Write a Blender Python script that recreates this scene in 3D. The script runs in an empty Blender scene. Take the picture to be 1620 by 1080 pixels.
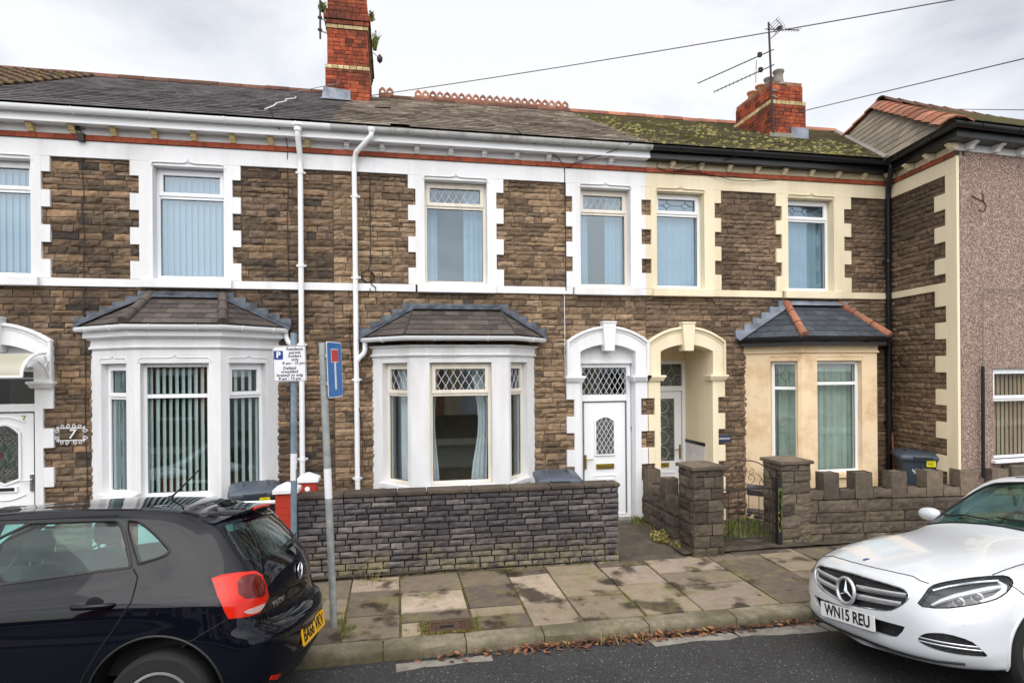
import bpy, math, random
from mathutils import Vector, Matrix, noise
from mathutils.bvhtree import BVHTree
R = math.radians
scene = bpy.context.scene
COL = scene.collection

# ------------------------------------------------------------------ camera, sky, sun
cam_d = bpy.data.cameras.new('camera')
cam = bpy.data.objects.new('camera', cam_d); COL.objects.link(cam)
cam_d.sensor_width = 36.0
cam_d.lens = 965.0 / 1620.0 * 36.0
cam_d.shift_y = 45.0 / 1620.0
cam_d.clip_start = 0.05; cam_d.clip_end = 2000.0
yaw, roll = 0.189, 0.0078
cam.matrix_world = Matrix.Translation((0, -9.0, 2.52)) @ Matrix.Rotation(-yaw, 4, 'Z') @ Matrix.Rotation(R(90), 4, 'X') @ Matrix.Rotation(-roll, 4, 'Z')
scene.camera = cam

SUN_EL, SUN_AZ = R(50), R(190)       # azimuth measured from +Y clockwise
sun_dir = Vector((math.sin(SUN_AZ) * math.cos(SUN_EL), math.cos(SUN_AZ) * math.cos(SUN_EL), math.sin(SUN_EL)))
sd = bpy.data.lights.new('sun', 'SUN'); sd.energy = 0.95; sd.angle = R(60); sd.color = (1.0, 0.965, 0.92)
sun = bpy.data.objects.new('sun', sd); COL.objects.link(sun)
sun.rotation_euler = (-sun_dir).to_track_quat('-Z', 'Y').to_euler()

world = bpy.data.worlds.new('World'); scene.world = world; world.use_nodes = True
def build_world():
    nt = world.node_tree; nt.nodes.clear(); L = nt.links
    N = nt.nodes.new
    out = N('ShaderNodeOutputWorld'); bg = N('ShaderNodeBackground'); bg2 = N('ShaderNodeBackground'); add = N('ShaderNodeAddShader')
    sky = N('ShaderNodeTexSky'); sky.sky_type = 'NISHITA'; sky.sun_disc = False
    sky.sun_elevation = SUN_EL; sky.sun_rotation = SUN_AZ
    bg.inputs['Strength'].default_value = 0.05
    L.new(sky.outputs[0], bg.inputs['Color'])
    tc = N('ShaderNodeTexCoord'); mp = N('ShaderNodeMapping'); mp.inputs['Scale'].default_value = (1, 1, 2.4)
    mp.inputs['Location'].default_value = (0.35, 0.2, 0.1)
    L.new(tc.outputs['Generated'], mp.inputs[0])
    no = N('ShaderNodeTexNoise'); no.inputs['Scale'].default_value = 2.3; no.inputs['Detail'].default_value = 7; no.inputs['Roughness'].default_value = 0.5; no.inputs['Distortion'].default_value = 0.3
    L.new(mp.outputs[0], no.inputs['Vector'])
    rp = N('ShaderNodeValToRGB'); e = rp.color_ramp.elements
    e[0].position = 0.34; e[0].color = (0.38, 0.375, 0.37, 1); e[1].position = 0.54; e[1].color = (0.73, 0.705, 0.67, 1)
    m = e.new(0.47); m.color = (0.62, 0.605, 0.585, 1)
    L.new(no.outputs['Fac'], rp.inputs[0])
    # the cloud is thinner and brighter round the sun, which stands behind the camera
    dt = N('ShaderNodeVectorMath'); dt.operation = 'DOT_PRODUCT'; dt.inputs[1].default_value = sun_dir
    L.new(tc.outputs['Generated'], dt.inputs[0])
    mr = N('ShaderNodeMapRange'); mr.interpolation_type = 'SMOOTHSTEP'; mr.inputs['From Min'].default_value = 0.25; mr.inputs['From Max'].default_value = 1.0
    mr.inputs['To Min'].default_value = 1.0; mr.inputs['To Max'].default_value = 3.0
    L.new(dt.outputs['Value'], mr.inputs[0])
    L.new(rp.outputs[0], bg2.inputs['Color']); L.new(mr.outputs[0], bg2.inputs['Strength'])
    L.new(bg.outputs[0], add.inputs[0]); L.new(bg2.outputs[0], add.inputs[1]); L.new(add.outputs[0], out.inputs[0])
build_world()
scene.view_settings.view_transform = 'Standard'; scene.view_settings.look = 'None'
scene.view_settings.gamma = 1.0; scene.view_settings.use_curve_mapping = False
scene.view_settings.exposure = 0.3
try:
    scene.cycles.max_bounces = 8; scene.cycles.transparent_max_bounces = 16
    scene.cycles.use_denoising = True
except Exception: pass

# ------------------------------------------------------------------ materials
MATS = {}
def lin(h):
    v = [int(h[i:i+2], 16) / 255 for i in (0, 2, 4)]
    return tuple((c / 12.92 if c <= 0.04045 else ((c + 0.055) / 1.055) ** 2.4) for c in v) + (1.0,)
class NT:
    def __init__(s, name):
        s.m = bpy.data.materials.new(name); s.m.use_nodes = True; s.t = s.m.node_tree
        s.b = s.t.nodes['Principled BSDF']; s.o = s.t.nodes['Material Output']
        s.tc = s.t.nodes.new('ShaderNodeTexCoord')
    def n(s, typ, **k):
        x = s.t.nodes.new(typ)
        for a, v in k.items():
            if a in x.inputs.keys(): s.set(x.inputs[a], v)
            else: setattr(x, a, v)
        return x
    def set(s, inp, v):
        if hasattr(v, 'is_output') or isinstance(v, bpy.types.NodeSocket): s.t.links.new(v, inp)
        else: inp.default_value = v
    def noise(s, scale, detail=5, rough=0.55, vec=None, stretch=None, dist=0.0, off=None):
        x = s.n('ShaderNodeTexNoise', Scale=scale, Detail=detail, Roughness=rough, Distortion=dist)
        v = vec or s.tc.outputs['Object']
        if stretch or off:
            mp = s.n('ShaderNodeMapping'); s.set(mp.inputs[0], v)
            if stretch: mp.inputs['Scale'].default_value = stretch
            if off: mp.inputs['Location'].default_value = off
            v = mp.outputs[0]
        s.set(x.inputs['Vector'], v); return x.outputs['Fac']
    def ramp(s, fac, stops, interp='LINEAR'):
        r = s.n('ShaderNodeValToRGB'); s.set(r.inputs[0], fac); e = r.color_ramp.elements; r.color_ramp.interpolation = interp
        while len(e) < len(stops): e.new(0.5)
        for el, (p, c) in zip(e, stops):
            el.position = p; el.color = c if not isinstance(c, (int, float)) else (c, c, c, 1)
        return r.outputs[0]
    def mix(s, fac, a, b, mode='MIX'):
        x = s.n('ShaderNodeMix', data_type='RGBA', blend_type=mode)
        s.set(x.inputs[0], fac); s.set(x.inputs[6], a); s.set(x.inputs[7], b); return x.outputs[2]
    def math(s, op, a, b=0.0, clamp=False):
        x = s.n('ShaderNodeMath', operation=op, use_clamp=clamp); s.set(x.inputs[0], a); s.set(x.inputs[1], b); return x.outputs[0]
    def island(s): return s.n('ShaderNodeNewGeometry').outputs['Random Per Island']
    def xyz(s, ch, src='Object'):
        x = s.n('ShaderNodeSeparateXYZ'); s.set(x.inputs[0], s.tc.outputs[src]); return x.outputs[ch]
    def bump(s, h, strength=0.3, dist=0.01):
        x = s.n('ShaderNodeBump', Strength=strength, Distance=dist); s.set(x.inputs['Height'], h)
        s.set(s.b.inputs['Normal'], x.outputs[0])
    def done(s, col=None, rough=0.6, metal=0.0, spec=None, coat=None):
        if col is not None: s.set(s.b.inputs['Base Color'], col)
        s.set(s.b.inputs['Roughness'], rough); s.b.inputs['Metallic'].default_value = metal
        if spec is not None: s.b.inputs['Specular IOR Level'].default_value = spec
        if coat: s.b.inputs['Coat Weight'].default_value = coat; s.b.inputs['Coat Roughness'].default_value = 0.03
        MATS[s.m.name] = s.m; return s.m

def simple(name, hexc, rough=0.5, metal=0.0, var=0.06, spec=None, coat=None, vs=6.0, bump=0.0):
    k = NT(name); c = lin(hexc)
    d = tuple(x * (1 - var * 2.2) for x in c[:3]) + (1,)
    f = k.noise(vs, 6, 0.6)
    if bump: k.bump(k.noise(90, 4), bump, 0.004)
    return k.done(k.mix(k.ramp(f, [(0.35, 0.0), (0.65, 1.0)]), d, c), rough, metal, spec, coat)

def stone_mat(name, cols, dirt, dirt_amt, speck=0.5, moss=None, moss_h=0.0, rough=0.9, dscale=0.7, mg=3.0):
    k = NT(name); isl = k.island()
    n = len(cols)
    base = k.ramp(isl, [((i + 0.5) / n, lin(c)) for i, c in enumerate(cols)])
    f1 = k.noise(14, 8, 0.68); base = k.mix(0.75, base, k.ramp(f1, [(0.3, 0.5), (0.5, 0.88), (0.7, 1.3)]), 'MULTIPLY')
    f2 = k.noise(dscale, 5, 0.6)
    base = k.mix(k.math('MULTIPLY', k.ramp(f2, [(0.42, 0.0), (0.62, 1.0)]), dirt_amt), base, lin(dirt))
    f3 = k.noise(45, 3, 0.7); base = k.mix(k.math('MULTIPLY', k.ramp(f3, [(0.64, 0.0), (0.72, 1.0)]), speck * 0.5), base, lin('b8ab95'))
    if moss:
        z = k.xyz('Z'); g = k.math('SUBTRACT', moss_h, z); g = k.math('MULTIPLY', g, mg, True)
        g = k.math('MULTIPLY', g, k.ramp(k.noise(6, 6, 0.7), [(0.4, 0.0), (0.6, 1.0)]), True)
        base = k.mix(g, base, lin(moss))
    k.bump(k.noise(48, 8, 0.8), 1.0, 0.02)
    return k.done(base, rough, spec=0.25)

def paint_mat(name, hexc, stain, amt=0.35, rough=0.75, sc=1.6, bump=0.12, streak=True):
    k = NT(name); c = lin(hexc)
    f = k.noise(sc, 7, 0.65, stretch=(1, 1, 0.16) if streak else None)
    col = k.mix(k.math('MULTIPLY', k.ramp(f, [(0.46, 0.0), (0.72, 1.0)]), amt), c, lin(stain))
    g = k.noise(26, 5, 0.7); col = k.mix(k.math('MULTIPLY', k.ramp(g, [(0.62, 0.0), (0.74, 1.0)]), amt * 0.8), col, lin(stain))
    k.bump(k.noise(40, 5, 0.6), bump, 0.01)
    return k.done(col, rough, spec=0.3)

def build_materials():
    stone_mat('sandstone', ['786652', '9a8268', 'ae9476', '8b755f', 'b09679', '927a63', '6b5c50', 'a0886e', 'b79c80'], '4a3f35', 0.45)
    stone_mat('sandstone_sooty', ['75624f', '937b64', '5f534a', 'a2876c', '4c4641', '8a735e', 'ae9072', '6e5f4d', '937f6c'], '332d29', 0.55, dscale=1.1)
    stone_mat('sandstone_brown', ['75624f', '907a65', '826d5a', '9f866d', '66574a', '957f68'], '413931', 0.5)
    stone_mat('mortar', ['63564a', '63564a'], '473d34', 0.5, 0.1)
    stone_mat('mortar_dark', ['292522', '292522'], '1e1b19', 0.4, 0.1)
    stone_mat('garden_stone', ['746e70', '5b5659', '857e7e', '4a474a', '968f8c', '676163'], '383639', 0.5, 0.6, moss='958b6c', moss_h=0.46, mg=2.6)
    stone_mat('block_stone', ['756a5e', '62584f', '857868', '524a43', '776b5d'], '332d28', 0.6, 0.7, moss='5e5838', moss_h=0.25)
    stone_mat('kerb_stone', ['978d7a', '7f7766', 'a59b86', '8b8272'], '57523f', 0.7, 0.5, moss='6b6a3a', moss_h=0.02, dscale=2.0)
    stone_mat('red_brick', ['b35639', 'a04a32', 'bd6443', '87422f', 'a95137', '5e362d', 'b85f40'], '47302a', 0.7, 0.1, dscale=1.4)
    stone_mat('buff_brick', ['cdb98b', 'd8c79c', 'b9a679'], '8d7c5c', 0.4, 0.1)
    stone_mat('band_brick', ['b86045', 'aa543b', 'c26c50', '9c4f3b'], '7a4c3c', 0.4, 0.1, dscale=2.0)
    stone_mat('terracotta', ['b57a60', 'a0664f', 'c28a6e', '8c5a48'], '6b5648', 0.6, 0.3, dscale=2.5)
    stone_mat('brown_tile', ['6d4c40', '5f4238', '7b574a'], '43362f', 0.5, 0.2, dscale=2.0)
    paint_mat('red_paint', 'b03a2b', '93301f', 0.3, 0.5)
    paint_mat('white_paint', 'e4e5e8', 'a9a7a1', 0.42)
    paint_mat('white_paint_grimy', 'e5e6e8', '9d978c', 0.4, sc=2.2)
    paint_mat('cream_paint', 'e6dabd', 'b09f7d', 0.42)
    paint_mat('peach_render', 'e6cfac', 'b58a58', 0.6, sc=2.6, streak=False)
    paint_mat('brown_pot', 'b5794f', '8a6a48', 0.5)
    paint_mat('yellow_paint', 'd8c391', 'a08a5c', 0.4)
    paint_mat('plastic_white', 'eceef1', 'c9cacb', 0.2, 0.35, bump=0.0)
    paint_mat('plastic_aged', 'e4ddd0', 'b3a68f', 0.5, 0.45, sc=4, bump=0.0)
    paint_mat('gutter_grimy', 'bcbdbc', '6d6b64', 0.8, 0.5, sc=5, bump=0.0)
    simple('black_plastic', '17181c', 0.35, var=0.1)
    simple('bin_plastic', '39424e', 0.5, var=0.08, bump=0.05)
    simple('bin_lid', '46505c', 0.45, var=0.1, bump=0.05)
    simple('yellow_label', 'f1e71a', 0.5, var=0.03)
    simple('iron_black', '2b2624', 0.6, var=0.15)
    simple('dark_metal', '3a3030', 0.5, 0.6)
    simple('brass', 'a08a3c', 0.35, 0.8)
    simple('chrome', 'c9ccd0', 0.12, 1.0, var=0.02)
    simple('letter_white', 'f2f2f2', 0.5, var=0.02)
    simple('letter_black', '111114', 0.5, var=0.02)
    simple('sign_white', 'e4e5ea', 0.45, var=0.03)
    simple('sign_blue', '1f6fb8', 0.4, var=0.03)
    simple('sign_navy', '1f3a86', 0.4, var=0.03)
    simple('sign_red', 'c8322c', 0.4, var=0.03)
    simple('plaque_navy', '2b3550', 0.5, var=0.1)
    simple('cable_black', '1b1a1c', 0.6)
    simple('cable_grey', '6a6a6d', 0.6)
    simple('tile_white', 'd9dadb', 0.25, var=0.03)
    simple('curtain_white', 'dfe6e8', 0.9, var=0.05)
    simple('curtain_blue', '7fa0b6', 0.9, var=0.06)  # blue cloth, with the mirrored sky's blue also put into its colour
    simple('blind_blue', '839fb3', 0.8, var=0.04)
    simple('blind_green', 'cfe0d9', 0.8, var=0.04)
    simple('curtain_green', 'bccabb', 0.9, var=0.08)
    simple('blind_orange', 'c4a887', 0.9, var=0.1)
    simple('room_wall', 'c9bd9b', 0.9)
    simple('room_dark', '4c4a48', 0.9)
    simple('lead_grey', '8d95a3', 0.55, 0.25, var=0.25, vs=4)
    simple('lead_blue', '5d646f', 0.55, 0.2, var=0.35, vs=7)
    simple('lead_came', 'cfd2d6', 0.5)
    simple('lead_dark', '3c4046', 0.5)
    simple('stained_green', '274a40', 0.2)
    simple('stained_plum', '5a2f4c', 0.2)
    simple('wood_stick', '7a4a38', 0.7)
    # galvanised steel with rust
    k = NT('galvanised'); f = k.noise(9, 6, 0.65); c = k.ramp(f, [(0.3, lin('858b8c')), (0.7, lin('adb2b0'))])
    c = k.mix(k.ramp(k.noise(3.2, 8, 0.75, stretch=(1, 1, 0.5)), [(0.58, 0.0), (0.68, 1.0)]), c, lin('7d4a2e')); k.done(c, 0.55, 0.35)
    k = NT('galvanised_blue'); f = k.noise(9, 6, 0.65); c = k.ramp(f, [(0.3, lin('67798a')), (0.7, lin('8c9cab'))]); k.done(c, 0.5, 0.35)
    # slates
    def slate(name, cols, lichen=None, la=0.0, lo=0.5):
        k = NT(name); isl = k.island(); n = len(cols)
        base = k.ramp(isl, [((i + 0.5) / n, lin(c)) for i, c in enumerate(cols)])
        base = k.mix(0.7, base, k.ramp(k.noise(9, 7, 0.7, stretch=(1, 2.2, 1)), [(0.3, 0.5), (0.7, 1.35)]), 'MULTIPLY')
        base = k.mix(k.ramp(k.noise(33, 4, 0.7), [(0.66, 0.0), (0.72, 0.5)]), base, lin('a8a496'))
        if lichen:
            f = k.math('MULTIPLY', k.ramp(k.noise(1.1, 4, 0.6), [(0.30, 0.25), (0.62, 1.0)]), k.ramp(k.noise(13, 8, 0.75), [(lo, 0.0), (lo + 0.09, 1.0)]))
            base = k.mix(k.math('MULTIPLY', f, la), base, k.ramp(k.noise(25, 3), [(0.35, lin(lichen[0])), (0.65, lin(lichen[1]))]))
            k.bump(k.noise(13, 8, 0.75), 0.5, 0.02)
        else: k.bump(k.noise(40, 5, 0.7), 0.4, 0.008)
        return k.done(base, 0.72, spec=0.35)
    slate('slate_grey', ['7d797a', '626062', '918d8f', '6f6c6e', '858180'], ('8f8a5a', '6f7040'), 0.5, 0.60)
    slate('slate_old', ['978c81', '776d65', 'ada196', '857a70', 'bab0a3'], ('8a8250', 'a39a78'), 0.5, 0.57)
    slate('slate_mossy', ['787268', '625d55', '857f73', '6d675d'], ('7b7340', '63602f'), 0.92, 0.41)
    slate('slate_dark', ['40454d', '343a41', '4c515a', '3b4148'])
    slate('slate_brown', ['4a433f', '5b534d', '524a45', '3f3a38'])
    slate('slate_hip', ['837868', '6c6357', '908473', '766b5d'], ('7d7540', '8a8050'), 0.35, 0.6)
    slate('pantile', ['5d4438', '4e3a32', '6a4f42'], ('7a7a2e', '5c6024'), 0.9, 0.5)
    # pebbledash
    k = NT('pebbledash'); v = k.n('ShaderNodeTexVoronoi', Scale=74.0); k.set(v.inputs['Vector'], k.tc.outputs['Object'])
    c = k.ramp(v.outputs['Color'], [(0.1, lin('4b3a34')), (0.35, lin('846a60')), (0.6, lin('9f877c')), (0.9, lin('d6c4b8'))])
    c = k.mix(0.2, c, lin('846a5f')); k.bump(k.math('SUBTRACT', 1.0, v.outputs['Distance']), 0.9, 0.012); k.done(c, 0.9)
    # paving flags
    k = NT('flagstone'); isl = k.island()
    c = k.ramp(isl, [(0.06, lin('6c6156')), (0.22, lin('8d806d')), (0.4, lin('7a6e5f')), (0.55, lin('594f47')), (0.7, lin('978976')), (0.84, lin('b5a493')), (0.95, lin('63584f'))])
    c = k.mix(0.6, c, k.ramp(k.noise(7, 8, 0.7), [(0.3, 0.6), (0.7, 1.25)]), 'MULTIPLY')
    c = k.mix(k.math('MULTIPLY', k.ramp(k.noise(1.9, 5, 0.55, off=(3.1, 1.7, 0)), [(0.53, 0.0), (0.61, 1.0)]), 0.85), c, lin('271f18'))
    c = k.mix(k.math('MULTIPLY', k.ramp(k.noise(2.6, 7, 0.7, off=(8, 2, 0)), [(0.5, 0.0), (0.64, 1.0)]), 0.45), c, lin('827b4a'))
    c = k.mix(k.ramp(k.noise(55, 3), [(0.68, 0.0), (0.73, 0.6)]), c, lin('b9b09a'))
    k.bump(k.noise(14, 9, 0.75), 0.7, 0.02)
    rg = k.ramp(k.noise(1.9, 5, 0.55, off=(3.1, 1.7, 0)), [(0.5, 0.85), (0.66, 0.5)]); k.done(c, rg, spec=0.3)
    k = NT('moss_joint'); c = k.ramp(k.noise(5, 7, 0.7), [(0.35, lin('39352a')), (0.52, lin('545022')), (0.7, lin('6f7026'))]); k.bump(k.noise(50, 6), 0.8, 0.02); k.done(c, 0.95)
    # asphalt
    k = NT('asphalt'); c = k.ramp(k.noise(75, 4, 0.7), [(0.3, lin('1f1f20')), (0.5, lin('333334')), (0.62, lin('4b4b4c')), (0.70, lin('9a9a9a'))])
    vo = k.n('ShaderNodeTexVoronoi', Scale=27.0); k.set(vo.inputs['Vector'], k.tc.outputs['Object']); c = k.mix(k.math('MULTIPLY', k.ramp(vo.outputs['Distance'], [(0.10, 0.9), (0.24, 0.0)]), k.ramp(vo.outputs['Color'], [(0.5, 0.0), (0.75, 1.0)])), c, lin('a5a5a4'))
    c = k.mix(k.ramp(k.noise(1.3, 6, 0.6), [(0.35, 0.0), (0.7, 0.45)]), c, lin('222222'))
    k.bump(k.noise(150, 4, 0.6), 0.8, 0.01); k.done(c, k.ramp(k.noise(1.3, 6, 0.6), [(0.35, 0.75), (0.7, 0.5)]), spec=0.4)
    k = NT('concrete_worn'); c = k.ramp(k.noise(5, 8, 0.7), [(0.3, lin('5f5b54')), (0.62, lin('8b867e'))]); k.bump(k.noise(60, 6), 0.5, 0.01); k.done(c, 0.85)
    k = NT('earth'); c = k.ramp(k.noise(6, 9, 0.7), [(0.3, lin('2e2721')), (0.55, lin('4a4035')), (0.7, lin('5b5340'))]); k.bump(k.noise(30, 7), 0.7, 0.02); k.done(c, 0.95)
    k = NT('path_concrete'); c = k.ramp(k.noise(4, 9, 0.7), [(0.3, lin('38322b')), (0.55, lin('51483d')), (0.75, lin('6e6455'))]); k.bump(k.noise(40, 6), 0.4, 0.01); k.done(c, 0.8)
    k = NT('rusty_iron'); c = k.ramp(k.noise(14, 8, 0.7), [(0.3, lin('3b2a22')), (0.6, lin('5c4436')), (0.75, lin('6f5a44'))]); k.bump(k.noise(70, 5), 0.5, 0.01); k.done(c, 0.75, 0.3)
    k = NT('grass'); c = k.ramp(k.island(), [(0.1, lin('4c5a22')), (0.5, lin('66752d')), (0.9, lin('868a45'))]); k.done(c, 0.7)
    k = NT('dry_grass'); c = k.ramp(k.island(), [(0.1, lin('8a7a45')), (0.5, lin('a59558')), (0.9, lin('6a6a35'))]); k.done(c, 0.8)
    k = NT('moss'); c = k.ramp(k.island(), [(0.1, lin('5d5a2c')), (0.5, lin('746c38')), (0.9, lin('8e854e'))]); k.bump(k.noise(60, 5), 0.8, 0.02); k.done(c, 0.95)
    k = NT('leaf_litter'); c = k.ramp(k.island(), [(0.05, lin('3e2a22')), (0.35, lin('5c3d2f')), (0.6, lin('6f4c38')), (0.8, lin('7d4a31')), (0.95, lin('94744a'))]); k.done(c, 0.7)
    # window glass: clear with a mirror-like sheen, no refraction
    def glass(name, tint, ior, rough=0.0, tintr=(1, 1, 1, 1)):
        k = NT(name); t = k.n('ShaderNodeBsdfTransparent', Color=tint); g = k.n('ShaderNodeBsdfGlossy', Roughness=rough, Color=tintr)
        x = k.n('ShaderNodeMixShader'); L = k.t.links
        geo = k.n('ShaderNodeNewGeometry'); dp = k.n('ShaderNodeVectorMath', operation='DOT_PRODUCT'); L.new(geo.outputs['Normal'], dp.inputs[0]); L.new(geo.outputs['Incoming'], dp.inputs[1])
        f0 = ((ior - 1) / (ior + 1)) ** 2                      # Schlick's curve, the same from both sides of the pane
        c = k.math('SUBTRACT', 1.0, k.math('ABSOLUTE', dp.outputs['Value'])); c5 = k.math('POWER', c, 5.0)
        f = k.math('ADD', f0, k.math('MULTIPLY', c5, 1 - f0), True)
        L.new(f, x.inputs[0]); L.new(t.outputs[0], x.inputs[1]); L.new(g.outputs[0], x.inputs[2]); L.new(x.outputs[0], k.o.inputs['Surface'])
        MATS[name] = k.m
    glass('window_glass', (0.82, 0.87, 0.88, 1), 2.35, tintr=(0.78, 0.90, 1.0, 1))  # sheen tinted blue, standing in for a bluish sky mirrored in the panes
    glass('car_glass', (0.70, 0.88, 0.86, 1), 1.42)
    glass('car_glass_dark', (0.12, 0.14, 0.14, 1), 1.75)
    glass('clear_lens', (0.93, 0.95, 0.97, 1), 1.5)
    k = NT('obscure_glass'); k.bump(k.noise(45, 5), 0.6, 0.02); k.done(k.ramp(k.noise(30, 5), [(0.35, lin('2b2f2c')), (0.65, lin('6b6f66'))]), 0.15)
    k = NT('canopy_plastic'); k.b.inputs['Transmission Weight'].default_value = 0.5; k.done(lin('d9d6c0'), 0.35)
    # car paints
    def carpaint(name, hexc, rough, metal, flake=0.0, dirt=0.0, coat=1.0):
        k = NT(name); c = lin(hexc)
        col = k.mix(k.math('MULTIPLY', k.ramp(k.noise(2.3, 7, 0.65), [(0.5, 0.0), (0.8, 1.0)]), dirt), c, lin('6d675c'))
        rr = k.math('ADD', rough, k.math('MULTIPLY', k.ramp(k.noise(5, 7, 0.7), [(0.45, 0.0), (0.75, 1.0)]), 0.03))
        k.done(col, rr, metal, spec=0.5 if coat else 0.33, coat=coat)
    carpaint('car_black', '070a14', 0.02, 0.0, dirt=0.012, coat=0.0)
    carpaint('car_white', 'cdd2d7', 0.3, 0.0, dirt=0.12)
    simple('car_trim', '121316', 0.45, var=0.1)
    simple('car_interior', '26272a', 0.8, var=0.1)
    simple('car_interior_beige', '8b8678', 0.8, var=0.1)
    simple('rubber', '1a1a1b', 0.8, var=0.15, bump=0.3)
    simple('alloy', 'aeb1b5', 0.3, 0.85)
    simple('under_black', '0a0a0b', 0.9)
    simple('reflector_silver', 'd5d8dc', 0.42, 0.8, var=0.02)
    simple('lamp_grey', '55585e', 0.25, 0.6)
    k = NT('tail_red'); 
    w = k.n('ShaderNodeTexWave', Scale=26.0); k.set(w.inputs['Vector'], k.tc.outputs['Object']); k.bump(w.outputs['Fac'], 0.12, 0.004); k.done(lin('c81d0a'), 0.12, spec=0.35, coat=0.25)
    simple('tail_dark_red', '6a0a09', 0.15, var=0.2, coat=0.3)
    simple('tail_clear', 'c7a8a4', 0.15, var=0.1, coat=1.0)
    simple('plate_yellow', 'f0b400', 0.4, var=0.03)
    simple('plate_white', 'e6e7e8', 0.4, var=0.03)
build_materials()
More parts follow.
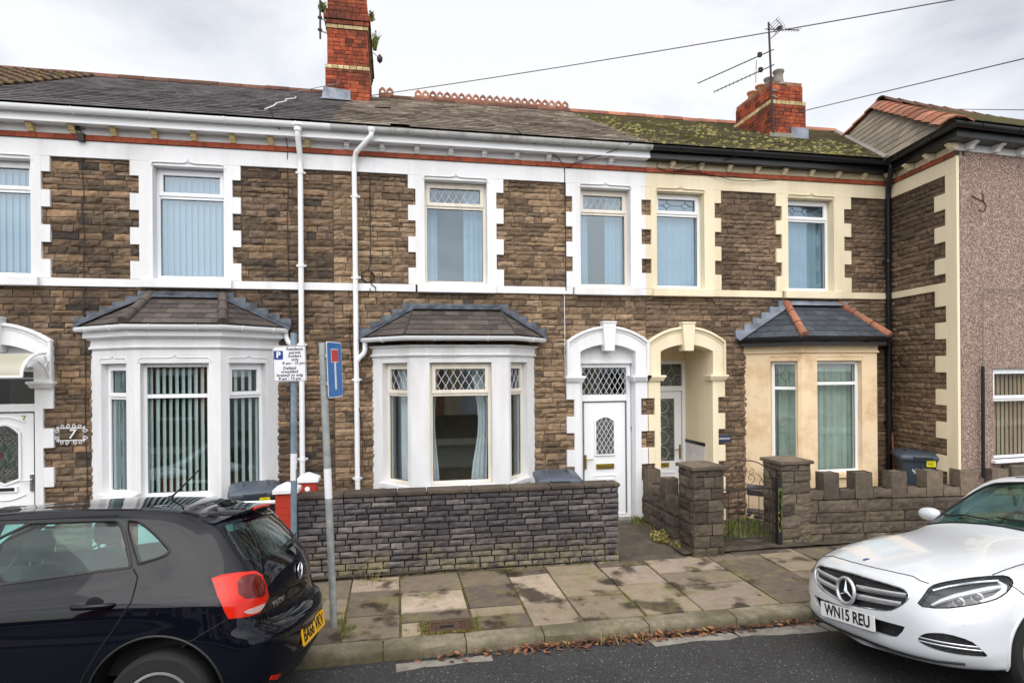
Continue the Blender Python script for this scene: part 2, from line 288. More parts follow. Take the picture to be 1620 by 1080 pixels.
# ------------------------------------------------------------------ mesh helpers
class MB:
    def __init__(s): s.v = []; s.f = []; s.m = []; s.M = Matrix.Identity(4); s.mats = []
    def mi(s, name):
        if name not in s.mats: s.mats.append(name)
        return s.mats.index(name)
    def pts(s, P):
        o = len(s.v); s.v.extend([tuple(s.M @ Vector(p)) for p in P]); return o
    def poly(s, P, mat):
        o = s.pts(P); s.f.append(tuple(range(o, o + len(P)))); s.m.append(s.mi(mat))
    def hexa(s, P, mat):                     # 4 bottom (ccw seen from above) then 4 top
        o = s.pts(P); i = s.mi(mat)
        for q in ((3, 2, 1, 0), (4, 5, 6, 7), (0, 1, 5, 4), (1, 2, 6, 5), (2, 3, 7, 6), (3, 0, 4, 7)):
            s.f.append(tuple(o + a for a in q)); s.m.append(i)
    def box(s, x0, x1, y0, y1, z0, z1, mat):
        s.hexa([(x0, y0, z0), (x1, y0, z0), (x1, y1, z0), (x0, y1, z0), (x0, y0, z1), (x1, y0, z1), (x1, y1, z1), (x0, y1, z1)], mat)
    def prism(s, P, d, mat):                 # extrude planar polygon P along vector d (P's normal should point against d)
        n = len(P); d = Vector(d); o = s.pts(list(P) + [Vector(p) + d for p in P]); i = s.mi(mat)
        s.f.append(tuple(range(o, o + n))); s.m.append(i)
        s.f.append(tuple(range(o + 2 * n - 1, o + n - 1, -1))); s.m.append(i)
        for k in range(n):
            a, b = k, (k + 1) % n
            s.f.append((o + b, o + a, o + n + a, o + n + b)); s.m.append(i)
    def ring(s, P, Q, d, mat):               # frame between outline P and inner outline Q (same count), extruded along d
        n = len(P); d = Vector(d); i = s.mi(mat)
        o = s.pts(list(P) + list(Q) + [Vector(p) + d for p in P] + [Vector(p) + d for p in Q])
        for k in range(n):
            a, b = k, (k + 1) % n
            for q in ((a, b, n + b, n + a), (2*n + b, 2*n + a, 3*n + a, 3*n + b), (b, a, 2*n + a, 2*n + b), (n + a, n + b, 3*n + b, 3*n + a)):
                s.f.append(tuple(o + t for t in q)); s.m.append(i)
    def tube(s, P, r, mat, n=8, cap=True, closed=False):
        P = [Vector(p) for p in P]; m = len(P); i = s.mi(mat); rs = r if isinstance(r, (list, tuple)) else [r] * m
        up = None; rings = []
        for k in range(m):
            a = P[(k - 1) % m] if (closed or k > 0) else P[k]; b = P[(k + 1) % m] if (closed or k < m - 1) else P[k]
            t = (b - a).normalized() if (b - a).length > 1e-9 else Vector((0, 0, 1))
            if up is None:
                up = Vector((0, 0, 1)) if abs(t.z) < 0.9 else Vector((1, 0, 0))
            x = up - t * up.dot(t)
            if x.length < 1e-6: x = t.orthogonal()
            x.normalize(); y = t.cross(x); up = x
            rings.append(s.pts([P[k] + (x * math.cos(2 * math.pi * j / n) + y * math.sin(2 * math.pi * j / n)) * rs[k] for j in range(n)]))
        for k in range(m if closed else m - 1):
            A, B = rings[k], rings[(k + 1) % m]
            for j in range(n):
                s.f.append((A + j, A + (j + 1) % n, B + (j + 1) % n, B + j)); s.m.append(i)
        if cap and not closed:
            s.f.append(tuple(rings[0] + j for j in reversed(range(n)))); s.m.append(i)
            s.f.append(tuple(rings[-1] + j for j in range(n))); s.m.append(i)
    def lathe(s, prof, c, mat, n=24, axis='Z'):
        c = Vector(c); i = s.mi(mat); rings = []
        for r, h in prof:
            P = []
            for j in range(n):
                a = 2 * math.pi * j / n; u, w = r * math.cos(a), r * math.sin(a)
                P.append(c + (Vector((u, w, h)) if axis == 'Z' else Vector((u, h, -w)) if axis == 'Y' else Vector((h, u, w))))
            rings.append(s.pts(P))
        for k in range(len(prof) - 1):
            A, B = rings[k], rings[k + 1]
            for j in range(n): s.f.append((A + j, A + (j + 1) % n, B + (j + 1) % n, B + j)); s.m.append(i)
        s.f.append(tuple(rings[0] + j for j in reversed(range(n)))); s.m.append(i)
        s.f.append(tuple(rings[-1] + j for j in range(n))); s.m.append(i)
    def sweep(s, path, prof, mat, closed=False):
        # path: 2-D plan polyline (x,y); prof: closed (out, z) outline; 'out' is to the right of travel reversed (towards -y when going +x)
        P = [Vector((p[0], p[1])) for p in path]; m = len(P); offs = []
        for k in range(m):
            ds = []
            if k > 0: ds.append((P[k] - P[k-1]).normalized())
            if k < m - 1: ds.append((P[k+1] - P[k]).normalized())
            ns = [Vector((d.y, -d.x)) for d in ds]
            n = sum(ns, Vector((0, 0))); n.normalize(); n = n / max(0.3, n.dot(ns[0])); offs.append(n)
        i = s.mi(mat); q = len(prof); rings = []
        for k in range(m):
            rings.append(s.pts([(P[k].x + offs[k].x * o, P[k].y + offs[k].y * o, z) for o, z in prof]))
        for k in range(m - 1):
            A, B = rings[k], rings[k+1]
            for j in range(q): s.f.append((A + j, B + j, B + (j+1) % q, A + (j+1) % q)); s.m.append(i)
        s.f.append(tuple(rings[0] + j for j in range(q))); s.m.append(i)
        s.f.append(tuple(rings[-1] + j for j in reversed(range(q)))); s.m.append(i)
    def build(s, name, parent=None, bevel=0.0, smooth=None, solid=None):
        me = bpy.data.meshes.new(name); me.from_pydata(s.v, [], s.f); me.update()
        for a in s.mats: me.materials.append(MATS[a])
        me.polygons.foreach_set('material_index', s.m)
        if smooth is not None:
            me.polygons.foreach_set('use_smooth', [True] * len(s.f))
            if smooth < 179: me.set_sharp_from_angle(angle=R(smooth))
        o = bpy.data.objects.new(name, me); COL.objects.link(o)
        if parent:
            o.parent = parent; o.matrix_parent_inverse = wm(parent).inverted()
        if bevel:
            b = o.modifiers.new('bevel', 'BEVEL'); b.width = bevel; b.segments = 2; b.limit_method = 'ANGLE'; b.angle_limit = R(40)
            b.harden_normals = False
        return o
def wm(o):
    m = o.matrix_basis.copy()
    if o.parent: return wm(o.parent) @ o.matrix_parent_inverse @ m
    return m
def tag(o, label=None, cat=None, group=None, kind=None):
    if label: o['label'] = label
    if cat: o['category'] = cat
    if group: o['group'] = group
    if kind: o['kind'] = kind
    return o
def thing(name, label, cat, loc=(0, 0, 0), group=None, rotz=0.0):
    o = bpy.data.objects.new(name, None); COL.objects.link(o); o.location = loc; o.rotation_euler = (0, 0, rotz)
    o.empty_display_size = 0.2
    return tag(o, label, cat, group)
def copy_tree(o, parent=None, delta=None):
    kids = [c for c in COL.objects if c.parent == o]
    c = o.copy(); COL.objects.link(c)
    if parent is not None: c.parent = parent
    for k in kids: copy_tree(k, c)
    return c
def frame(ox, oy, oz, dx, dy):               # local x runs along (dx,dy), local -y is outwards, z up
    d = Vector((dx, dy)).normalized()
    return Matrix(((d.x, -d.y, 0, ox), (d.y, d.x, 0, oy), (0, 0, 1, oz), (0, 0, 0, 1)))
def arc(cx, cz, rx, rz, a0, a1, n):
    return [(cx + rx * math.cos(R(a0 + (a1 - a0) * i / n)), cz + rz * math.sin(R(a0 + (a1 - a0) * i / n))) for i in range(n + 1)]

def masonry(mb, x0, x1, z0, z1, h, lmin, lmax, relief, mat, gap=0.008, holes=(), seed=1, cell=0.045, hv=0.25, y=0.0, soft=False):
    """coursed masonry as separate stones on the local plane y (outwards = -y)"""
    rnd = random.Random(seed); i = mb.mi(mat); z = z0
    while z < z1 - 0.01:
        hh = h * (1 + hv * (rnd.random() - 0.5) * 2); zt = z + hh
        if z1 - zt < h * 0.45: zt = z1
        free = [(x0, x1)]
        for (a, b, c, d) in holes:
            if d <= z + 0.012 or c >= zt - 0.012: continue
            nf = []
            for (p, q) in free:
                if b <= p or a >= q: nf.append((p, q)); continue
                if a > p: nf.append((p, a))
                if b < q: nf.append((b, q))
            free = nf
        for (p, q) in free:
            x = p
            while x < q - 0.004:
                l = lmin + (lmax - lmin) * rnd.random() ** 1.4; xe = x + l
                if q - xe < lmin * 0.5: xe = q
                stone(mb, x + gap/2, xe - gap/2, z + gap/2, zt - gap/2, relief, i, rnd, cell, y, soft); x = xe
        z = zt
def stone(mb, x0, x1, z0, z1, relief, i, rnd, cell, y0, soft):
    nx = max(2, min(10, int((x1 - x0) / cell))); nz = max(2, min(4, int(round((z1 - z0) / cell)) + 1))
    if relief < 0.006: nx, nz = 1, 1
    tilt = (rnd.random() - 0.5) * relief * 0.9; base = relief * (0.35 + 0.4 * rnd.random()); so = rnd.random() * 100
    P = []
    for b in range(nz + 1):
        for a in range(nx + 1):
            u, w = a / nx, b / nz; e = min(u, 1 - u, 1e9); f = min(w, 1 - w)
            edge = (a in (0, nx)) or (b in (0, nz))
            d = base * (0.5 if edge else 1.0) + tilt * (w - 0.5)
            n = noise.noise(Vector((x0 + u * (x1 - x0), so, z0 + w * (z1 - z0))) * 14.0)
            d += relief * (0.8 if not soft else 0.7) * n * (0.6 if edge else 1.0)
            jx = 0 if edge else (rnd.random() - 0.5) * 0.5 * (x1 - x0) / nx
            jz = 0 if edge else (rnd.random() - 0.5) * 0.5 * (z1 - z0) / nz
            ex = (rnd.random() - 0.5) * 0.006 if edge and relief > 0.006 else 0
            P.append((x0 + u * (x1 - x0) + jx, y0 - max(d, 0.001), z0 + w * (z1 - z0) + jz + ex))
    o = mb.pts(P); W = nx + 1
    for b in range(nz):
        for a in range(nx):
            mb.f.append((o + b*W + a, o + b*W + a + 1, o + (b+1)*W + a + 1, o + (b+1)*W + a)); mb.m.append(i)
    rim = [b for b in range(W)] + [r * W + nx for r in range(1, nz + 1)] + [nz * W + a for a in range(nx - 1, -1, -1)] + [r * W for r in range(nz - 1, 0, -1)]
    bk = mb.pts([(P[k][0], y0 + 0.012, P[k][2]) for k in rim]); n = len(rim)
    for k in range(n):
        mb.f.append((o + rim[k], bk + k, bk + (k + 1) % n, o + rim[(k + 1) % n])); mb.m.append(i)

def clip_convex(poly, clip):
    out = poly; n = len(clip)
    for k in range(n):
        a, b = clip[k], clip[(k + 1) % n]; inp = out; out = []
        if not inp: return []
        side = lambda p: (b[0]-a[0])*(p[1]-a[1]) - (b[1]-a[1])*(p[0]-a[0])
        for j in range(len(inp)):
            p, q = inp[j], inp[(j + 1) % len(inp)]; sp, sq = side(p), side(q)
            if sp >= 0: out.append(p)
            if (sp >= 0) != (sq >= 0):
                t = sp / (sp - sq); out.append((p[0] + (q[0]-p[0])*t, p[1] + (q[1]-p[1])*t))
    return out
def slates(mb, O, U, V, poly, mat, w=0.25, row=0.2, th=0.012, seed=3, jit=0.004, lift=0.02, missing=0.0):
    """overlapping slates on plane O + u*U + v*V (V runs up the slope) clipped to the convex ccw polygon poly in (u,v)"""
    O, U, V = Vector(O), Vector(U).normalized(), Vector(V).normalized(); N = U.cross(V); rnd = random.Random(seed); i = mb.mi(mat)
    u0, u1 = min(p[0] for p in poly), max(p[0] for p in poly); v0, v1 = min(p[1] for p in poly), max(p[1] for p in poly)
    r = 0; v = v0
    while v < v1:
        u = u0 - w * (0.5 if r % 2 else 0) - rnd.random() * 0.02
        while u < u1:
            if rnd.random() >= missing:
                j = (rnd.random() - 0.5) * jit; c = [(u + 0.002, v + j), (u + w - 0.002, v + j + (rnd.random() - 0.5) * jit), (u + w - 0.002, v + row * 1.35), (u + 0.002, v + row * 1.35)]
                c = clip_convex(c, poly)
                if len(c) >= 3:
                    t = (rnd.random() - 0.5) * 0.004
                    P = [O + U * a + V * b + N * (lift * (1 - (b - v) / row) + t * (a - u) / w) for a, b in c]
                    top = [p + N * th for p in P]; k = len(P); o = mb.pts(P + top)
                    mb.f.append(tuple(range(o + k, o + 2 * k))); mb.m.append(i)
                    for q in range(k): mb.f.append((o + q, o + (q+1) % k, o + k + (q+1) % k, o + k + q)); mb.m.append(i)
            u += w
        v += row; r += 1
def text_mesh(name, body, size, mat, M, parent=None, depth=0.002, align='CENTER', spacing=1.0, width=None, bold=0.0, shear=0.0):
    cu = bpy.data.curves.new('txt', 'FONT'); cu.body = body; cu.size = size; cu.extrude = depth; cu.align_x = align; cu.align_y = 'CENTER'
    cu.space_character = spacing; cu.offset = bold; cu.shear = shear; cu.resolution_u = 3
    o = bpy.data.objects.new('txt', cu); COL.objects.link(o)
    bpy.context.view_layer.update()
    me = bpy.data.meshes.new_from_object(o.evaluated_get(bpy.context.evaluated_depsgraph_get()))
    bpy.data.objects.remove(o); bpy.data.curves.remove(cu)
    if width:
        xs = [v.co.x for v in me.vertices]; k = width / (max(xs) - min(xs)); c = (max(xs) + min(xs)) / 2
        for v in me.vertices: v.co.x = (v.co.x - c) * k
    me.transform(M); me.materials.clear(); me.materials.append(MATS[mat]); me.name = name
    r = bpy.data.objects.new(name, me); COL.objects.link(r)
    if parent: r.parent = parent; r.matrix_parent_inverse = wm(parent).inverted()
    return r
# ------------------------------------------------------------------ ground
KY = -3.33                                   # kerb face
def road_z(y): return -0.12 + 0.07 * min(max(KY - y, 0.0), 3.4) if y > -9.5 else -0.12 + 0.07 * max(0.0, 3.4 - (-9.5 - y))
def build_ground():
    m = MB(); m.poly([(-400, -400, -0.6), (400, -400, -0.6), (400, 400, -0.6), (-400, 400, -0.6)], 'earth'); tag(m.build('ground'), kind='structure')
    m = MB(); ys = [-14.0, -12.6, -9.5, -8.0, KY - 3.4, -5.5, -4.6, -3.9, KY + 0.02]
    zs = [-0.14, -0.12, 0.09, 0.118, 0.118, 0.055, -0.02, -0.075, -0.122]
    xs = [-60] + [x * 1.0 for x in range(-9, 12)] + [60]
    for a in range(len(xs) - 1):
        for b in range(len(ys) - 1):
            m.poly([(xs[a], ys[b], zs[b]), (xs[a+1], ys[b], zs[b]), (xs[a+1], ys[b+1], zs[b+1]), (xs[a], ys[b+1], zs[b+1])], 'asphalt')
    m.poly([(-60, KY + 0.02, -0.122), (-0.95, KY + 0.02, -0.122), (-0.95, -2.3, -0.09), (-60, -2.3, -0.09)], 'asphalt')
    tag(m.build('road', smooth=60), kind='structure')
    # worn concrete channel along the kerb, ragged towards the asphalt
    m = MB(); rnd = random.Random(4); x = -1.6
    while x < 14:
        l = 0.5 + rnd.random() * 0.5
        if rnd.random() < 0.8:
            P = [(x + 0.01, KY - 0.09 - rnd.random() * 0.03)]; k = 7
            w = 0.21 + rnd.random() * 0.1
            for j in range(k + 1): P.insert(0, (x + 0.01 + (l - 0.02) * j / k, KY - w - (noise.noise(Vector(((x + l * j / k) * 4, 1.7, 0)))) * 0.07))
            P = [(x + 0.01, KY - 0.085 - rnd.random() * 0.02)] + [(x + 0.01 + (l - 0.02) * j / k, KY - w - noise.noise(Vector(((x + l * j / k) * 4, 1.7, 0))) * 0.07) for j in range(k + 1)] + [(x + l - 0.01, KY - 0.085 - rnd.random() * 0.02)]
            m.poly([(a, b, road_z(b) + 0.005) for a, b in P], 'concrete_worn')
        x += l
    tag(m.build('channel'), kind='structure')
    # kerb stones with worn rounded arris
    m = MB(); x = -0.93; rnd = random.Random(8); i = m.mi('kerb_stone')
    while x < 16:
        l = 0.72 + rnd.random() * 0.35; n = 8; rows = []
        so = rnd.random() * 50
        for a in range(n + 1):
            xx = x + 0.006 + (l - 0.012) * a / n; e = 0.012 if a in (0, n) else 0.0
            w = lambda s: noise.noise(Vector((xx * 5, s, so))) * 0.008
            rows.append(m.pts([(xx, KY + w(1) + e, -0.2), (xx, KY - 0.004 + w(2) + e, -0.07), (xx, KY + w(3) + e, -0.028), (xx, KY + 0.028 + w(4), -0.004 - e + w(5)), (xx, KY + 0.08, 0.0 - e + w(6)), (xx, KY + 0.19, 0.002 - e)]))
        for a in range(n):
            for b in range(5): m.f.append((rows[a] + b, rows[a+1] + b, rows[a+1] + b + 1, rows[a] + b + 1)); m.m.append(i)
        m.f.append(tuple(rows[0] + b for b in range(6))); m.m.append(i); m.f.append(tuple(rows[n] + b for b in reversed(range(6)))); m.m.append(i)
        x += l
    m.box(-0.95, 16, KY + 0.02, KY + 0.19, -0.25, -0.03, 'moss_joint')
    tag(m.build('kerb', smooth=50), kind='structure')
    # paving flags in columns across the footway
    m = MB(); rnd = random.Random(21)
    y0, y1 = KY + 0.2, -1.25
    cols = [-1.0, -0.52, 0.03, 0.74, 1.32, 1.83, 2.5, 3.14, 4.05, 4.75, 5.35, 6.1, 6.9, 7.6, 8.3, 9.0, 9.8, 10.6, 11.4, 12.2, 13, 14, 15]
    drain = (0.27, 0.76, -3.14, -2.83)
    def zt(y): return 0.002 + 0.03 * (y - y0) / (y1 - y0)
    for a, b in zip(cols[:-1], cols[1:]):
        y = y0
        while y < y1 - 0.01:
            l = rnd.choice([0.42, 0.55, 0.62, 0.7, 0.86]); ye = y + l
            if y1 - ye < 0.3: ye = y1
            g = 0.009 + rnd.random() * 0.005
            t = [(rnd.random() - 0.5) * 0.014 for _ in range(4)]
            P = [(a + g, y + g), (b - g, y + g), (b - g, ye - g), (a + g, ye - g)]
            if not (a < drain[1] and b > drain[0] and y < drain[3] and ye > drain[2]):
                P = [(p[0] + (rnd.random() - 0.5) * 0.012, p[1] + (rnd.random() - 0.5) * 0.012) for p in P]
                m.hexa([(p[0], p[1], -0.06) for p in P] + [(p[0], p[1], zt(p[1]) + tt) for p, tt in zip(P, t)], 'flagstone')
            else:
                for (xa, xb, ya, yb) in ((a, b, drain[3] + 0.02, ye), (a, drain[0] - 0.02, y, drain[3] + 0.02), (drain[1] + 0.02, b, y, drain[3] + 0.02)):
                    if xb - xa > 0.05 and yb - ya > 0.05: m.box(xa + g, xb - g, ya + g, yb - g, -0.06, zt(ya) + 0.002, 'flagstone')
            y = ye
    m.poly([(-1.0, y0 - 0.02, -0.012), (16, y0 - 0.02, -0.012), (16, -1.2, 0.012), (-1.0, -1.2, 0.012)], 'moss_joint')
    m.poly([(-60, -2.3, 0.0), (-1.0, -2.3, 0.0), (-1.0, -1.2, 0.02), (-60, -1.2, 0.02)], 'concrete_worn')
    m.poly([(-60, -2.3, -0.12), (-0.95, -2.3, -0.12), (-0.95, -2.3, 0.0), (-60, -2.3, 0.0)], 'kerb_stone')
    m.poly([(-0.95, -2.3, -0.12), (-0.95, KY, -0.12), (-0.95, KY, 0.0), (-0.95, -2.3, 0.0)], 'kerb_stone')
    tag(m.build('pavement', bevel=0.006), kind='structure')
    # front gardens: bare earth, and the concrete path to the white door
    m = MB(); n = 40
    for (xa, xb) in ((-9, 2.86), (3.72, 14)):
        k = int((xb - xa) / 0.25); q = 6
        g = [[(xa + (xb - xa) * a / k, -1.5 + 1.6 * b / q, 0.07 + 0.03 * b / q + noise.noise(Vector((a * 0.7, b * 0.9, 2))) * 0.015) for b in range(q + 1)] for a in range(k + 1)]
        for a in range(k):
            for b in range(q): m.poly([g[a][b], g[a+1][b], g[a+1][b+1], g[a][b+1]], 'earth')
    tag(m.build('garden_ground', smooth=60), kind='structure')
    m = MB(); m.hexa([(2.84, -1.52, -0.1), (3.76, -1.52, -0.1), (3.76, 0.15, -0.1), (2.84, 0.15, -0.1), (2.84, -1.52, 0.03), (3.76, -1.52, 0.03), (3.76, 0.15, 0.15), (2.84, 0.15, 0.15)], 'path_concrete')
    m.box(2.78, 3.66, -0.05, 0.2, 0.1, 0.19, 'concrete_worn')
    m.hexa([(4.42, -1.6, -0.1), (5.25, -1.6, -0.1), (5.15, -0.8, -0.1), (4.42, -0.8, -0.1), (4.42, -1.6, 0.035), (5.25, -1.6, 0.035), (5.15, -0.8, 0.1), (4.42, -0.8, 0.1)], 'path_concrete')
    tag(m.build('path', bevel=0.008), kind='structure')
build_ground()
# ------------------------------------------------------------------ house builders
ZB, ZS0, ZS1, ZP, ZB0, ZB1, ZF0, ZF1 = 0.0, 3.665, 3.77, 5.36, 5.58, 5.655, 5.755, 5.905
Q = [3.77, 4.014, 4.235, 4.465, 4.695, 4.92, 5.155, 5.36]          # quoin levels
RIDGE_Y, RIDGE_Z, EAVE_Y, EAVE_Z = 4.2, 8.28, -0.31, 5.93
def slab(mb, x0, x1, z0, z1, y0, y1, holes, mat):
    xs = sorted({x0, x1} | {min(max(v, x0), x1) for h in holes for v in h[:2]}); zs = sorted({z0, z1} | {min(max(v, z0), z1) for h in holes for v in h[2:]})
    for a, b in zip(xs, xs[1:]):
        run = None
        for c, d in list(zip(zs, zs[1:])) + [(None, None)]:
            ok = c is not None and not any(h[0] <= a + 1e-6 and h[1] >= b - 1e-6 and h[2] <= c + 1e-6 and h[3] >= d - 1e-6 for h in holes)
            if ok: run = (run[0], d) if run else (c, d)
            elif run: mb.box(a, b, y0, y1, run[0], run[1], mat); run = None
def clipline(p, q, x0, x1, z0, z1):
    t0, t1 = 0.0, 1.0; dx, dz = q[0] - p[0], q[1] - p[1]
    for a, b in ((-dx, p[0] - x0), (dx, x1 - p[0]), (-dz, p[1] - z0), (dz, z1 - p[1])):
        if abs(a) < 1e-9:
            if b < 0: return None
        else:
            t = b / a
            if a < 0: t0 = max(t0, t)
            else: t1 = min(t1, t)
    return None if t0 >= t1 else ((p[0] + dx*t0, p[1] + dz*t0), (p[0] + dx*t1, p[1] + dz*t1))
def lattice(parent, M, x0, x1, z0, z1, y, px=0.11, ph=0.185, mat='lead_came', w=0.005):
    m = MB(); m.M = M; s = ph / px
    k = -int((z1 - z0) / ph) - 2
    while x0 + k * px < x1 + (z1 - z0) / s:
        b = x0 + k * px
        for sg in (1, -1):
            c = b if sg == 1 else b
            p, q = ((c, z0), (c + (z1 - z0) / s, z1)) if sg == 1 else ((c, z1), (c + (z1 - z0) / s, z0))
            L = clipline(p, q, x0, x1, z0, z1)
            if L: m.tube([(L[0][0], y, L[0][1]), (L[1][0], y, L[1][1])], w, mat, 4)
        k += 1
    return m.build('lattice', parent)
def leaded(parent, M, x0, x1, z0, z1, y, n, mat='lead_dark', w=0.0032):
    m = MB(); m.M = M; zc = (z0 + z1) / 2; d = (x1 - x0) / n
    T = lambda a, b: m.tube([(a[0], y, a[1]), (b[0], y, b[1])], w, mat, 4)
    for k in range(n):
        c = x0 + d * (k + 0.5); r = d * 0.24; h = (z1 - z0) * 0.27
        P = [(c - r, zc), (c, zc + h), (c + r, zc), (c, zc - h)]
        for a, b in zip(P, P[1:] + P[:1]): T(a, b)
        T((c, z0), (c, zc - h)); T((c, zc + h), (c, z1)); T((c - d / 2, zc), (c - r, zc)); T((c + r, zc), (c + d / 2, zc))
    return m.build('lattice', parent)
def curtain(parent, M, x0, x1, z0, z1, y, mat, amp=0.03, wl=0.12, name='curtain', gather=None, seed=0):
    m = MB(); m.M = M; n = max(8, int((x1 - x0) / 0.012)); k = 10; i = m.mi(mat); rows = []; rnd = random.Random(seed + int(x0 * 97))
    ph = [rnd.random() * 6 for _ in range(4)]
    for b in range(k + 1):
        z = z1 + (z0 - z1) * b / k; t = b / k; P = []
        for a in range(n + 1):
            u = a / n; x = x0 + (x1 - x0) * u
            if gather: x = gather[0] + (x - gather[0]) * (1 - gather[1] * math.sin(min(1, t * 1.25) * math.pi) ** 1.5)
            w = math.sin(u * (x1 - x0) / wl * 6.283 + ph[0]) + 0.5 * math.sin(u * (x1 - x0) / wl * 11.1 + ph[1] + t * 0.8) + 0.3 * math.sin(u * 5 + ph[2])
            P.append((x, y + amp * w * (0.6 + 0.4 * t), z))
        rows.append(m.pts(P))
    for b in range(k):
        for a in range(n): m.f.append((rows[b] + a, rows[b] + a + 1, rows[b+1] + a + 1, rows[b+1] + a)); m.m.append(i)
    return m.build(name, parent, smooth=180)
def vblinds(parent, M, x0, x1, z0, z1, y, mat, pitch=0.085, w=0.085, ang=38, seed=0):
    m = MB(); m.M = M; x = x0 + pitch / 2; rnd = random.Random(seed)
    while x < x1:
        a = R(ang + (rnd.random() - 0.5) * 6); dx, dy = w / 2 * math.cos(a), w / 2 * math.sin(a)
        nx, ny = -0.0012 * math.sin(a), 0.0012 * math.cos(a)
        P = [(x - dx - nx, y - dy - ny), (x + dx - nx, y + dy - ny), (x + dx + nx, y + dy + ny), (x - dx + nx, y - dy + ny)]
        m.hexa([(p[0], p[1], z0) for p in P] + [(p[0], p[1], z1) for p in P], mat); x += pitch
    m.box(x0, x1, y - 0.02, y + 0.02, z1, z1 + 0.04, 'plastic_white')
    return m.build('blind', parent)
def room(mb, x0, x1, z0, z1, y0, y1, wall='room_wall'):
    P = [(x0, y0, z0), (x1, y0, z0), (x1, y1, z0), (x0, y1, z0), (x0, y0, z1), (x1, y0, z1), (x1, y1, z1), (x0, y1, z1)]
    for q, w in (((0, 1, 2, 3), 'room_dark'), ((7, 6, 5, 4), wall), ((3, 2, 6, 7), wall), ((0, 3, 7, 4), wall), ((2, 1, 5, 6), wall)): mb.poly([P[k] for k in q], w)
def window(house, M, x0, x1, z0, z1, tr, y=0.1, mat='plastic_white', top='plain', sash=True, fw=0.045, n_lead=2, glass='window_glass'):
    """upvc window: outer frame, transom, opening top light; returns the window part"""
    m = MB(); m.M = M
    def fr(a, b, c, d, w, ya, yb):
        P = [(a, ya, c), (b, ya, c), (b, ya, d), (a, ya, d)]; Qq = [(a + w, ya, c + w), (b - w, ya, c + w), (b - w, ya, d - w), (a + w, ya, d - w)]
        m.ring(P, Qq, (0, yb - ya, 0), mat)
    fr(x0, x1, z0, z1, fw, y, y + 0.07)
    m.box(x0 + fw + 0.001, x1 - fw - 0.001, y + 0.001, y + 0.07, tr - 0.025, tr + 0.025, mat)
    a, b, c, d = x0 + fw + 0.002, x1 - fw - 0.002, tr + 0.027, z1 - fw - 0.002
    if sash:
        fr(a - 0.012, b + 0.012, c - 0.015, d + 0.012, 0.05, y - 0.016, y + 0.03)
        a, b, c, d = a + 0.038, b - 0.038, c + 0.035, d - 0.038
    m.tube([((x0+fw), y + 0.02, z0 + fw), (x1 - fw, y + 0.02, z0 + fw)], 0.006, 'lead_dark', 4)
    w = m.build('window', house, bevel=0.004)
    g = MB(); g.M = M
    g.poly([(a, y + 0.025, c), (b, y + 0.025, c), (b, y + 0.025, d), (a, y + 0.025, d)], glass)
    g.poly([(x0 + fw, y + 0.03, z0 + fw), (x1 - fw, y + 0.03, z0 + fw), (x1 - fw, y + 0.03, tr - 0.025), (x0 + fw, y + 0.03, tr - 0.025)], glass)
    g.build('pane', w)
    # black glazing gasket
    g = MB(); g.M = M
    for (p, q, r, s, yy) in ((a, b, c, d, y + 0.018), (x0 + fw, x1 - fw, z0 + fw, tr - 0.025, y + 0.022)):
        g.ring([(p, yy, r), (q, yy, r), (q, yy, s), (p, yy, s)], [(p + .006, yy, r + .006), (q - .006, yy, r + .006), (q - .006, yy, s - .006), (p + .006, yy, s - .006)], (0, 0.006, 0), 'black_plastic')
    g.build('gasket', w)
    if top == 'lattice': lattice(w, M, a, b, c, d, y + 0.02)
    if top == 'leaded': leaded(w, M, a, b, c, d, y + 0.02, n_lead)
    return w
def surround(house, x0, x1, z0, z1, nl, wl, nr, wr, mat, levels=Q, wide0=0, head=5.31, name='window_surround', left=True, right=True):
    """painted jambs with alternating quoin teeth, head and label moulding; nl..wr are x of narrow and wide edges"""
    m = MB(); f = -0.052
    m.box(nl, x0, f, 0.16, levels[0], levels[-1], mat); m.box(x1, nr, f, 0.16, levels[0], levels[-1], mat)
    for k in range(len(levels) - 1):
        if k % 2 == wide0:
            g = 0.0015
            if left: m.box(wl, nl, f + 0.001, 0.03, levels[k] + g, levels[k+1] - g, mat)
            if right: m.box(nr, wr, f + 0.001, 0.03, levels[k] + g, levels[k+1] - g, mat)
    m.box(x0, x1, f + 0.012, 0.16, head, levels[-1], mat)
    zt = levels[-1] - 0.005; e = 0.05; xc = (x0 + x1) / 2
    path = [(x0 - 0.02, head - 0.02), (x0 - 0.02, zt - e)] + [(x0 - 0.02 + e - e * math.cos(R(t)), zt - e + e * math.sin(R(t))) for t in (30, 60, 90)] + \
        [(xc - 0.09, zt), (xc - 0.04, zt + 0.008), (xc - 0.012, zt + 0.03), (xc, zt + 0.06), (xc + 0.012, zt + 0.03), (xc + 0.04, zt + 0.008), (xc + 0.09, zt)] + \
        [(x1 + 0.02 - e + e * math.sin(R(t)), zt - e + e * math.cos(R(t))) for t in (0, 30, 60)] + [(x1 + 0.02, zt - e), (x1 + 0.02, head - 0.02)]
    m.tube([(a, f - 0.002, b) for a, b in path], 0.009, mat, 6)
    o = m.build(name, house, bevel=0.004); return o
def sill(win, house, x0, x1, z0, z1, mat, proud=0.11):
    m = MB(); m.hexa([(x0, -proud, z0), (x1, -proud, z0), (x1, 0.12, z0), (x0, 0.12, z0), (x0, -proud, z1 - 0.025), (x1, -proud, z1 - 0.025), (x1, 0.12, z1), (x0, 0.12, z1)], mat)
    return m.build('sill', win, bevel=0.008)
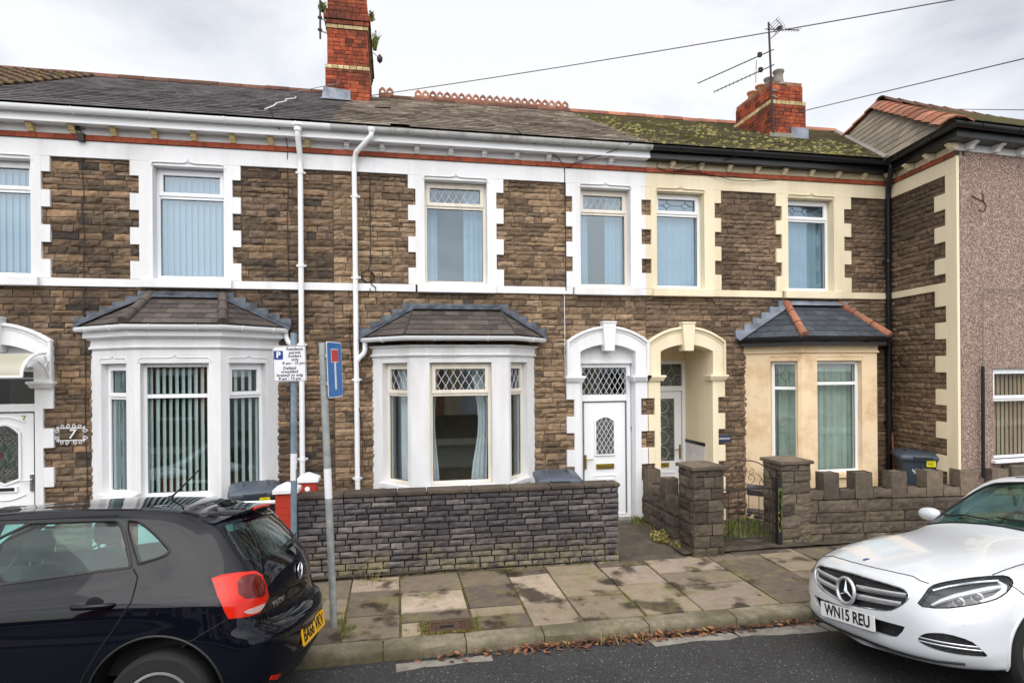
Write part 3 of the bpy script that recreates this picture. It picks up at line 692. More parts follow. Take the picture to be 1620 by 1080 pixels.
def cornice_parts(house, x0, x1, paint, band, brk, fascia_mat, gutter_mat, zoff=0.0, spacing=0.49, first=0.2, fr=None, gx=None):
    m = MB(); m.box(x0, x1, -0.052, 0.1, ZP, ZB0, paint); m.build('painted_band', house, bevel=0.003)
    m = MB(); m.box(x0, x1, -0.052, 0.1, ZB1, ZF0, brk[1]); m.build('frieze', house)
    m = MB(); masonry(m, x0, x1, ZB0, ZB1, 0.075, 0.22, 0.24, 0.004, 'band_brick', seed=int(x0 * 10) + 50, y=-0.075); m.box(x0, x1, -0.072, 0.1, ZB0 + .001, ZB1 - .001, 'mortar'); m.build('brick_band', house)
    x = x0 + first
    while x < x1 - 0.1:
        m = MB(); P = [(-0.05, ZF0 - 0.005), (-0.16, ZF0 - 0.005), (-0.16, ZF0 - 0.03), (-0.135, ZF0 - 0.045), (-0.135, ZF0 - 0.06), (-0.11, ZF0 - 0.07), (-0.085, ZF0 - 0.1), (-0.05, ZF0 - 0.1)]
        m.prism([(x - 0.035, a, b) for a, b in P], (0.07, 0, 0), brk[0]); m.build('bracket', house, bevel=0.003); x += spacing
    m = MB(); m.box(x0, x1, -0.225, 0.1, ZF0, ZF1, fascia_mat); m.box(x0, x1, -0.235, -0.225, ZF0 - 0.012, ZF0 + 0.02, fascia_mat); m.build('fascia', house, bevel=0.004)
    gutter(house, [(x0, -0.24), (x1, -0.24)] if not gx else [(gx[0], -0.24), (gx[1], -0.24)], 5.905, 0.052, gutter_mat)
def gutter(parent, path, ztop, r, mat, clips=True, name='gutter', spacing=0.85):
    pr = []
    for t in range(0, 181, 20): pr.append((r - r * math.cos(R(t)) + 0.006, ztop - r * math.sin(R(t)) * 1.25))
    for t in range(180, -1, -20): pr.append((r - (r - 0.006) * math.cos(R(t)) + 0.006, ztop - (r - 0.006) * math.sin(R(t)) * 1.2))
    m = MB(); m.sweep(path, pr, mat)
    if clips:
        for (a, b) in zip(path, path[1:]):
            A, B = Vector(a), Vector(b); L = (B - A).length; n = max(1, int(L / spacing)); d = (B - A) / L; nn = Vector((d.y, -d.x))
            for k in range(n):
                c = A + d * (L * (k + 0.5) / n)
                pc = [(r - (r + 0.005) * math.cos(R(t)) + 0.006, ztop + 0.003 - (r + 0.005) * math.sin(R(t)) * 1.25) for t in range(0, 181, 20)]
                m.tube([(c.x + nn.x * o, c.y + nn.y * o, z) for o, z in pc], 0.009, mat, 6)
    return m.build(name, parent, smooth=50)
def pipe(name, parent, P, r, mat, clips=(), n=12):
    m = MB(); m.tube(P, r, mat, n)
    for (x, y, z) in clips:
        m.lathe([(r + 0.008, -0.025), (r + 0.008, 0.025)], (x, y, z), mat, 12); m.box(x - r - 0.03, x + r + 0.03, y + r * 0.5, y + r + 0.012, z - 0.012, z + 0.012, mat)
    return m.build(name, parent, smooth=50)
def roof(house, x0, x1, mat, seed, lo=None, missing=0.0, row=0.22, w=0.27):
    V = Vector((0, RIDGE_Y - EAVE_Y, RIDGE_Z - EAVE_Z)); L = V.length
    m = MB(); slates(m, (x0, EAVE_Y, EAVE_Z), (1, 0, 0), V, [(0, 0), (x1 - x0, 0), (x1 - x0, L), (0, L)], mat, w=w, row=row, seed=seed, jit=0.006, missing=missing)
    m.poly([(x0, EAVE_Y + 0.05, EAVE_Z - 0.0), (x1, EAVE_Y + 0.05, EAVE_Z - 0.0), (x1, RIDGE_Y, RIDGE_Z - 0.03), (x0, RIDGE_Y, RIDGE_Z - 0.03)], 'slate_brown')
    m.poly([(x0, RIDGE_Y, RIDGE_Z - 0.02), (x1, RIDGE_Y, RIDGE_Z - 0.02), (x1, 8.8, EAVE_Z), (x0, 8.8, EAVE_Z)], 'slate_brown')
    return m.build('roof', house)
def ridge_tiles(house, x0, x1, mat, seed=1, l=0.45, r=0.12):
    m = MB(); x = x0; rnd = random.Random(seed)
    while x < x1 - 0.02:
        e = min(x1, x + l); o = []; dz = (rnd.random() - 0.5) * 0.012
        for xx, rr in ((x + 0.004, r), (e - 0.004, r)):
            o.append(m.pts([(xx, RIDGE_Y + rr * 1.1 * math.cos(R(t)), RIDGE_Z - 0.03 + dz + rr * 0.95 * math.sin(R(t))) for t in range(0, 181, 20)]))
        i = m.mi(mat)
        for k in range(9): m.f.append((o[0] + k, o[0] + k + 1, o[1] + k + 1, o[1] + k)); m.m.append(i)
        for q in o: m.f.append(tuple(q + k for k in range(10))); m.m.append(i)
        x = e
    return m.build('ridge_tiles', house, smooth=40)
def arch_door_case(house, xc, mat, wide_left=True, wide_right=True, party_right=None, party_left=None):
    """segmental arched door surround with keystone, imposts and quoin teeth"""
    m = MB(); n = 24; f = -0.075
    sp, cr, isp, icr, ho, hi = 2.95, 3.175, 2.79, 2.90, 0.655, 0.445
    def seg(h, z0, z1):
        s = z1 - z0; rad = (h * h + s * s) / (2 * s); a = math.asin(h / rad)
        return [(xc + rad * math.sin(-a + 2 * a * k / n), z1 - rad + rad * math.cos(-a + 2 * a * k / n)) for k in range(n + 1)]
    O = seg(ho, sp, cr); I = seg(hi, isp, icr)
    P = [(xc - ho, 2.42)] + O + [(xc + ho, 2.42)]; Qi = [(xc - hi, 2.42)] + I + [(xc + hi, 2.42)]
    i = m.mi(mat); k = len(P)
    a = m.pts([(x, f, z) for x, z in P]); b = m.pts([(x, f, z) for x, z in Qi]); c = m.pts([(x, 0.2, z) for x, z in P]); d = m.pts([(x, 0.2, z) for x, z in Qi])
    for j in range(k - 1):
        for q in ((a + j, b + j, b + j + 1, a + j + 1), (a + j, a + j + 1, c + j + 1, c + j), (b + j + 1, b + j, d + j, d + j + 1)): m.f.append(q); m.m.append(i)
    m.tube([(x * 1.0 + (x - xc) * -0.02, f - 0.012, z - 0.018) for x, z in O], 0.026, mat, 8)
    m.tube([(xc + (x - xc) * 0.93, f - 0.002, z - 0.062) for x, z in O], 0.012, mat, 6)
    for s in (-1, 1):
        m.tube([(xc + s * (ho - 0.015), f - 0.012, 2.42), (xc + s * (ho - 0.015), f - 0.012, sp - 0.015)], 0.022, mat, 8)
    # keystone
    m.hexa([(xc - 0.075, f - 0.075, 2.80), (xc + 0.075, f - 0.075, 2.80), (xc + 0.075, 0.05, 2.80), (xc - 0.075, 0.05, 2.80), (xc - 0.105, f - 0.075, 3.225), (xc + 0.105, f - 0.075, 3.225), (xc + 0.105, 0.05, 3.225), (xc - 0.105, 0.05, 3.225)], mat)
    m.box(xc - 0.115, xc + 0.115, f - 0.085, 0.05, 3.225, 3.25, mat)
    for z, q in ((3.17, 0.028), (2.9, 0.02)):
        for t in (-1, 0, 1): m.lathe([(0.009, 0), (0.006, -0.006)], (xc + t * q * 1.6, f - 0.075, z), mat, 8, 'Y')
    # imposts and pilasters
    for s in (-1, 1):
        xo, xi = xc + s * (ho + 0.035), xc + s * (hi - 0.07)
        a0, b0 = min(xo, xi), max(xo, xi)
        m.box(a0, b0, f - 0.05, 0.12, 2.385, 2.42, mat); m.box(a0 + 0.015, b0 - 0.015, f - 0.03, 0.12, 2.355, 2.385, mat); m.box(a0 + 0.025, b0 - 0.025, f - 0.012, 0.12, 2.33, 2.355, mat)
        nar, wid = xc + s * (ho - 0.115), xc + s * (ho + 0.005)
        m.box(min(nar, xc + s * hi), max(nar, xc + s * hi), f + 0.02, 0.2, 0.05, 2.33, mat)
        lv = [0.05, 0.27, 0.53, 0.785, 1.04, 1.295, 1.55, 1.805, 2.06, 2.33]
        for j in range(9):
            if j % 2 == 0: m.box(min(nar, wid), max(nar, wid), f + 0.021, 0.05, lv[j] + .0015, lv[j+1] - .0015, mat)
    return m.build('door_surround', house, bevel=0.004)
def bay(house, pts, z0, sill_z, head_z, wins, mat, zc, cornice_mat, gut_mat, win_mat, top, y_win=0.09, corn_h=0.12, fascia=None, gp=0.17):
    """canted bay: plan corners pts (A,B,C,D); wins = per face (x0,x1) of the opening along the face or None"""
    m = MB(); res = []
    for k in range(3):
        (ax, ay), (bx, by) = pts[k], pts[k+1]; M = frame(ax, ay, 0, bx - ax, by - ay); L = math.hypot(bx - ax, by - ay); m.M = M
        w = wins[k]; T = 0.16
        if not w: m.box(0, L, 0, T, z0, zc, mat); continue
        a, b = w
        m.box(0, L, 0, T, z0, sill_z, mat); m.box(0, a, 0, T, sill_z, head_z, mat); m.box(b, L, 0, T, sill_z, head_z, mat); m.box(0, L, 0, T, head_z, zc, mat)
        m.box(a - 0.04, b + 0.04, -0.05, T, sill_z - 0.05, sill_z + 0.012, mat)
        e = 0.035; zt = head_z + 0.07; xc = (a + b) / 2
        path = [(a - 0.02, head_z + 0.0), (a - 0.02, zt - e), (a - 0.012, zt - 0.01), (a + 0.015, zt), (xc - 0.07, zt), (xc - 0.03, zt + 0.006), (xc - .01, zt + 0.022), (xc, zt + 0.045), (xc + .01, zt + 0.022), (xc + 0.03, zt + 0.006), (xc + 0.07, zt), (b - 0.015, zt), (b + 0.012, zt - 0.01), (b + 0.02, zt - e), (b + 0.02, head_z)]
        m.tube([(p, -0.003, z) for p, z in path], 0.008, mat, 6)
        res.append((k, M, a, b))
    m.M = Matrix.Identity(4)
    b_ = m.build('bay_window', house, bevel=0.006)
    m = MB(); m.sweep(pts, [(-0.02, zc - 0.03), (0.03, zc - 0.03), (0.035, zc - 0.012), (0.02, zc + 0.004), (0.012, zc + 0.01), (0.012, zc + corn_h * 0.7), (0.05, zc + corn_h * 0.8), (0.075, zc + corn_h), (-0.05, zc + corn_h), (-0.05, zc - 0.03)], cornice_mat)
    m.build('bay_cornice', house, bevel=0.003)
    return b_, res
def bay_roof(house, pts, z_e, tl, tr, mat, hip=None, seed=1, flash='lead_blue', over=0.18, step=True):
    """hipped bay roof of slates with stepped lead flashing against the wall"""
    m = MB(); P = [Vector((p[0], p[1])) for p in pts]
    offs = []
    for k in range(4):
        ds = [(P[j+1] - P[j]).normalized() for j in (k - 1, k) if 0 <= j < 3]; ns = [Vector((d.y, -d.x)) for d in ds]
        n = sum(ns, Vector((0, 0))).normalized(); n /= n.dot(ns[0]); offs.append(n)
    E = [Vector((P[k].x + offs[k].x * over, min(P[k].y + offs[k].y * over, -0.0), z_e)) for k in range(4)]
    E[0] = Vector((P[0].x - over * 0.95, -0.02, z_e)); E[3] = Vector((P[3].x + over * 0.95, -0.02, z_e))
    TL, TR = Vector((tl[0], -0.02, tl[1])), Vector((tr[0], -0.02, tr[1]))
    def plane(A, B, poly3, sd):
        U = (B - A).normalized(); C = poly3[2]; V = (C - A) - U * (C - A).dot(U); V.normalize()
        pl = [((p - A).dot(U), (p - A).dot(V)) for p in poly3]
        slates(m, A, U, V, pl, mat, w=0.2, row=0.15, th=0.006, seed=sd, lift=0.008)
        m.poly([p - U.cross(V) * 0.006 for p in poly3], 'slate_brown')
    plane(E[0], E[1], [E[0], E[1], TL], seed); plane(E[1], E[2], [E[1], E[2], TR, TL], seed + 1); plane(E[2], E[3], [E[2], E[3], TR], seed + 2)
    r = m.build('bay_roof', house)
    if hip:
        for A, B in ((E[1], TL), (E[2], TR)):
            h = MB(); n = 3
            for k in range(n):
                a, b = A.lerp(B, k / n + 0.004), B.lerp(A, 1 - (k + 1) / n + 0.0)
                h.tube([a + Vector((0, 0, 0.02)), a.lerp(b, 0.98) + Vector((0, 0, 0.02))], [0.062, 0.056], hip, 12)
            h.build('hip_tile', r, smooth=50)
    else:
        for A, B in ((E[1], TL), (E[2], TR)):
            h = MB(); h.tube([A + Vector((0, 0, 0.012)), B + Vector((0, 0, 0.012))], 0.018, 'slate_brown', 8); h.build('hip_roll', r, smooth=50)
    f = MB(); i = 0
    top = 0.075
    for A, B in ((E[0], TL), (TL, TR), (TR, E[3])):
        L = (B - A).length; n = max(2, int(L / 0.16))
        for k in range(n):
            p, q = A.lerp(B, k / n), A.lerp(B, (k + 1) / n); zt = max(p.z, q.z) + top * (0.75 if step else 0.6); t = 0.004 + (k % 2) * 0.003
            f.hexa([(p.x - .004, -0.058 - t, p.z - 0.02), (q.x + .004, -0.058 - t, q.z - 0.02), (q.x + .004, 0.02, q.z - 0.02), (p.x - .004, 0.02, p.z - 0.02), (p.x - .004, -0.045 - t, zt), (q.x + .004, -0.045 - t, zt), (q.x + .004, 0.02, zt), (p.x - .004, 0.02, zt)], flash)
            d = (q - p); up = Vector((0, -0.1, -0.055 if abs(p.z - q.z) < 0.01 else -0.02))
            f.poly([(p.x, -0.06, p.z + 0.03), (q.x, -0.06, q.z + 0.03), (q.x, -0.17, q.z - 0.035), (p.x, -0.17, p.z - 0.035)][::-1], flash)
    f.build('flashing', r)
    return r, E
def chimney(house, x0, x1, y0, y1, zb, bands, pots, mat='red_brick', name='chimney', seed=5):
    """brick stack; bands = list of (z0, z1, inset, material)"""
    m = MB()
    for k, (a, b, ins, mt) in enumerate(bands):
        X0, X1, Y0, Y1 = x0 + ins, x1 - ins, y0 + ins, y1 - ins
        m.M = Matrix.Identity(4); m.box(X0 + .012, X1 - .012, Y0 + .012, Y1 - .012, a, b, 'mortar_dark')
        for (ox, oy, dx, dy, L) in ((X0, Y0, 1, 0, X1 - X0), (X1, Y0, 0, 1, Y1 - Y0), (X1, Y1, -1, 0, X1 - X0), (X0, Y1, 0, -1, Y1 - Y0)):
            m.M = frame(ox, oy, 0, dx, dy); masonry(m, 0, L, a, b, 0.075, 0.1, 0.225, 0.008, mt, gap=0.009, seed=seed + k * 7 + int(ox * 3), hv=0.03, y=0.008, cell=0.06)
        m.M = Matrix.Identity(4)
    c = m.build(name, house)
    for (px, py, z, h, r, mt) in pots:
        p = MB(); p.lathe([(r * 1.15, 0), (r * 1.1, 0.04), (r * 0.95, 0.09), (r * 0.82, h * 0.55), (r * 0.86, h * 0.82), (r * 1.05, h * 0.88), (r * 1.08, h), (r * 0.85, h), (r * 0.8, h * 0.7)], (px, py, z), mt, 18)
        p.lathe([(r * 1.7, -0.03), (r * 1.3, 0.03)], (px, py, z), 'concrete_worn', 12)
        p.build('pot', c, smooth=50)
    return c
# ------------------------------------------------------------------ the terrace
I4 = Matrix.Identity(4)
def wall_part(house, x0, x1, stone, seed, holes, mortar='mortar', stone_split=None):
    m = MB(); holes = [(a - .012, b + .012, c - (.012 if c > .05 else 0), d + .012) for a, b, c, d in holes]
    slab(m, x0, x1, 0.0, EAVE_Z, 0.0, 0.25, holes, mortar)
    st = stone_split or [(x0, x1, stone)]
    for k, (a, b, s) in enumerate(st):
        masonry(m, a, b, 0.0, ZS0, 0.081, 0.11, 0.42, 0.036, s, holes=holes, hv=0.32, seed=seed + k, gap=0.010)
        masonry(m, a, b, ZS1, ZP, 0.081, 0.11, 0.42, 0.036, s, holes=holes, hv=0.32, seed=seed + 40 + k, gap=0.010)
    w = m.build('stone_wall', house)
    m = MB(); m.box(x0, x0 + 0.1, 0.25, 8.0, 0, EAVE_Z, 'room_dark'); m.box(x1 - 0.1, x1, 0.25, 8.0, 0, EAVE_Z, 'room_dark'); m.box(x0, x1, 8.0, 8.2, 0, EAVE_Z, 'mortar')
    m.box(x0 + .1, x1 - .1, 0.25, 8.0, 3.1, 3.3, 'room_dark'); m.box(x0 + .1, x1 - .1, 0.25, 8.0, 5.7, 5.8, 'room_dark'); m.build('interior', house)
    return w
def string_course(house, segs, mat):
    for a, b in segs:
        m = MB(); m.box(a, b, -0.05, 0.05, ZS0, ZS1, mat); m.build('string_course', house, bevel=0.004)

# ---- number 7 ------------------------------------------------------------
h7 = thing('terrace_house', 'dark stone terraced house with white trim, vertical blinds and the number seven door', 'house', (-3.3, 0, 0), 'stone terraced houses in the row')
def build_h7():
    h = h7; x0, x1 = -5.7, -0.85; B = [(-3.97, 0), (-3.2, -0.62), (-2.2, -0.62), (-1.60, 0)]
    dh = (-5.05 - .45, -5.05 + .45, 0.0, 2.95)
    holes = [(-5.46, -4.635, 3.80, 5.31), (-3.185, -2.29, 3.80, 5.31), dh, (-3.9, -1.66, 0.3, 2.95)]
    wall_part(h, x0, x1, 'sandstone_sooty', 11, holes)
    string_course(h, [(x0, -5.6), (-4.55, -3.315), (-2.19, x1)], 'white_paint')
    cornice_parts(h, x0, x1, 'white_paint', 'band_brick', ('yellow_paint', 'white_paint'), 'plastic_white', 'plastic_white', first=0.11, gx=(-7.2, -0.85))
    for (a, b, nl, wl, nr, wr) in ((-5.46, -4.635, -5.59, -5.69, -4.516, -4.412), (-3.185, -2.29, -3.352, -3.463, -2.181, -2.075)):
        surround(h, a, b, 3.80, 5.31, nl, wl, nr, wr, 'white_paint')
        w = window(h, I4, a, b, 3.80, 5.305, 4.925)
        sill(w, h, a - 0.13, b + 0.1, 3.66, 3.80, 'white_paint')
        vblinds(w, I4, a + 0.02, b - 0.02, 3.82, 5.22, 0.19, 'blind_blue', 0.078, 0.092, -16)
        r = MB(); room(r, a - .3, b + .3, 3.6, 5.6, 0.26, 2.5); r.build('room', w)
    # bay
    b, res = bay(h, B, 0.0, 0.93, 2.64, [(0.24, 0.80), (0.06, 0.86), (0.12, 0.66)], 'white_paint', 2.86, 'white_paint', 'plastic_white', 'plastic_white', 'plain')
    for k, M, a, c in res:
        w = window(h, M, a, c, 0.945, 2.635, 2.22 if k == 1 else 2.2, y=0.09, sash=(k != 1))
        if k == 1: vblinds(w, M, a + 0.03, c - 0.03, 0.97, 2.6, 0.16, 'blind_green', 0.076, 0.075, -42)
        elif k == 2:
            vblinds(w, M, a + 0.03, c - 0.03, 0.97, 2.6, 0.16, 'blind_green', 0.105, 0.04, -20)
        else: vblinds(w, M, a + 0.03, c - 0.03, 0.97, 2.6, 0.16, 'blind_green', 0.085, 0.07, -60)
    r = MB(); room(r, -4.4, -1.2, 0.2, 2.85, 0.3, 3.2); r.build('room', b)
    bay_roof(h, B, 3.13, (-3.22, 3.56), (-2.32, 3.56), 'slate_brown', hip='slate_brown', seed=70)
    pr = [(p[0], p[1]) for p in B]
    g = offset_path(B, 0.1, ext=0.18); gutter(b, g, 3.115, 0.05, 'plastic_white', spacing=0.45)
    m = MB(); m.sweep(offset_path(B, 0.0), [(0.0, 2.96), (0.10, 2.98), (0.10, 3.06), (-0.05, 3.06), (-0.05, 2.96)], 'plastic_white'); m.build('bay_fascia', b)
    # door
    arch_door_case(h, -5.05, 'white_paint')
    upvc_door(h, -5.05, 'seven')
    m = MB()   # curved clear canopy on white brackets
    n = 12; i = m.mi('canopy_plastic'); P0 = []; 
    for t in range(n + 1):
        a = R(10 + 80 * t / n); P0.append((-0.08 - 0.62 * math.cos(R(90) - a + 0) * 1.0, 2.42 + 0.36 * math.sin(R(90 - 80 * t / n))))
    A = m.pts([(-5.7, y, z) for y, z in P0] + [(-4.4, y, z) for y, z in P0])
    for t in range(n): m.f.append((A + t, A + t + 1, A + n + 2 + t, A + n + 1 + t)); m.m.append(i)
    c = m.build('door_canopy', h, smooth=60)
    m = MB(); m.tube([(-5.7, P0[-1][0], P0[-1][1]), (-4.4, P0[-1][0], P0[-1][1])], 0.016, 'plastic_white')
    for x in (-4.41, -5.69):
        m.tube([(x, y, z) for y, z in P0], 0.018, 'plastic_white'); m.tube([(x, -0.08, 2.42), (x, -0.08, 2.78)], 0.02, 'plastic_white')
        m.tube([(x, -0.08, 2.44), (x, -0.2, 2.6), (x, -0.36, 2.68), (x, -0.6, 2.6)], 0.014, 'plastic_white'); m.tube([(x, -0.1, 2.7), (x, -0.22, 2.6)], 0.012, 'plastic_white'); m.tube([(x, -0.1, 2.58), (x, -0.2, 2.74)], 0.012, 'plastic_white')
    m.build('bracket_frame', c, smooth=50)
    roof(h, x0, x1, 'slate_grey', 31); ridge_tiles(h, x0, x1 - 0.4, 'brown_tile', 3)
    # rainwater pipe with hopper branch
    p = pipe('downpipe', h, [(-1.28, -0.31, 5.88), (-1.28, -0.31, 5.79), (-1.28, -0.3, 5.72), (-1.28, -0.11, 5.52), (-1.28, -0.09, 5.4), (-1.285, -0.09, 0.0)], 0.037, 'plastic_white', [(-1.28, -0.09, z) for z in (4.0, 2.9, 1.3, 5.3)])
    m = MB(); m.lathe([(0.05, 5.79), (0.05, 5.84), (0.07, 5.86), (0.07, 5.88)], (-1.28, -0.31, 0), 'plastic_white', 16); m.build('outlet', p, smooth=40)
    pipe('bay_downpipe', b, [(-1.50, -0.06, 3.07), (-1.49, -0.07, 3.0), (-1.46, -0.08, 2.93), (-1.36, -0.09, 2.86), (-1.29, -0.09, 2.8)], 0.035, 'plastic_white', [])
def offset_path(B, o, ext=0.0):
    P = [Vector((p[0], p[1])) for p in B]; out = []
    for k in range(len(P)):
        ds = [(P[j+1] - P[j]).normalized() for j in (k - 1, k) if 0 <= j < len(P) - 1]; ns = [Vector((d.y, -d.x)) for d in ds]
        n = sum(ns, Vector((0, 0))).normalized(); n /= n.dot(ns[0]); out.append(P[k] + n * o)
    if ext:
        d = (out[0] - out[1]).normalized(); t = (-0.06 - out[0].y) / d.y if abs(d.y) > 1e-6 else 0; out[0] = out[0] + d * t
        d = (out[-1] - out[-2]).normalized(); t = (-0.06 - out[-1].y) / d.y if abs(d.y) > 1e-6 else 0; out[-1] = out[-1] + d * t
    return [(p.x, p.y) for p in out]
def upvc_door(h, xc, kind):
    """white panelled front door with fanlight in the arched opening"""
    x0, x1 = (xc - 0.425, xc + 0.435); y = 0.12
    m = MB(); W = 'white_paint_grimy' if kind == 'nine' else 'plastic_white'; F = 'plastic_white'
    zt = 2.64
    if kind != 'eleven': m.box(x0 - 0.03, x1 + 0.03, 0.085, 0.2, zt, 2.96, W); m.box(x0 - 0.03, x1 + 0.03, 0.06, 0.2, zt - 0.03, zt, W)
    o = m.build('tympanum', h)
    m = MB()
    def fr(a, b, c, d, w, ya, yb, mt=F): m.ring([(a, ya, c), (b, ya, c), (b, ya, d), (a, ya, d)], [(a + w, ya, c + w), (b - w, ya, c + w), (b - w, ya, d - w), (a + w, ya, d - w)], (0, yb - ya, 0), mt)
    fr(x0, x1, 0.19, zt - 0.03, 0.065, y, y + 0.09); m.box(x0 + .066, x1 - .066, y + 0.001, y + .09, 2.02, 2.12, F)
    d = m.build('door_frame', h, bevel=0.005)
    g = MB(); g.poly([(x0 + .06, y + .03, 2.11), (x1 - .06, y + .03, 2.11), (x1 - .06, y + .03, zt - .09), (x0 + .06, y + .03, zt - .09)], 'window_glass'); g.box(x0, x1, y + 0.9, y + 0.95, 0, 2.7, 'room_wall'); g.build('fanlight', d)
    L0, L1, Z0, Z1 = x0 + 0.085, x1 - 0.085, 0.235, 2.01
    m = MB(); m.box(L0, L1, y + 0.012, y + 0.06, Z0, Z1, F)
    m.ring([(L0, y + .01, Z0), (L1, y + .01, Z0), (L1, y + .01, Z1), (L0, y + .01, Z1)], [(L0 + .006, y + .01, Z0 + .006), (L1 - .006, y + .01, Z0 + .006), (L1 - .006, y + .01, Z1 - .006), (L0 + .006, y + .01, Z1 - .006)], (0, -0.012, 0), 'black_plastic')
    c = (L0 + L1) / 2
    if kind == 'nine':
        A = [(c - 0.17, 1.17), (c + 0.17, 1.17), (c + 0.17, 1.72)] + [(c + 0.17 - 0.34 * t / 10, 1.72 + 0.07 * math.sin(math.pi * t / 10)) for t in range(1, 10)] + [(c - 0.17, 1.72)]
        B2 = [(c + (p - c) * 0.86, 1.46 + (z - 1.46) * 0.93) for p, z in A]
        m.ring([(p, y - .012, z) for p, z in A], [(p, y - .012, z) for p, z in B2], (0, 0.03, 0), F)
        m.ring([(p, y - .002, z) for p, z in [(c - .19, .3), (c + .19, .3), (c + .19, .87), (c - .19, .87)]], [(p, y - .002, z) for p, z in [(c - .165, .325), (c + .165, .325), (c + .165, .845), (c - .165, .845)]], (0, 0.02, 0), F)
        m.box(c - .14, c + .14, y - 0.004, y + .02, .35, .82, F)
    else:
        A = [(c - 0.19, 1.12), (c, 1.05), (c + 0.19, 1.12), (c + 0.19, 1.75)] + [(c + 0.19 - 0.38 * t / 10, 1.75 + 0.12 * math.sin(math.pi * t / 10)) for t in range(1, 10)] + [(c - 0.19, 1.75)]
        B2 = [(c + (p - c) * 0.86, 1.46 + (z - 1.46) * 0.93) for p, z in A]
        m.ring([(p, y - .014, z) for p, z in A], [(p, y - .014, z) for p, z in B2], (0, 0.03, 0), F)
        pth = [(c - .24, .93)] + [(c - .24 + .48 * t / 12, .93 - .07 * math.sin(math.pi * t / 12)) for t in range(13)]
        m.tube([(p, y + .006, z) for p, z in pth], 0.012, F); m.tube([(p, y + .006, 1.95 - (z - .86) * 1.0) for p, z in pth], 0.012, F)
    leaf = m.build('door', h, bevel=0.003)
    g = MB(); g.prism([(p, y + 0.004, z) for p, z in B2], (0, 0.006, 0), 'obscure_glass'); gl = g.build('door_glass', leaf)
    if kind == 'nine':
        lattice(d, I4, x0 + .065, x1 - .065, 2.12, zt - .095, y + .024, 0.093, 0.16)
        lattice(leaf, I4, c - .145, c + .145, 1.2, 1.755, y + 0.0, 0.075, 0.125)
    else:
        m = MB()
        for (px, pz, mt) in ((0, 1.56, 'stained_green'), (0, 1.34, 'stained_green'), (0.05, 1.45, 'stained_green'), (-0.05, 1.45, 'stained_plum')):
            m.prism([(c + px - .03, y - .001, pz), (c + px, y - .001, pz - .05), (c + px + .03, y - .001, pz), (c + px, y - .001, pz + .05)], (0, 0.004, 0), mt)
        m.build('stained_glass', leaf)
        lattice(leaf, I4, c - .16, c + .16, 1.12, 1.8, y + 0.001, 0.06, 0.06, 'lead_dark', 0.002)
    m = MB(); lb = 'brass' if kind == 'nine' else 'plastic_white'
    m.box(c - .145, c + .145, y - 0.012, y + .02, .965, 1.04, lb); m.box(c - .115, c + .115, y - 0.016, y - 0.0125, .98, 1.025, 'brass' if kind == 'nine' else 'black_plastic'); m.build('letter_box', leaf, bevel=0.003)
    m = MB(); s = -1 if kind == 'nine' else 1; hx = (L0 - 0.03) if s < 0 else (L1 + 0.02)
    hx = L0 + 0.02 if s < 0 else L1 - 0.03
    m.box(hx - .016, hx + .016, y - .02, y + .02, .97, 1.19, 'brass' if s < 0 else 'chrome'); m.tube([(hx, y - .02, 1.12), (hx, y - .055, 1.12), (hx - s * .12, y - .055, 1.12)], 0.009, 'brass' if s < 0 else 'chrome'); m.build('handle', leaf, smooth=50)
    if kind == 'nine':
        text_mesh('house_numeral', '9', 0.11, 'letter_black', Matrix.Translation((3.665, 0.09 + 0.02, 1.57)) @ Matrix.Rotation(R(90), 4, 'X'), d)
    else:
        text_mesh('house_numeral', '7', 0.12, 'brass', Matrix.Translation((-4.83, y + .008, 1.92)) @ Matrix.Rotation(R(90), 4, 'X'), leaf)
        m = MB(); m.box(-4.63, -4.59, 0.02, 0.09, 1.12, 1.2, 'brass'); m.build('door_bell', d)
    return leaf
build_h7()

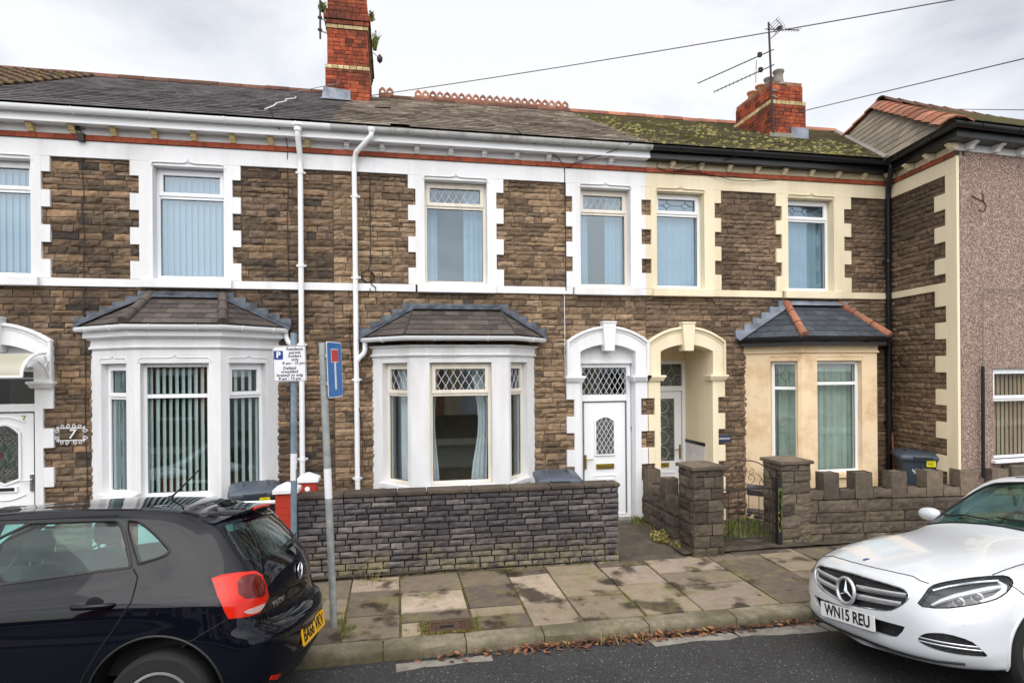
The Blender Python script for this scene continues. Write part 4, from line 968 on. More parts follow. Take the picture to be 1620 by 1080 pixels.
# ---- number 9 ------------------------------------------------------------
h9 = thing('terrace_house', 'middle stone terraced house with white trim, lattice windows and tall red brick chimney', 'house', (1.5, 0, 0), 'stone terraced houses in the row')
def build_h9():
    h = h9; x0, x1 = -0.85, 3.86; B = [(-0.33, 0), (0.2, -0.6), (1.56, -0.6), (2.07, 0)]
    holes = [(0.435, 1.355, 3.80, 5.31), (2.795, 3.606, 3.80, 5.31), (3.215 - .45, 3.215 + .45, 0.0, 2.95), (-0.26, 2.0, 0.3, 2.82)]
    wall_part(h, x0, x1, 'sandstone', 12, holes)
    string_course(h, [(x0, 0.30), (1.48, 2.67), (3.735, x1)], 'white_paint')
    cornice_parts(h, x0, x1, 'white_paint', 'band_brick', ('white_paint', 'white_paint'), 'plastic_white', 'gutter_grimy', first=0.2)
    for n, (a, b, nl, wl, nr, wr) in enumerate(((0.435, 1.355, 0.306, 0.199, 1.493, 1.602), (2.795, 3.606, 2.668, 2.568, 3.785, 3.859))):
        surround(h, a, b, 3.80, 5.31, nl, wl, nr, wr, 'white_paint')
        w = window(h, I4, a, b, 3.80, 5.305, 4.945, mat='plastic_aged', top='lattice')
        sill(w, h, a - 0.11, b + 0.12, 3.655, 3.80, 'white_paint_grimy')
        curtain(w, I4, a + 0.02, a + 0.2, 3.8, 5.25, 0.25, 'curtain_blue', 0.02, 0.07)
        curtain(w, I4, b - 0.32, b - 0.02, 3.8, 5.25, 0.25, 'curtain_blue', 0.02, 0.08)
        r = MB(); room(r, a - .3, b + .3, 3.6, 5.6, 0.26, 2.8, 'curtain_blue'); r.build('room', w)
    b, res = bay(h, B, 0.0, 0.93, 2.63, [(0.22, 0.74), (0.26, 1.12), (0.06, 0.56)], 'white_paint_grimy', 2.75, 'white_paint_grimy', 'plastic_white', 'plastic_aged', 'lattice')
    for k, M, a, c in res:
        w = window(h, M, a, c, 0.945, 2.625, 2.19, y=0.09, mat='plastic_aged', top='lattice')
        if k == 0: curtain(w, M, a + 0.1, c + 0.05, 0.6, 2.6, 0.25, 'curtain_white', 0.025, 0.08)
        if k == 1: curtain(w, M, c - 0.26, c - 0.04, 0.6, 2.6, 0.3, 'curtain_white', 0.025, 0.07, gather=(c, 0.4)); curtain(w, M, a + 0.03, a + 0.14, 0.6, 2.6, 0.3, 'curtain_white', 0.02, 0.06, gather=(a, 0.4))
        if k == 2: curtain(w, M, a + 0.0, c - 0.2, 0.6, 2.6, 0.25, 'curtain_white', 0.025, 0.08)
    r = MB(); room(r, -0.75, 2.5, 0.2, 2.8, 0.3, 2.2); r.build('room', b)
    bay_roof(h, B, 3.0, (0.26, 3.44), (1.52, 3.44), 'slate_brown', seed=80)
    g = offset_path(B, 0.1, ext=0.2); gutter(b, g, 2.985, 0.05, 'plastic_white', spacing=0.5)
    arch_door_case(h, 3.215, 'white_paint'); upvc_door(h, 3.215, 'nine')
    roof(h, x0, x1, 'slate_old', 32, missing=0.004); ridge_tiles(h, x0 + 0.8, x1, 'brown_tile', 4)
    # pierced cresting tiles along part of the ridge
    m = MB(); x = -0.25
    for (a, c) in ((-0.3, 0.05), (0.45, 3.78)):
        x = a; z0 = RIDGE_Z + 0.07
        while x < c - 0.05:
            if (int((x - a) / 0.155)) % 4 == 3: pass
            r = 0.0775; n = 12
            out = [(x, z0), (x + 2*r, z0), (x + 2*r, z0 + 0.06)] + [(x + r + r * 0.95 * math.cos(R(t)), z0 + 0.085 + (0.075 if t != 90 else 0.095) * math.sin(R(t))) for t in (15, 40, 65, 90, 115, 140, 165)] + [(x, z0 + 0.06)]
            cx, cz = x + r, z0 + 0.082
            inn = []
            for (p, q) in out:
                d = Vector((p - cx, q - cz)); d.normalize(); inn.append((cx + d.x * 0.036, cz + d.y * 0.036))
            m.ring([(p, RIDGE_Y - 0.02, q) for p, q in out], [(p, RIDGE_Y - 0.02, q) for p, q in inn], (0, 0.035, 0), 'terracotta')
            x += 2 * r
        m.box(a, c, RIDGE_Y - 0.03, RIDGE_Y + 0.03, z0 - 0.04, z0 + 0.002, 'terracotta')
    m.build('ridge_cresting', h)
    cx0, cx1 = -1.262, -0.44
    c = chimney(h, cx0, cx1, 2.98, 5.3, 7.4, [(7.3, 8.26, 0.0, 'red_brick'), (8.26, 8.335, -0.004, 'buff_brick'), (8.335, 9.04, 0.035, 'red_brick'), (9.04, 9.115, 0.018, 'buff_brick'), (9.115, 9.2, 0.0, 'red_brick'), (9.2, 9.29, -0.025, 'red_brick'), (9.29, 9.4, 0.01, 'red_brick'), (9.4, 9.75, 0.045, 'red_brick')],
        [(-0.85, 3.4 + 0.5 * k, 9.75, 0.5, 0.12, 'yellow_paint') for k in range(4)])
    m = MB(); m.hexa([(cx0 - 0.06, 2.93, 7.62), (-0.80, 2.955, 7.62), (-0.80, 2.975, 7.62), (cx0 - .06, 2.975, 7.62), (cx0 - 0.03, 2.955, 7.89), (-0.80, 2.955, 7.85), (-.80, 2.975, 7.85), (cx0 - .03, 2.975, 7.89)], 'lead_grey')
    m.poly([(cx0 - .08, 2.72, 7.565), (-0.78, 2.72, 7.565), (-0.78, 2.965, 7.69), (cx0 - .08, 2.965, 7.69)], 'lead_grey'); m.box(cx0 - .02, cx1 + .02, 2.94, 2.975, 7.5, 7.66, 'concrete_worn'); m.build('flashing', c)
    p = pipe('downpipe', h, [(-0.3, -0.31, 5.88), (-0.3, -0.31, 5.83), (-0.305, -0.31, 5.79), (-0.36, -0.27, 5.735), (-0.52, -0.15, 5.60), (-0.545, -0.10, 5.52), (-0.55, -0.09, 5.42), (-0.535, -0.09, 0.0)], 0.036, 'plastic_white', [(-0.54, -0.09, z) for z in (5.0, 3.85, 2.4, 1.0)])
    m = MB(); m.lathe([(0.045, 5.84), (0.06, 5.87), (0.06, 5.89)], (-0.3, -0.31, 0), 'plastic_white', 16); m.build('outlet', p, smooth=40)
    pipe('bay_downpipe', b, [(-0.42, -0.1, 2.94), (-0.42, -0.1, 2.82), (-0.44, -0.1, 2.77), (-0.50, -0.09, 2.71), (-0.535, -0.09, 2.66)], 0.034, 'plastic_white', [])
build_h9()

# ---- the cream house -----------------------------------------------------
h11 = thing('terrace_house', 'stone terraced house with cream trim, open porch, peach bay and mossy roof', 'house', (6.0, 0, 0), 'stone terraced houses in the row')
def build_h11():
    h = h11; x0, x1 = 3.86, 8.3; B = [(5.55, 0), (6.14, -0.62), (7.47, -0.62), (8.03, 0)]
    xc = 4.52
    holes = [(4.04, 4.845, 3.80, 5.31), (6.33, 7.177, 3.80, 5.31), (xc - .45, xc + .45, 0.0, 2.95), (5.62, 7.97, 0.3, 2.86)]
    wall_part(h, x0, x1, 'sandstone_brown', 13, holes)
    string_course(h, [(x0, 3.97), (5.0, 6.22), (7.35, x1)], 'cream_paint')
    cornice_parts(h, x0, x1, 'cream_paint', 'band_brick', ('cream_paint', 'cream_paint'), 'black_plastic', 'black_plastic', first=0.42)
    for n, (a, b, nl, wl, nr, wr) in enumerate(((4.04, 4.845, 3.946, 3.861, 5.025, 5.136), (6.33, 7.177, 6.219, 6.115, 7.373, 7.506))):
        surround(h, a, b, 3.80, 5.31, nl, wl, nr, wr, 'cream_paint')
        w = window(h, I4, a, b, 3.80, 5.305, 4.975, top='leaded', n_lead=2 if n == 0 else 3)
        sill(w, h, a - 0.08, b + 0.15, 3.655, 3.80, 'cream_paint')
        curtain(w, I4, a + 0.02, b - 0.02, 3.8, 5.25, 0.22, 'curtain_blue', 0.012, 0.09)
        r = MB(); room(r, a - .3, b + .3, 3.6, 5.6, 0.26, 2.8); r.build('room', w)
    b, res = bay(h, B, 0.0, 0.86, 2.625, [(0.40, 0.80), (0.27, 1.06), None], 'peach_render', 2.78, 'peach_render', 'black_plastic', 'plastic_white', 'plain')
    for k, M, a, c in res:
        w = window(h, M, a, c, 0.875, 2.62, 2.27 if k == 1 else 2.2, y=0.09, top='leaded' if k == 0 else 'plain', n_lead=1, sash=False)
        curtain(w, M, a - 0.05, c + 0.1, 0.6, 2.6, 0.24, 'curtain_green', 0.03, 0.11)
    r = MB(); room(r, 5.2, 8.2, 0.2, 2.8, 0.3, 3.2); r.build('room', b)
    bay_roof(h, B, 2.99, (6.30, 3.57), (7.27, 3.57), 'slate_dark', hip='terracotta', seed=90, flash='lead_grey', step=False)
    g = offset_path(B, 0.1, ext=0.2); gutter(b, g, 2.98, 0.05, 'black_plastic', spacing=0.6)
    m = MB(); m.sweep(offset_path(B, 0.0), [(0.0, 2.86), (0.14, 2.86), (0.14, 2.99), (-0.05, 2.99), (-0.05, 2.86)], 'black_plastic'); m.build('bay_fascia', b)
    for (p, q), sp in (((B[0], B[1]), [(.02, .36), (.62, .84)]), ((B[1], B[2]), [(.0, .42), (.75, 1.2)])):   # stone left bare in the rendered plinth
        for a, e in sp:
            for z0, z1 in ((.10, .27), (.47, .66)):
                m = MB(); m.M = frame(p[0], p[1], 0, q[0] - p[0], q[1] - p[1]); masonry(m, a, e, z0, z1, .09, .2, .4, .03, 'garden_stone', gap=.01, seed=int(a * 50 + z0 * 9), y=0.003); m.build('bare_stone', b)
    arch_door_case(h, xc, 'cream_paint')
    # open porch: side walls, tiled dado, inner door
    m = MB(); m.box(xc - .55, xc - .445, 0.2, 1.0, 0, 3.0, 'cream_paint'); m.box(xc + .445, xc + .55, 0.2, 1.0, 0, 3.0, 'cream_paint'); m.box(xc - .55, xc + .55, 0.2, 1.0, 2.93, 3.0, 'cream_paint'); m.box(xc - .5, xc + .5, 0.0, 1.0, 0.0, 0.17, 'terracotta')
    m.box(xc - .5, xc + .5, 1.0, 1.1, 0, 3.0, 'cream_paint')
    p = m.build('porch', h)
    m = MB()
    for yy in range(5):
        for zz in range(7): m.box(xc + .437, xc + .446, 0.2 + yy * .16 + .002, 0.2 + yy * .16 + .158, .18 + zz * .152 + .002, .18 + zz * .152 + .15, 'tile_white')
    m.box(xc + .434, xc + .447, 0.2, 1.0, 1.245, 1.30, 'black_plastic'); m.build('dado_tiles', p)
    y = 0.88; L, Rr = xc - .445, xc + .445
    m = MB(); fr = lambda a, c, d, e, w, ya, yb: m.ring([(a, ya, d), (c, ya, d), (c, ya, e), (a, ya, e)], [(a + w, ya, d + w), (c - w, ya, d + w), (c - w, ya, e - w), (a + w, ya, e - w)], (0, yb - ya, 0), 'plastic_white')
    fr(L, Rr, 0.17, 2.66, 0.06, y, y + .1); m.box(L + .06, Rr - .06, y + .001, y + .1, 2.13, 2.22, 'plastic_white'); m.box(L, Rr, y - .02, y + .1, 2.66, 2.93, 'cream_paint'); d = m.build('door_frame', h, bevel=0.004)
    g = MB(); g.poly([(L + .05, y + .04, 2.2), (Rr - .05, y + .04, 2.2), (Rr - .05, y + .04, 2.62), (L + .05, y + .04, 2.62)], 'obscure_glass'); g.build('fanlight', d)
    leaded(d, I4, L + .06, Rr - .06, 2.22, 2.6, y + .034, 2, 'lead_came')
    m = MB(); c = xc; dl, dr = L + .07, Rr - .07
    a0, a1, z0, z1 = dl + .13, dr - .13, 0.92, 2.0
    m.ring([(dl, y + .02, .2), (dr, y + .02, .2), (dr, y + .02, 2.12), (dl, y + .02, 2.12)], [(a0, y + .02, z0), (a1, y + .02, z0), (a1, y + .02, z1), (a0, y + .02, z1)], (0, .05, 0), 'plastic_white')
    m.ring([(a0, y + .006, .32), (a1, y + .006, .32), (a1, y + .006, .74), (a0, y + .006, .74)], [(a0 + .03, y + .006, .35), (a1 - .03, y + .006, .35), (a1 - .03, y + .006, .71), (a0 + .03, y + .006, .71)], (0, .02, 0), 'plastic_white')
    lf = m.build('door', h, bevel=0.004)
    g = MB(); g.poly([(a0, y + .04, z0), (a1, y + .04, z0), (a1, y + .04, z1), (a0, y + .04, z1)], 'obscure_glass'); g.build('door_glass', lf)
    m = MB()
    for k in range(4):
        zc = z0 + (z1 - z0) * (k + .5) / 4; xm = (a0 + a1) / 2; pts = [(xm + (a1 - a0) * .3 * math.cos(R(45 * t)), y + .034, zc + .12 * math.sin(R(45 * t))) for t in range(8)]
        m.tube(pts, .004, 'lead_came', 4, closed=True); m.tube([(xm, y + .034, zc + .12), (xm, y + .034, zc + .27 if k < 3 else z1)], .004, 'lead_came', 4)
    m.build('lattice', lf)
    m = MB(); m.box(c - .13, c + .13, y - .0, y + .03, .82, .89, 'brass'); m.build('letter_box', lf)
    m = MB(); m.box(dr - .05, dr - .02, y - .0, y + .03, .95, 1.2, 'brass'); m.tube([(dr - .035, y, 1.12), (dr - .035, y - .04, 1.12), (dr - .15, y - .04, 1.12)], .009, 'brass'); m.build('handle', lf)
    m = MB(); kx = dl + .06
    m.lathe([(0.02, -0.012), (0.022, 0.0)], (kx, y + .005, 1.68), 'iron_black', 12, 'Y'); m.tube([(kx, y - .01, 1.68), (kx + .012, y - .02, 1.6), (kx, y - .015, 1.5)], 0.014, 'iron_black'); m.build('door_knocker', lf)
    roof(h, x0, 10.3, 'slate_mossy', 33); ridge_tiles(h, x0, 10.6, 'terracotta', 5)
    c = chimney(h, 7.42, 8.22, 2.02, 3.4, 7.1, [(7.0, 7.82, 0.0, 'red_brick'), (7.82, 7.90, -0.003, 'buff_brick'), (7.90, 8.22, 0.04, 'red_brick'), (8.22, 8.30, 0.05, 'terracotta')],
        [(7.74, 2.22, 8.28, 0.30, 0.105, 'concrete_worn'), (7.74, 2.53, 8.28, 0.29, 0.105, 'concrete_worn'), (7.74, 2.84, 8.28, 0.28, 0.105, 'brown_pot'), (7.74, 3.15, 8.28, 0.28, 0.105, 'brown_pot')], seed=9)
    m = MB(); m.box(7.86, 8.25, 1.985, 2.015, 7.14, 7.36, 'lead_grey'); m.box(7.38, 7.88, 1.97, 2.015, 7.1, 7.22, 'concrete_worn'); m.build('flashing', c)
    pipe('downpipe', h, [(8.03, -0.31, 5.88), (8.03, -0.32, 5.78), (8.06, -0.28, 5.7), (8.17, -0.12, 5.52), (8.19, -0.09, 5.42), (8.16, -0.10, 0.0)], 0.042, 'black_plastic', [(8.17, -0.1, z) for z in (4.3, 2.9, 1.6)])
build_h11()

# ---- house next door on the left: only its tiled roof shows ---------------
h5 = thing('terrace_house', 'house beyond the left edge with brown moss covered roof tiles, only its roof corner showing', 'house', (-7.5, 0, 0), 'stone terraced houses in the row')
def build_h5():
    h = h5; x0, x1 = -10.5, -5.7
    m = MB(); slab(m, x0, x1, 0, EAVE_Z, 0.0, 0.25, [], 'mortar'); masonry(m, x0, x1, 0.0, ZP, 0.1, 0.18, 0.42, 0.02, 'sandstone_sooty', seed=5, cell=0.09); m.box(x0, x1, 8.0, 8.2, 0, EAVE_Z, 'mortar'); m.build('stone_wall', h)
    V = Vector((0, RIDGE_Y - EAVE_Y, RIDGE_Z - EAVE_Z)); L = V.length; V.normalize()
    m = MB(); i = m.mi('pantile'); N = Vector((1, 0, 0)).cross(V); r = 0; v = 0
    while v < L:
        u = 0.0
        while u < x1 - x0 - 0.01:
            w = 0.22; O = Vector((x0, EAVE_Y, EAVE_Z)) + Vector((u, 0, 0)) + V * v; n = 8; A = []
            for k in range(2):
                A.append(m.pts([O + Vector((w * j / n, 0, 0)) + V * (0.36 * k) + N * (0.05 * (1 - k) + 0.02 + 0.028 * math.sin(6.283 * j / n)) for j in range(n + 1)]))
            b = m.pts([O + Vector((w * j / n, 0, 0)) + N * 0.01 for j in range(n + 1)])
            for j in range(n): m.f.append((A[0] + j, A[0] + j + 1, A[1] + j + 1, A[1] + j)); m.m.append(i); m.f.append((b + j, b + j + 1, A[0] + j + 1, A[0] + j)); m.m.append(i)
            u += w
        v += 0.3
    m.poly([(x0, RIDGE_Y, RIDGE_Z), (x1, RIDGE_Y, RIDGE_Z), (x1, 8.8, EAVE_Z), (x0, 8.8, EAVE_Z)], 'pantile')
    m.build('roof', h); ridge_tiles(h, x0, x1, 'brown_tile', 6)
build_h5()
# ---- corner house: stone return, pebbledash front ---------------------------
hc = thing('corner_house', 'corner house with pink pebbledash front, cream quoins and dark stone return wall', 'house', (8.5, -1.0, 0))
CX0, CY0 = 8.07, -1.50           # outer corner of the return
FD = Vector((math.cos(R(4)), math.sin(R(4))))
def build_corner():
    h = hc
    # return wall: from the outer corner back to the terrace
    ret = Vector((8.29 - CX0, 0.05 - CY0)); L = ret.length
    Mr = frame(CX0, CY0, 0, ret.x, ret.y)           # outwards = -local y must face left, so run from back to front
    Mr = frame(8.29, 0.05, 0, -ret.x, -ret.y)
    m = MB(); m.M = Mr; hol = []
    m.box(0, L - 0.15, 0.0, 0.25, 0, EAVE_Z, 'mortar')
    masonry(m, 0, L - 0.1, 0.0, ZS0, 0.08, 0.11, 0.40, 0.036, 'sandstone_brown', seed=61, gap=0.010); masonry(m, 0, L - 0.1, ZS1, ZP, 0.08, 0.11, 0.40, 0.036, 'sandstone_brown', seed=62, gap=0.010)
    m.build('stone_wall', h)
    for nm, (xe, ya, za, zb) in (('string_course', (L - .2, -.045, ZS0, ZS1)), ('painted_band', (L + .021, -.046, ZP, ZB0)), ('frieze', (L, -.045, ZB1, ZF0))):
        m = MB(); m.M = Mr; m.box(0, xe, ya, 0.0, za, zb, 'cream_paint'); m.build(nm, h, bevel=0.003)
    m = MB(); m.M = Mr; lv = [0.0, 0.23, 0.46, 0.70, 0.95, 1.19, 1.44, 1.69, 1.94, 2.18, 2.43, 2.68, 2.93, 3.18, 3.42, 3.67, 3.9, 4.14, 4.38, 4.62, 4.86, 5.1, 5.36]
    m.box(L - 0.2, L + 0.02, -0.043, 0.0, 0, ZP + .01, 'cream_paint')
    for k in range(len(lv) - 1):
        if k % 2 == 0: m.box(L - 0.42, L - 0.199, -0.044, 0.05, lv[k] + .0015, lv[k+1] - .0015, 'cream_paint')
    m.build('quoins', h, bevel=0.004)
    m = MB(); m.M = Mr; masonry(m, 0, L, ZB0, ZB1, 0.075, 0.22, 0.24, 0.004, 'band_brick', seed=66, y=-0.07); m.box(0, L, -0.068, 0.1, ZB0 + .001, ZB1 - .001, 'mortar'); m.build('brick_band', h)
    for k in range(4):
        m = MB(); m.M = Mr; x = 0.25 + k * 0.45
        P = [(-0.05, ZF0 - 0.005), (-0.20, ZF0 - 0.005), (-0.20, ZF0 - 0.03), (-0.165, ZF0 - 0.045), (-0.165, ZF0 - 0.062), (-0.13, ZF0 - 0.072), (-0.10, ZF0 - 0.1), (-0.05, ZF0 - 0.1)]
        m.prism([(x - 0.042, a, b) for a, b in P], (0.084, 0, 0), 'cream_paint'); m.build('bracket', h, bevel=0.003)
    # front
    Mf = frame(CX0, CY0, 0, FD.x, FD.y); W = (0.62, 1.95, 1.14, 2.49)
    m = MB(); m.M = Mf; m.hexa([(.012, -.012, 0), (W[0], -.012, 0), (W[0], .25, 0), (.10, .25, 0), (.012, -.012, ZB1), (W[0], -.012, ZB1), (W[0], .25, ZB1), (.10, .25, ZB1)], 'pebbledash'); m.box(W[1], 6.0, -0.012, 0.25, 0, ZB1, 'pebbledash'); m.box(W[0], W[1], -0.012, 0.25, 0, W[2], 'pebbledash'); m.box(W[0], W[1], -0.012, 0.25, W[3], ZB1, 'pebbledash')
    m.box(5.8, 6.0, 0.25, 8, 0, ZB1, 'pebbledash'); m.build('pebbledash_wall', h)
    w = window(h, Mf, W[0], W[1], W[2], W[3], 2.02, y=0.05, sash=True)
    m = MB(); m.M = Mf; m.box(W[0] - .05, W[1] + .05, -0.08, 0.1, W[2] - 0.05, W[2], 'plastic_white'); m.build('sill', w, bevel=0.005)
    vblinds(w, Mf, W[0] + .03, W[1] - .03, W[2], W[3] - .05, 0.16, 'blind_orange', 0.085, 0.085, 12)
    r = MB(); r.M = Mf; room(r, W[0] - .02, W[1] + .3, .9, 2.7, .252, 1.3); r.build('room', w)
    m = MB(); m.M = Mf; m.box(-0.04, 6, -0.03, 0.1, ZB1, ZF0 + 0.02, 'white_paint'); m.build('frieze', h)
    for k in range(9):
        m = MB(); m.M = Mf; x = 0.12 + k * 0.5
        P = [(-0.03, ZF0 + 0.005), (-0.20, ZF0 + 0.005), (-0.20, ZF0 - 0.02), (-0.165, ZF0 - 0.035), (-0.13, ZF0 - 0.06), (-0.10, ZF0 - 0.1), (-0.03, ZF0 - 0.1)]
        m.prism([(x - 0.042, a, b) for a, b in P], (0.084, 0, 0), 'white_paint'); m.build('bracket', h, bevel=0.003)
    # fascia and black gutter turning the corner
    a = Vector((8.29, 0.05)) ; b = Vector((CX0, CY0)); c = b + FD * 6.0
    path = [(a.x + 0.02, a.y - 0.32), (b.x, b.y), (c.x, c.y)]
    m = MB(); m.sweep(path, [(0.0, ZF0), (0.25, ZF0), (0.25, ZF1), (-0.05, ZF1), (-0.05, ZF0)], 'black_plastic'); m.build('fascia', h)
    gp = offset_path([path[0], path[1], path[2]], 0.255); gutter(h, gp, 5.915, 0.054, 'black_plastic', spacing=0.7)
    # hipped slate roof with flat terracotta hip tiles
    F = Vector((gp[1][0] - 0.09, gp[1][1] - 0.09, 5.94)); A = Vector((10.12, 2.2, 8.1)); E2 = Vector((15.0, 2.85, 8.1))
    d2 = (Vector((gp[0][0], gp[0][1])) - Vector((gp[1][0], gp[1][1]))).normalized(); Bk = Vector((F.x + d2.x * 8.0, F.y + d2.y * 8.0, 5.94))
    m = MB()
    U = (F - Bk).normalized(); V = (A - Bk) - U * (A - Bk).dot(U); V.normalize()
    slates(m, Bk, U, V, [(0, 0), ((F - Bk).length, 0), ((A - Bk).dot(U), (A - Bk).dot(V))], 'slate_hip', w=0.25, row=0.24, seed=44, th=0.006, lift=0.009, jit=0.012)
    FR = Vector((F.x + FD.x * 7, F.y + FD.y * 7, 5.94)); U2 = (FR - F).normalized(); V2 = (A - F) - U2 * (A - F).dot(U2); V2.normalize()
    slates(m, F, U2, V2, [(0, 0), ((FR - F).length, 0), ((E2 - F).dot(U2), (E2 - F).dot(V2)), ((A - F).dot(U2), (A - F).dot(V2))], 'slate_mossy', seed=45)
    m.poly([F - Vector((0, 0, .02)), FR - Vector((0, 0, .02)), E2 - Vector((0, 0, .02)), A - Vector((0, 0, .02))], 'slate_brown'); m.poly([Bk - Vector((0, 0, .02)), F - Vector((0, 0, .02)), A - Vector((0, 0, .02))], 'slate_brown')
    BR = FR + Vector((0.5, 9, 0)); m.poly([A, E2, BR, Bk], 'slate_brown')
    m.build('roof', h)
    def hip_tiles(P, Qq, wdt, mat, n, name, flat=True):
        m = MB(); d = (Qq - P) / n; rnd = random.Random(2); i = m.mi(mat)
        s = d.normalized().cross(Vector((0, 0, 1))).normalized(); up = s.cross(d.normalized())
        for k in range(n):
            a, b = P + d * k, P + d * (k + 1.06); t = 0.03 + rnd.random() * 0.008
            prof = [(-wdt, -0.075), (-wdt * .5, 0.0), (0, 0.03), (wdt * .5, 0.0), (wdt, -0.075)] if flat else [(wdt * math.cos(R(q)), wdt * .9 * math.sin(R(q))) for q in range(180, -1, -30)]
            r1 = m.pts([a + s * u + up * (w_ + t) for u, w_ in prof]); r2 = m.pts([b + s * u + up * (w_ + t * .2) for u, w_ in prof]); r3 = m.pts([a + s * u + up * (w_ + t - .025) for u, w_ in prof])
            for j in range(len(prof) - 1): m.f.append((r1 + j, r1 + j + 1, r2 + j + 1, r2 + j)); m.m.append(i); m.f.append((r3 + j, r3 + j + 1, r1 + j + 1, r1 + j)); m.m.append(i)
        return m.build(name, h)
    hip_tiles(F, A, 0.21, 'terracotta', 11, 'hip_tiles'); hip_tiles(Bk.lerp(A, 0.35), A, 0.09, 'terracotta', 9, 'hip_tiles', False)
    hip_tiles(A, E2, 0.13, 'brown_tile', 11, 'ridge_tiles', False)
    # lead valley where the slates meet the terrace roof
    n1 = U.cross(V); n2 = Vector((0, -(RIDGE_Z - EAVE_Z), RIDGE_Y - EAVE_Y)).normalized(); dl = n1.cross(n2).normalized()
    if dl.z < 0: dl = -dl
    # start where the hip eaves crosses the terrace eaves plane
    t = (EAVE_Y - F.y) / (Bk - F).normalized().y; S = F + (Bk - F).normalized() * t; S.z = EAVE_Z
    Tt = S + dl * ((RIDGE_Z - EAVE_Z) / dl.z)
    m = MB(); m.tube([S + Vector((0, 0, .015)), Tt + Vector((0, 0, .015))], 0.06, 'concrete_worn', 6); m.build('valley_flashing', h)
build_corner()
